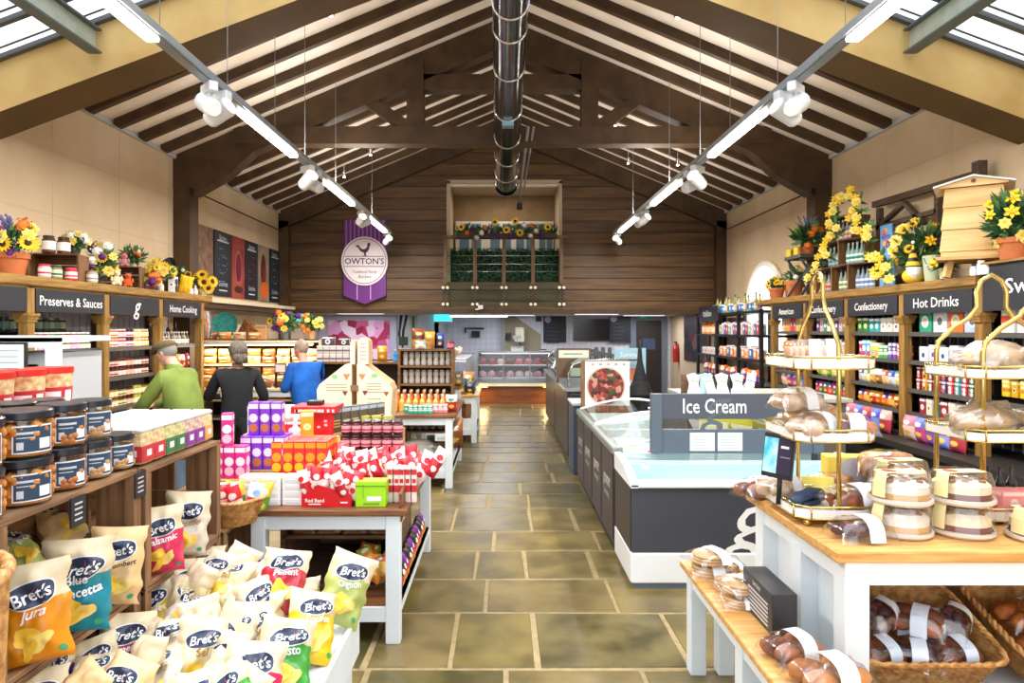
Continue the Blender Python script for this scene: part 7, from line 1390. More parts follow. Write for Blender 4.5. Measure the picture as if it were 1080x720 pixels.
# ------------------------------------------------------------------ cream board display
t = thing('house_shaped_display', 'big cream house-shaped board box with rounded handle tabs', 'display board', (0, 6.3, 0)); CM = M('#f3e7cc', .6, name='cream_board'); CMs = M('#d9b98a', .7, name='board_edge_tan'); Yh = 6.3
def q2(u, v): p = px(u, v, Yh); return (p[0], p[2])
for nm_, pts in (('half_panel', [(371, 384), (364, 384), (337, 405), (334, 411), (338, 470), (371, 470)]), ('half_panel', [(376.5, 384), (384, 384), (411, 404), (414, 411), (412, 440), (409, 455), (412, 470), (376.5, 470)])):
    mb = MB(); P = [q2(*a) for a in pts]; mb.prism(P, 0, .28, CMs); mb.poly([(x, -.002, z) for x, z in P], CM); mb.build(nm_, t)
for u0, u1 in ((369.5, 374.5), (377, 388.5)):
    mb = MB(); c, r_ = (u0+u1)/2, (u1-u0)/2; P = [q2(u0, 384), q2(u1, 384)]+[q2(c+r_*math.cos(a), 362-(r_ if r_ > 3 else 4)*math.sin(a)) for a in [PI*i/10 for i in range(11)]]; mb.prism(P, 0, .2, CMs); mb.poly([(x, -.002, z) for x, z in P], CM)
    if r_ > 3:
        for k in range(5): a, b = q2(380, 362+k*4), q2(386, 363+k*4); mb.box(a[0], b[0], -.004, -.002, b[1], a[1], M('#c89a8a', .6))
    mb.build('handle_tab', t)
mb = MB(); TX = M('#b0a490', .6)
for u0, u1, vs in ((344, 366, (405, 408, 411)), (387, 402, (404, 407, 410, 420, 424, 432, 436)), (384, 406, (413, 428, 440))):
    for v in vs: a, b = q2(u0, v), q2(u1, v+.8); mb.box(a[0], b[0], -.005, -.002, b[1], a[1], TX)
for u, v, c, s_ in ((365.5, 397, '#c88a5a', 4), (382, 397, '#c8905a', 4), (364, 414.5, '#8a3a2a', 3), (385, 414, '#8a3a2a', 3), (407.5, 415, '#a8503a', 3), (408, 440, '#c8a03a', 3)):
    P = [q2(u-s_, v-s_*.7), q2(u+s_, v-s_*.7), q2(u, v+s_)]; mb.poly([(x, -.006, z) for x, z in P], M(c, .6))
for u, v in ((353, 397), (395, 396)): P = [q2(u+3.5*math.cos(a), v+2.5*math.sin(a)) for a in [2*PI*i/8 for i in range(8)]]; mb.poly([(x, -.006, z) for x, z in P], M('#8ad08a', .6))
a, b = q2(376.5, 428), q2(384, 444); mb.box(a[0], b[0], -.006, -.002, b[1], a[1], M('#f4e88a', .6)); mb.build('printing', t)
a, b = q2(370, 406), q2(378, 412); mb = MB(); mb.box(a[0], b[0], -.02, 0, b[1], a[1], M('#8a6a4a', .5)); mb.build('clasp', t)
mb = MB(); a, b = q2(338, 470), q2(412, 470); mb.box(a[0]+.03, b[0]-.03, .02, .26, 0, a[1], wood('#7a5a3a', '#553a22', 'z', .6)); mb.build('plinth', t)
# ================================================================== BAKERY CORNER GOODS
BK = [bagp(.2, .12, .08, a, b, seed=150+i, panel=c, name='bread_pack') for i, (a, b, c) in enumerate((('#c8935a', '#a8703c', '#e6dccb'), ('#e0b878', '#c08a4a', '#efe8dc'), ('#a86a3a', '#7a4424', '#d8ccb8'), ('#d8c8b0', '#b8a080', '#c83a3a'), ('#e8a85a', '#c87a3a', '#f0e0c8')))]
for z, a_ in ((1.241, 'upper'), (.971, 'middle'), (.721, 'lower'), (1.59, 'top')):
    for i in range(8):
        if z > 1.5 and i > 3: continue
        for k in range(2 if z < 1.5 else 1): BK[rr.randrange(5)].put((-4.3+i*.215, 10.05+.0*k, z+k*.105), rr.uniform(-.2, .2), 'wrapped loaf on the %s shelf of the bakery display' % a_, 'wrapped loaves on the %s bakery shelf' % a_, cat='loaf')
for i in range(7):
    for j in range(3): BK[rr.randrange(5)].put((-4.28+i*.25, 9.32+j*.2, .96-.0*j), (-.9, 0, rr.uniform(-.3, .3)), 'golden pastry pack on the sloping bakery table', 'golden pastry packs on the bakery table', cat='pastry pack', scale=1.2)
table('bakery_counter', 'pale bakery counter heaped with golden packs before the shelves', -4.4, -2.7, 9.22, 9.9, .95, M('#e6d3ac', .5), None)
bouquet('potted_flowers', 'yellow and burgundy flowers in a grey pot on the bakery shelves', 'flower pot', (-3.25, 10.2, 1.601), .07, .15, (.25, .14, .14), ['sun', 'pur', 'orange', 'rose'], 31, 18, .06, view=(0, -1, .3), potm=M('#5a626a', .4))
bouquet('potted_flowers', 'dried pink flowers and yellow blooms at the bakery shelf end', 'flower pot', (-2.85, 10.2, 1.601), .06, .12, (.16, .12, .14), ['orange', 'rose', 'rose'], 32, 14, .05, view=(0, -1, .3), potm=M('#c8a070', .7))
t = thing('woven_tray', 'round teal woven tray standing on the bakery shelves', 'tray', (-4.12, 10.15, 1.601)); mb = MB(); mb.T = Matrix.Translation((0, 0, .2)) @ Matrix.Rotation(PI/2-.2, 4, 'X'); mb.lathe([(0, 0), (.15, .01), (.2, .04), (.2, .05), (.15, .025), (0, .01)], M('#2f8c86', .7, var=.4, scale=25), 24); mb.build('tray_body', t)
t = thing('wicker_basket', 'dark tipped wicker basket on the bakery shelves', 'basket', (-3.85, 10.15, 1.64)); mb = MB(); mb.T = Matrix.Rotation(.7, 4, 'Y'); wicker(mb, [(.1, .09, 0), (.15, .13, .22)], WKD, 40, 2, .005, 14); mb.build('woven_body', t)
boxp(.18, .12, .2, '#c89a68', '#a87840', motif='none').put((-3.58, 10.15, 1.601), 0, 'tan wooden box on the bakery shelves', cat='box')
boxp(.16, .1, .13, '#e8e0dc', '#d89a8a').put((-4.0, 9.98, 1.601), .2, 'white printed box before the teal tray', cat='box') if 0 else None
sboard('counter_notice', 'small dark-framed white notice above the bakery counter', 'notice', 290, 302, 383.5, 393, 9.3, M('#3a3030', .5), .95, lambda e, w, a, b, y: e.box(-w*.85, w*.85, y, y+.002, a+.012, b-.012, M('#f2e6e4', .5)), frame=BLK, th=.02)
t = thing('hanging_goods', 'bunch of coloured tea towels hanging by the end post', 'hanging goods', (-4.1, 9.35, 0)); mb = MB()
for k, c in enumerate(('#8a9098', '#c8783a', '#b0b8c0', '#5a6068')): mb.loft([((0, k*.06, 2.0), .02, .03), ((.02, k*.06, 1.8), .03, .03), ((0, k*.06, 1.62), .03, .025)], M(c, .8, var=.4, scale=25), 8)
mb.build('towels', t)
# ================================================================== TIERED GOLD CAKE STANDS
GO = M('#c9b06a', .22, 1, name='brass'); TRW = M('#f6f4ee', .3, name='white_tray')
def tray(t, x0, x1, y0, y1, z, cut=.05):
    P = [(x0+cut, y0), (x1-cut, y0), (x1, y0+cut), (x1, y1-cut), (x1-cut, y1), (x0+cut, y1), (x0, y1-cut), (x0, y0+cut)]
    mb = MB(); n = 8; mb.add([(x, y, z) for x, y in P]+[(x, y, z+.012) for x, y in P], [tuple(range(n-1, -1, -1)), tuple(range(n, 2*n))]+[(i, (i+1) % n, n+(i+1) % n, n+i) for i in range(n)], TRW)
    mb.add([(x, y, z+.012) for x, y in P]+[(x*1.0, y*1.0, z+.034) for x, y in P], [(i, (i+1) % n, n+(i+1) % n, n+i) for i in range(n)], TRW); mb.build('tray', t)
    mb = MB(); mb.tube([(x, y, z+.045) for x, y in P+P[:1]], .005, GO, 6); mb.tube([(x, y, z-.002) for x, y in P+P[:1]], .004, GO, 6)
    for x, y in P: mb.cyl((x, y, z), (x, y, z+.045), .004, .004, GO, 6)
    mb.build('gallery_rail', t)
t = thing('tiered_cake_stand', 'three-tier gold stand with one hoop handle and tablet beside it', 'cake stand', (1.36, 2.95, .951))
for z in (.035, .345, .64): tray(t, -.165, .165, -.2, .2, z)
mb = MB(); hp = [(0, -.19, -.0+.03), (0, -.19, .66), (0, -.185, .74), (0, -.14, .81), (0, -.075, .88), (0, -.05, .94), (0, -.052, .99), (0, -.035, 1.03), (0, 0, 1.045), (0, .035, 1.03), (0, .052, .99), (0, .05, .94), (0, .075, .88), (0, .14, .81), (0, .185, .74), (0, .19, .66), (0, .19, .03)]
mb.tube(hp, .009, GO, 10); mb.build('hoop_handle', t)
for a in (-.12, .12):
    for b in (-.17, .17): mb = MB(); mb.ell((a, b, .016), .016, GO, 10, 6); mb.build('foot', t)
t = thing('tiered_cake_stand', 'larger gold stand with two hoop handles and loaves of bread', 'cake stand', (2.22, 2.95, .951))
for z in (.02, .34, .60): tray(t, -.30, .34, -.17, .2, z)
for y in (-.15, .15):
    w = .25; mb = MB(); hp = [(-w, y, .03), (-w, y, .70), (-w+.01, y, .745), (-.18, y, .80), (-.10, y, .85), (-.065, y, .90), (-.068, y, .97), (-.045, y, 1.02), (0, y, 1.045), (.045, y, 1.02), (.068, y, .97), (.065, y, .90), (.10, y, .85), (.18, y, .80), (w-.01, y, .745), (w, y, .70), (w, y, .03)]
    mb.tube(hp, .0105, GO, 10); mb.build('hoop_handle', t)
# ------------------------------------------------------------------ wrapped bakery goods
CELL = thin_glass('#fbfbfd', .80, .12, 'cellophane'); LBL = M('#eef1f4', .5, name='white_label')
def wrapped(w, d, h, bun, kind='bun', seed=1, label=True, dark=None, lc=None):
    def mk():
        rr = random.Random(seed); mb = MB(); B = M(bun, .6, var=.35, scale=14, h2=dark or '#8a5020', name='baked_crust')
        if kind == 'bun':
            for i in range(2):
                for j in range(2): mb.ell((-w/4+i*w/2, -d/4+j*d/2, h*.42), (w*.27, d*.27, h*.40), B, 12, 8, jit=.15, seed=i*2+j+seed)
        elif kind == 'loaf': mb.loft([((-w/2+w*q, 0, h*.45), d*.43*r_, h*.43*r_, (1, 0, 0)) for q, r_ in ((.03, .55), (.08, .85), (.2, 1), (.5, 1.03), (.8, 1), (.92, .85), (.97, .55))], B, 14)
        elif kind == 'pile':
            for i in range(9): mb.ell((rr.uniform(-w*.32, w*.32), rr.uniform(-d*.3, d*.3), h*rr.uniform(.25, .6)), (w*.16, d*.2, h*.24), B, 8, 6, jit=.3, seed=i)
        elif kind == 'flat': 
            for k in range(3): mb.lathe([(0, h*.3*k), (w*.44, h*.3*k), (w*.46, h*(.3*k+.13)), (w*.43, h*(.3*k+.26)), (0, h*(.3*k+.28))], B, 22, sy=d/w)
        elif kind == 'plait':
            for s in (-1, 1): mb.tube([(-w*.42+w*.84*i/14, s*d*.2*math.sin(i*.9), h*(.4+.12*s*math.cos(i*.9))) for i in range(15)], [h*.18+h*.16*math.sin(PI*i/14) for i in range(15)], B, 8)
        o = mb.build('baked_item'); wr = MB()
        nu, nv = 18, 12; vs = []
        for j in range(nv+1):
            for i in range(nu+1):
                u, v = -1+2*i/nu, -1+2*j/nv; k = (1-abs(u)**3)**.5*(1-abs(v)**3)**.5; q = noise.noise(Vector((u*3, v*3, seed)))*.14+noise.noise(Vector((u*9, v*9, seed)))*.05
                vs.append((u*w*.57, v*d*.56, .006+max(0, k*(1+q))*h*1.02))
        wr.add(vs, [(j*(nu+1)+i, j*(nu+1)+i+1, (j+1)*(nu+1)+i+1, (j+1)*(nu+1)+i) for j in range(nv) for i in range(nu)], CELL, True); wr.build('clear_wrap', o)
        if label:
            lb = MB(); n = 10; lw = w*.15
            # label strip wrapped over the pack from front to top
            pts = []
            for i in range(n+1): v = -1+1.5*i/n; k = (1-abs(v)**3)**.5 if abs(v) < 1 else 0; pts.append((v*d*.57, .010+k*h*1.0))
            lb.add([(-lw+.02, y, z) for y, z in pts]+[(lw+.02, y, z) for y, z in pts], [(i, i+1, n+2+i, n+1+i) for i in range(n)], M(lc or '#eef1f4', .5), True); lb.build('label', o)
        return o
    return Proto(mk)
W1 = wrapped(.2, .15, .08, '#7a3a34', 'pile', 3, dark='#3a1c24'); W2 = wrapped(.24, .16, .09, '#c8803a', 'bun', 4); W3 = wrapped(.26, .14, .11, '#d9a868', 'loaf', 5, label=False); W4 = wrapped(.20, .18, .05, '#e6c898', 'flat', 6, dark='#c89a60'); W5 = wrapped(.26, .16, .09, '#c06a24', 'plait', 7, dark='#7a3410'); W6 = wrapped(.2, .14, .07, '#c89aa8', 'pile', 8, dark='#8a5a70'); W7 = wrapped(.2, .15, .08, '#b86a3a', 'bun', 9, dark='#5a2c18'); W8 = wrapped(.2, .15, .09, '#e6d0b8', 'bun', 10, dark='#c8a078')
BZ = .951
def roundbox(c1, c2, r=.115, h=.12, yel=True):
    def mk():
        mb = MB(); mb.lathe([(0, 0), (r*.9, 0), (r, .01), (r, .022), (r*.93, .024), (r*.93, .012), (0, .012)], M('#d8cfc4', .3, name='tray_plastic'), 36); o = mb.build('cake_box')
        mb = MB(); mb.lathe([(0, .014), (r*.86, .014), (r*.86, h*.38, M(c2, .8)), (r*.87, h*.38, M(c1, .7, var=.2, scale=30)), (r*.85, h*.62), (r*.7, h*.74), (0, h*.78)], M(c2, .8, var=.3, scale=30), 36)
        for i in range(14): a = i*2.4; q = r*.75*math.sqrt((i+.5)/14); mb.ell((q*math.cos(a), q*math.sin(a), h*.76), (.016, .012, .007), M('#8a5a30', .8), 6, 4)
        mb.build('cake', o)
        mb = MB(); mb.lathe([(r*.995, .022), (r*.96, h*.7), (r*.88, h*.97), (r*.84, h), (0, h)], CELL, 36); mb.build('domed_lid', o)
        if yel:
            mb = MB(); Y_ = M('#f0e2a6', .5); n = 8
            prof = [(r*1.005, .03), (r*.968, h*.7), (r*.89, h*.98), (r*.84, h*1.012), (0, h*1.012), (-r*.3, h*1.012)]
            a0, a1 = PI*1.0, PI*1.16
            for k in range(3):
                (r0, z0), (r1, z1) = prof[k:k+2]; A = [a0+(a1-a0)*i/n for i in range(n+1)]
                mb.add([(r0*math.cos(a), r0*math.sin(a), z0) for a in A]+[(r1*math.cos(a), r1*math.sin(a), z1) for a in A], [(i, i+1, n+2+i, n+1+i) for i in range(n)], Y_)
            mb.box(-r*.82, r*.7, -.035, .03, h*1.004, h*1.016, Y_); mb.lathe([(.028, h*1.018), (0, h*1.019)], M('#a8342a', .5), 14, (-r*.4, 0, 0)); mb.build('label_band', o)
        return o
    return Proto(mk)
RB1 = roundbox('#f4ead6', '#d9a868'); RB2 = roundbox('#f2e2ba', '#7a3428')
for (x, y, k, P, l) in ((1.56, 2.68, 0, RB1, 'bottom almond cake box in the stack beside the gold stand'), (1.56, 2.68, 1, RB1, 'top almond cake box in the stack beside the gold stand'), (1.80, 2.68, 0, RB2, 'bottom cream cake box in the second stack'), (1.80, 2.68, 1, RB2, 'top cream cake box in the second stack'), (1.70, 2.92, 0, RB1, 'cake box at the bottom behind the two stacks'), (1.70, 2.92, 1, RB2, 'cake box raised behind the two stacks'), (2.05, 2.60, 0, RB2, 'single cake box past the second stack')):
    P.put((x, y, BZ+k*.123), .1*k, l)
W1.put((1.36, 2.60, BZ), .1, 'plum-coloured fruit buns with a wide white label at the table corner')
for (P, x, y, z, rz, l) in ((W5, 1.47, 2.86, BZ+.05, .2, 'glazed plaited pastry on the bottom tier'), (W5, 1.62, 3.08, BZ, .1, 'glazed plaited pastry behind the cake boxes'), (W8, 1.25, 3.08, BZ+.05, .6, 'pale wrapped rolls with green label on the bottom tier'), (W7, 1.22, 3.27, BZ, .5, 'wrapped rolls at the far corner of the table'),
                            (W3, 1.55, 3.24, BZ, .3, 'clear-wrapped loaf behind the yellow bag'), (W3, 1.82, 3.18, BZ+.0, .2, 'clear-wrapped loaf behind the raised cake boxes'), (W3, 1.80, 3.20, BZ+.115, -.2, 'clear-wrapped loaf resting on another loaf')): P.put((x, y, z), rz, l)
P_ = MB(); P_.T = Matrix.Identity(4)
mb = MB(); mb.lathe([(0, 0), (.026, 0), (.026, .003), (0, .003)], M('#6ac850', .5), 14); mb.T = Matrix.Identity(4); tag(mb.build('round_sticker', None, (1.27, 3.02, BZ+.165)), 'round green sticker on the pale rolls', 'sticker') if 0 else None
for (x, y, z, P, rz, l) in ((1.29, 2.83, .345, W8, .5, 'pale rolls at the front of the middle tier'), (1.44, 2.85, .345, W7, -.2, 'browned rolls on the middle tier'), (1.38, 3.06, .345, W3, .2, 'wrapped loaf at the back of the middle tier'), (1.30, 3.02, .43, W8, .3, 'pale rolls piled high on the middle tier')): P.put((x, y, BZ+z+.013), rz, l)
for x, l, nn in ((1.30, 'clear box of orange bakes on the top tier', 1), (1.42, 'clear box of bakes beside its twin on the top tier', 2)):
    t = thing('bakery_box', l, 'bakery box', (x, 2.85+.1*nn, BZ+.654)); mb = MB(); mb.bbox(-.085, .085, -.06, .06, 0, .02, M('#dfe3e6', .3)); mb.build('tray', t); mb = MB()
    for i in range(6): mb.ell((-.065+.026*i, 0, .045), (.012, .045, .028), M('#e0a884', .6), 8, 6)
    mb.build('bakes', t); mb = MB(); mb.add([(-.085, -.06, .02), (.085, -.06, .02), (.085, .06, .02), (-.085, .06, .02), (-.07, -.045, .1), (.07, -.045, .1), (.07, .045, .1), (-.07, .045, .1)], [(4, 5, 6, 7), (0, 1, 5, 4), (1, 2, 6, 5), (2, 3, 7, 6), (3, 0, 4, 7)], CELL); mb.build('clear_lid', t)
    mb = MB(); mb.add([(.0, -.063, .015), (.055, -.063, .015), (.05, -.048, .103), (.0, -.048, .103)], [(0, 1, 2, 3)], M('#e8d8dc', .5)); mb.add([(.012, -.0645, .02), (.045, -.0645, .02), (.04, -.05, .09), (.012, -.05, .09)], [(0, 1, 2, 3)], M('#f2eeee', .5)); mb.build('label', t)
for (x, y, z, l, rz) in ((2.05, 2.87, .60, 'white-wrapped loaf with an orange mark on the top tier', .1), (2.33, 2.87, .60, 'white-wrapped loaf beside it on the top tier', -.1), (2.2, 3.06, .60, 'white-wrapped loaf at the back of the top tier', .05),
                     (2.02, 2.87, .34, 'cream bread bag on the middle tier of the two-hoop stand', .2), (2.30, 2.86, .34, 'cream bread bag with a dark diamond label', -.15), (2.15, 3.05, .34, 'cream bread bag behind the others on the middle tier', .1)):
    def mk(l=l, s=int(x*100+z*10)):
        mb = MB(); mb.ell((0, 0, .06), (.13, .075, .055), M('#e0bb8a', .7, var=.3, scale=14), 14, 8, jit=.2, seed=s); o = mb.build('bread_bag'); wr = MB()
        wr.ell((0, 0, .062), (.15, .085, .066), thin_glass('#fdf8f2', .45, .3, 'milky_wrap'), 20, 10, jit=.55, seed=s+3); wr.build('wrap', o); lb = MB(); lb.ell((0, -.07, .07), (.04, .02, .03), M('#f4f0ec', .5) if 'diamond' not in l else M('#1f3450', .5), 4, 2) ; lb.build('label', o); return o
    Proto(mk).put((x, y, BZ+z+.013), rz, l)
# yellow paper bag with round window
t = thing('yellow_paper_bag', 'yellow card carrier with a round grey window behind the pastries', 'bag', (1.60, 3.22, BZ)); mb = MB(); mb.bbox(-.12, .14, -.04, .05, 0, .19, M('#f2dc5a', .5)); mb.build('bag_body', t); mb = MB(); mb.poly([(.01+.09*math.cos(2*PI*i/24), -.042, .11+.075*math.sin(2*PI*i/24)) for i in range(24)], M('#b9bcc8', .4)); mb.build('window', t); t.rotation_euler = (0, 0, -.1); t.location = (1.68, 3.30, BZ)
mb = MB(); mb.bbox(-.07, .07, -.003, .003, 0, .07, M('#eede6a', .5)); tag(mb.build('yellow_card', None, (1.45, 3.14, BZ+.05)), 'small yellow card standing on the bottom tier', 'card').rotation_euler = (-.2, 0, -.3)
# tablet and card reader
t = thing('tablet_display', 'black tablet with a blue picture leaning on the gold stand', 'tablet', (1.12, 2.86, BZ+.05), 0); t.rotation_euler = (-.2, 0, -1.0); t.location = (1.175, 2.93, BZ+.16); t.rotation_euler = (-.15, 0, -1.05); t.scale = (.78, 1, 1)
mb = MB(); mb.cyl((.0, .03, -.11), (0, .02, .06), .012, .012, BLK, 8); mb.build('support_arm', t)
mb = MB(); mb.bbox(-.10, .10, -.006, .006, 0, .19, BLK, .004); mb.build('case', t); mb = MB(); mb.box(-.09, -.0, -.008, -.006, .02, .17, M('#35b8d8', .3, var=.6, scale=12, h2='#c8f0f8')); mb.box(0, .09, -.008, -.006, .02, .17, M('#2c2840', .3)); mb.box(.02, .07, -.0085, -.008, .13, .14, WT); mb.box(.02, .08, -.0085, -.008, .09, .095, M('#8a7aa0', .5)); mb.build('screen', t)
t = thing('card_reader', 'dark blue handset lying on the bottom tier by the tablet', 'card reader', (1.30, 2.92, BZ+.05), .5); mb = MB(); mb.loft([((-.09, 0, .02), .02, .015, (1, 0, 0)), ((-.05, 0, .035), .03, .025, (1, 0, .2)), ((.02, 0, .045), .028, .025, (1, 0, 0)), ((.09, 0, .03), .03, .02, (1, 0, -.3)), ((.11, 0, .02), .02, .015, (1, 0, -.3))], M('#2f4260', .4), 10); mb.build('handset_body', t); mb = MB(); mb.bbox(-.05, .06, -.03, .03, 0, .02, M('#24304a', .4)); mb.build('base', t)
# low side table goods
LZ2 = .551
for (x, y, k, rz, n_) in ((1.02, 3.36, 0, 0, 'lowest'), (1.02, 3.35, 1, .4, 'top'), ): W4.put((x, y, LZ2+k*.062), rz, '%s flatbread pack in the stack at the far end of the low table' % n_)
for (x, y, k, rz, n_) in ((1.06, 3.16, 0, .2, 'small flatbread pack between the two flatbread stacks'), (1.04, 2.98, 0, 0, 'bottom flatbread pack next to the black sign box'), (1.04, 2.98, 1, .5, 'top flatbread pack next to the black sign box')): W4.put((x, y, LZ2+k*.062), rz, n_, None, scale=.88)
W4.put((1.12, 3.42, LZ2), .9, 'flatbread pack half hidden beside the tall table leg', None, scale=.75)
t = thing('sign_box', 'black box sign with rows of white text on the low table', 'sign', (1.10, 2.82, LZ2)); mb = MB(); mb.bbox(-.05, .05, -.16, .16, 0, .165, M('#2b2e33', .4), .003); mb.build('box_body', t)
mb = MB(); 
for k in range(6): plane_y(mb, -.0512, -.12, .12-.012*(k % 3), .02+k*.017, .028+k*.017, M('#d8dadc', .5))
text(mb, 'farm shop', .03, WT, (-.0515, 0, .14), '-x', width=.08); mb.build('printing', t)
for (P, x, y, rz, l) in ((W7, 1.06, 2.50, .3, 'browned rolls with a white label behind the glazed pack on the low table'), (W2, 1.10, 2.30, .2, 'glazed golden buns with a white label at the front of the low table')): P.put((x, y, LZ2), rz, l)
W6.put((1.42, 2.27, .421), .3, 'pink iced pack in front of the bread baskets', None, scale=1.1); W1.put((1.98, 2.26, .421), -.2, 'dark chocolate pack in front of the second basket', None, scale=1.0); W8.put((1.2+.05, 2.10, .47), .1, 'pale pack at the front corner of the lowest table', None) if 0 else None
# tilted bread baskets under the tall table
for bi, (cx, l) in enumerate(((1.615, 'tilted wicker basket of fruit buns under the tall table'), (2.235, 'tilted wicker basket of golden loaves under the tall table'))):
    t = thing('bread_basket', l, 'basket', (cx, 2.78, .455)); mb = MB(); wicker(mb, [(.235, .19, 0), (.27, .225, .13)], WK, 96, 8, .005, 16); mb.build('woven_body', t); mb = MB(); rim(mb, .275, .23, .135, .009, WK, 8, 64); mb.build('rim', t); t.rotation_euler = (.32, 0, 0)
def inb(cx, dx, dy, dz=.03): return (cx+dx, 2.76+dy, .475+dz+dy*.34)
BL = M('#d8e6f4', .4)
WB1 = wrapped(.19, .13, .08, '#a8603a', 'bun', 21, dark='#4a2420', lc='#dbe8f6'); WB2 = wrapped(.18, .12, .08, '#6a3a44', 'pile', 22, dark='#2c1c2c', lc='#e4edf6'); WB3 = wrapped(.2, .13, .09, '#d88a3a', 'bun', 23, dark='#a04c1a', lc='#eef2f6')
for i, (dx, dy, dz, r_) in enumerate(((-.17, -.12, .03, .3), (-.04, -.13, .03, -.4), (.12, -.12, .03, .2), (-.18, .02, .05, 1.0), (-.05, .03, .05, .2), (.1, .0, .05, -.3), (-.16, .13, .07, -.2), (-.12, -.03, .11, .8), (.02, -.06, .11, -.7), (.16, -.05, .10, .9))):
    (WB1, WB2)[i % 2].put(inb(1.615, dx, dy, dz+.01), (.32, 0, r_), ('browned', 'dark fruited')[i % 2]+' buns with pale blue label in the fruit bun basket', ('browned', 'dark fruited')[i % 2]+' bun packs in the fruit bun basket', cat='bun pack')
for i, (dx, dy, dz, r_) in enumerate(((-.14, -.12, .03, .1), (.06, -.12, .03, -.2), (-.12, .04, .05, .4), (.08, .05, .05, .1), (-.05, -.04, .11, -.3))):
    WB3.put(inb(2.235, dx, dy, dz+.01), (.32, 0, r_), 'golden loaf pack in the second wicker basket', 'golden loaf packs in the second basket', cat='loaf')
# goods on the tall table by the frame edge
PKX = boxp(.10, .08, .10, '#e58a86', '#c84a4a', '#f4c8c0', motif='two')
for i in range(3): PKX.put((2.10+i*.11, 2.84, BZ+.034), 0, 'coral pink box on the bottom tier of the two-hoop stand', 'coral pink boxes on the bottom tier', cat='box')
DB = bottlep(C('#2a3030'), '#1c1c20', '#8a8a90', r=.022, h=.16)
for i in range(6): DB.put((2.0+i*.05, 3.02, BZ+.034), 0, 'small dark bottle behind the coral boxes', 'small dark bottles behind the coral boxes', cat='bottle')
# ================================================================== SHOPPERS
SKIN = M('#d9a48c', .55, name='skin')
def person(name, label, loc, rz, J, R_, edges, zones, hairf, extra=None, skin=SKIN):
    """J joints (local, +y forward), R_ radii, zones: list of (predicate, material) on face centre"""
    root = thing(name, label, 'person', loc, rz); root.scale = (.935,)*3; keys = list(J); me = bpy.data.meshes.new('figure'); me.from_pydata([J[k] for k in keys], [(keys.index(a), keys.index(b)) for a, b in edges], [])
    ob = bpy.data.objects.new('figure', me); COL.objects.link(ob); md = ob.modifiers.new('s', 'SKIN'); sv = me.skin_vertices[0].data
    for i, k in enumerate(keys): r_ = R_[k]; sv[i].radius = r_ if isinstance(r_, tuple) else (r_, r_)
    sv[keys.index('pelvis')].use_root = True; md.use_smooth_shade = True; sb = ob.modifiers.new('b', 'SUBSURF'); sb.levels = 2; sb.render_levels = 2
    bpy.context.view_layer.update(); dg = bpy.context.evaluated_depsgraph_get(); m2 = bpy.data.meshes.new_from_object(ob.evaluated_get(dg)); bpy.data.objects.remove(ob)
    m2.materials.clear(); mats = [skin]+[z[1] for z in zones]
    for m in mats: m2.materials.append(m)
    seg = [(Vector(J[a]), Vector(J[b]), a, b) for a, b in edges]
    for p in m2.polygons:
        c = p.center; best = None
        for a, b, na, nb in seg:
            d = b-a; t_ = max(0, min(1, (c-a).dot(d)/max(1e-9, d.length_squared))); q = (c-(a+d*t_)).length
            if best is None or q < best[0]: best = (q, na, nb, t_)
        p.material_index = 0; p.use_smooth = True
        for k, (fn, m) in enumerate(zones):
            if fn(c, best): p.material_index = k+1; break
    body = bpy.data.objects.new('body', m2); COL.objects.link(body); body.parent = root
    H = Vector(J['head']); fw = Vector(J['_face']) if '_face' in J else Vector((0, 1, 0))
    return root, H
def face(root, H, yaw, pitch=0, skin=SKIN, lip='#b8645a'):
    T_ = Matrix.Translation(H) @ Matrix.Rotation(yaw, 4, 'Z') @ Matrix.Rotation(pitch, 4, 'X')
    mb = MB(); mb.T = T_; mb.ell((0, .012, .0), (.074, .092, .112), skin, 18, 14); mb.ell((0, .05, -.07), (.045, .045, .04), skin, 12, 8); hd = mb.build('head', root)
    mb = MB(); mb.T = T_; mb.loft([((0, .098, .03), .008, .010), ((0, .108, .0), .012, .014), ((0, .112, -.018), .015, .014), ((0, .1, -.026), .010, .008)], skin, 8); mb.build('nose', hd)
    for s in (-1, 1): mb = MB(); mb.T = T_; mb.ell((s*.075, -.005, -.0), (.010, .02, .032), skin, 10, 8); mb.build('ear', hd)
    for s in (-1, 1): mb = MB(); mb.T = T_; mb.ell((s*.03, .092, .018), (.013, .008, .009), M('#f0ece8', .3), 8, 6); mb.ell((s*.03, .099, .018), (.006, .004, .006), BLK, 8, 6); mb.build('eye', hd)
    mb = MB(); mb.T = T_; mb.ell((0, .094, -.05), (.024, .007, .006), M(lip, .6), 8, 6); mb.build('mouth', hd); return T_
def hand(root, P, d, up, s=1, skin=SKIN):
    P = Vector(P); d = Vector(d).normalized(); u = Vector(up).normalized(); r_ = d.cross(u).normalized()
    mb = MB(); mb.loft([(P-d*.01, .022, .03, d), (P+d*.04, .016, .042, d), (P+d*.085, .013, .04, d)], skin, 10)
    for i, L_ in enumerate((.07, .078, .072, .055)):
        b = P+d*.08+r_*(-.03+.02*i); mb.tube([b, b+d*L_*.5-u*.004, b+d*L_*.8-u*.018, b+d*L_*.9-u*.035], [.0085, .008, .0075, .006], skin, 6)
    b = P+d*.02-r_*.035*s; mb.tube([b, b+d*.03-r_*.02*s-u*.01, b+d*.055-r_*.022*s-u*.025], [.011, .010, .008], skin, 6); mb.build('hand', root)
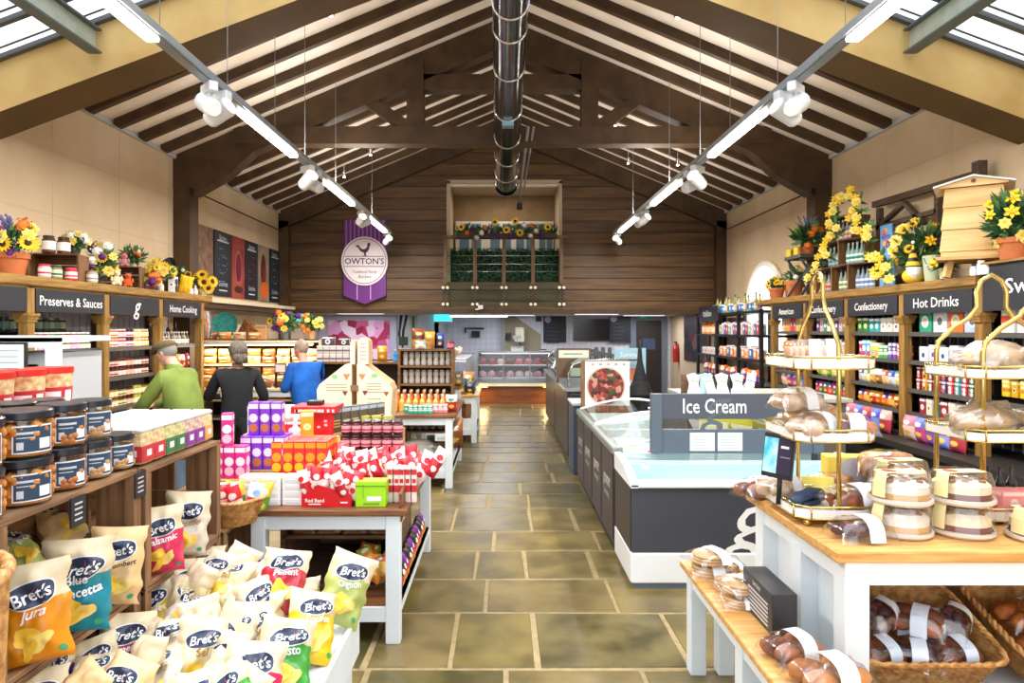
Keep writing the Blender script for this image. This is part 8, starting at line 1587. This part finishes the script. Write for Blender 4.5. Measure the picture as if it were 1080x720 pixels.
E1 = [('pelvis', 'belly'), ('belly', 'chest'), ('chest', 'neckb'), ('neckb', 'neck'), ('neck', 'head'), ('chest', 'shL'), ('shL', 'elL'), ('elL', 'wrL'), ('chest', 'shR'), ('shR', 'elR'), ('elR', 'wrR'), ('pelvis', 'hipL'), ('hipL', 'knL'), ('knL', 'anL'), ('anL', 'toL'), ('pelvis', 'hipR'), ('hipR', 'knR'), ('knR', 'anR'), ('anR', 'toR')]
R1 = dict(pelvis=(.17, .12), belly=(.17, .125), chest=(.19, .125), neckb=(.07, .07), neck=.055, head=.075, shL=.075, elL=.052, wrL=.034, shR=.075, elR=.052, wrR=.034, hipL=.095, knL=.065, anL=.045, toL=.04, hipR=.095, knR=.065, anR=.045, toR=.04)
def joints(lean=0, h=1.0, **o):
    J = dict(pelvis=(0, 0, .95), belly=(0, .02+lean*.2, 1.12), chest=(0, lean*.6, 1.33), neckb=(0, lean*.85, 1.46), neck=(0, lean*1.0, 1.52), head=(0, lean*1.15+.02, 1.61), shL=(-.19, lean*.7, 1.40), shR=(.19, lean*.7, 1.40),
             elL=(-.27, lean*.6+.06, 1.13), wrL=(-.22, lean*.6+.28, 1.06), elR=(.27, lean*.6+.06, 1.13), wrR=(.22, lean*.6+.28, 1.06), hipL=(-.10, 0, .88), knL=(-.11, .03, .49), anL=(-.11, -.01, .09), toL=(-.13, .14, .045), hipR=(.10, 0, .88), knR=(.11, .03, .49), anR=(.11, -.01, .09), toR=(.13, .14, .045))
    J.update(o); return {k: tuple(c*h for c in v) for k, v in J.items()}
arms = ('shL', 'elL', 'shR', 'elR')
def zones(top, legs, shoe, handcut=.9):
    T_ = lambda c, b: (b[3] < handcut) if b[1] in ('elL', 'elR') else (b[2] not in ('head', 'neck') and c.z > .90)
    S = lambda c, b: c.z < .11
    return [(S, shoe), (T_, top), (lambda c, b: c.z < 1.0 and b[1] not in ('elL', 'elR'), legs)]
# green jacket and cap
GJ = M('#7a8c3c', .85, var=.2, scale=5, h2='#66782f', name='green_fleece'); JEAN = M('#5a6c80', .8, name='denim'); SHOE = M('#2a221e', .6)
J = joints(.22, 1.0, elL=(-.24, .34, 1.14), wrL=(-.12, .56, 1.08), elR=(.24, .36, 1.14), wrR=(.1, .56, 1.10))
R2 = dict(R1); R2.update(chest=(.21, .15), belly=(.20, .16), pelvis=(.19, .14), shL=.085, shR=.085, elL=.065, elR=.065, wrL=.045, wrR=.045)
root, H = person('person', 'older man in a flat cap and green fleece leaning to the shelves', (-2.86, 6.25, 0), 1.25, J, R2, E1, zones(GJ, JEAN, SHOE), None)
T_ = face(root, H+Vector((0, .01, .02)), 0, -.35, M('#dba08c', .55)); mb = MB(); mb.T = T_; mb.ell((0, -.01, .03), (.083, .100, .10), M('#8a8680', .9), 16, 10); mb.build('hair', root)
mb = MB(); mb.T = T_; CP = M('#6e5c38', .9, var=.3, scale=60, name='tweed'); mb.ell((0, .015, .085), (.10, .125, .048), CP, 18, 10); mb.lathe([(.098, .05), (.104, .075), (.08, .1)], CP, 20, sy=1.15); mb.add([(-.07, .09, .07), (.07, .09, .07), (.05, .165, .05), (0, .18, .046), (-.05, .165, .05)], [(0, 1, 2, 3, 4)], CP); mb.build('flat_cap', root)
mb = MB(); mb.loft([(Vector(J['neckb'])+Vector((0, -.01, -.01)), .095, .085), (Vector(J['neck'])+Vector((0, -.0, .01)), .075, .07)], GJ, 14, caps=False); mb.build('collar', root)
hand(root, J['wrL'], (.3, 1, -.2), (0, 0, 1), 1); hand(root, J['wrR'], (-.3, 1, -.2), (0, 0, 1), -1)
# woman in black
BKJ = M('#17181c', .9, name='black_knit'); J = joints(.04, .985, elL=(-.31, .1, 1.13), wrL=(-.29, .34, 1.12), elR=(.29, .04, 1.12), wrR=(.24, .25, 1.06))
R3 = dict(R1); R3.update(chest=(.18, .13), belly=(.165, .13), shL=.075, shR=.075, elL=.06, elR=.06)
root, H = person('person', 'grey-haired woman in a black jumper seen from behind', (-2.72, 7.0, 0), .35, J, R3, E1, zones(BKJ, M('#22242a', .8), SHOE), None)
T_ = face(root, H+Vector((0, .01, .02)), .55, -.2); HG = M('#7c7468', .9, var=.45, scale=24, stretch=(6, 6, 1), h2='#4c463e', bump=.5, name='grey_hair'); mb = MB(); mb.T = T_
mb.ell((0, -.02, .035), (.098, .108, .108), HG, 20, 14, jit=.12, seed=3); mb.ell((0, -.045, -.055), (.088, .07, .08), HG, 18, 10, jit=.2, seed=5); mb.build('hair', root)
hand(root, J['wrL'], (-.1, 1, .0), (0, 0, 1), 1); hand(root, J['wrR'], (-.2, 1, 0), (0, 0, 1), -1)
tt_ = thing('purse', 'black purse held by the woman in the black jumper', 'purse', (-2.72-.36, 7.0+.27, 1.0)); mb = MB(); mb.bbox(-.07, .07, -.02, .03, 0, .07, BLK, .01); mb.build('purse_body', tt_)
# man in blue
BLU = M('#1668c8', .85, var=.2, scale=6, h2='#0f52a8', name='royal_blue_knit'); J = joints(.10, .985, elL=(-.27, .12, 1.12), wrL=(-.10, .32, 1.12), elR=(.27, .12, 1.12), wrR=(.10, .32, 1.10))
root, H = person('person', 'man in a royal blue jumper browsing by the bakery counter', (-2.34, 8.2, 0), .9, J, R2, E1, zones(BLU, M('#24262e', .8), SHOE), None)
T_ = face(root, H+Vector((0, .01, .02)), .2, -.25, M('#d89080', .55)); mb = MB(); mb.T = T_; mb.ell((0, -.022, .03), (.085, .095, .10), M('#a89080', .9, var=.3, scale=20), 18, 12, jit=.1, seed=2); mb.build('hair', root)
hand(root, J['wrL'], (.5, 1, 0), (0, 0, 1), 1); hand(root, J['wrR'], (-.5, 1, 0), (0, 0, 1), -1)
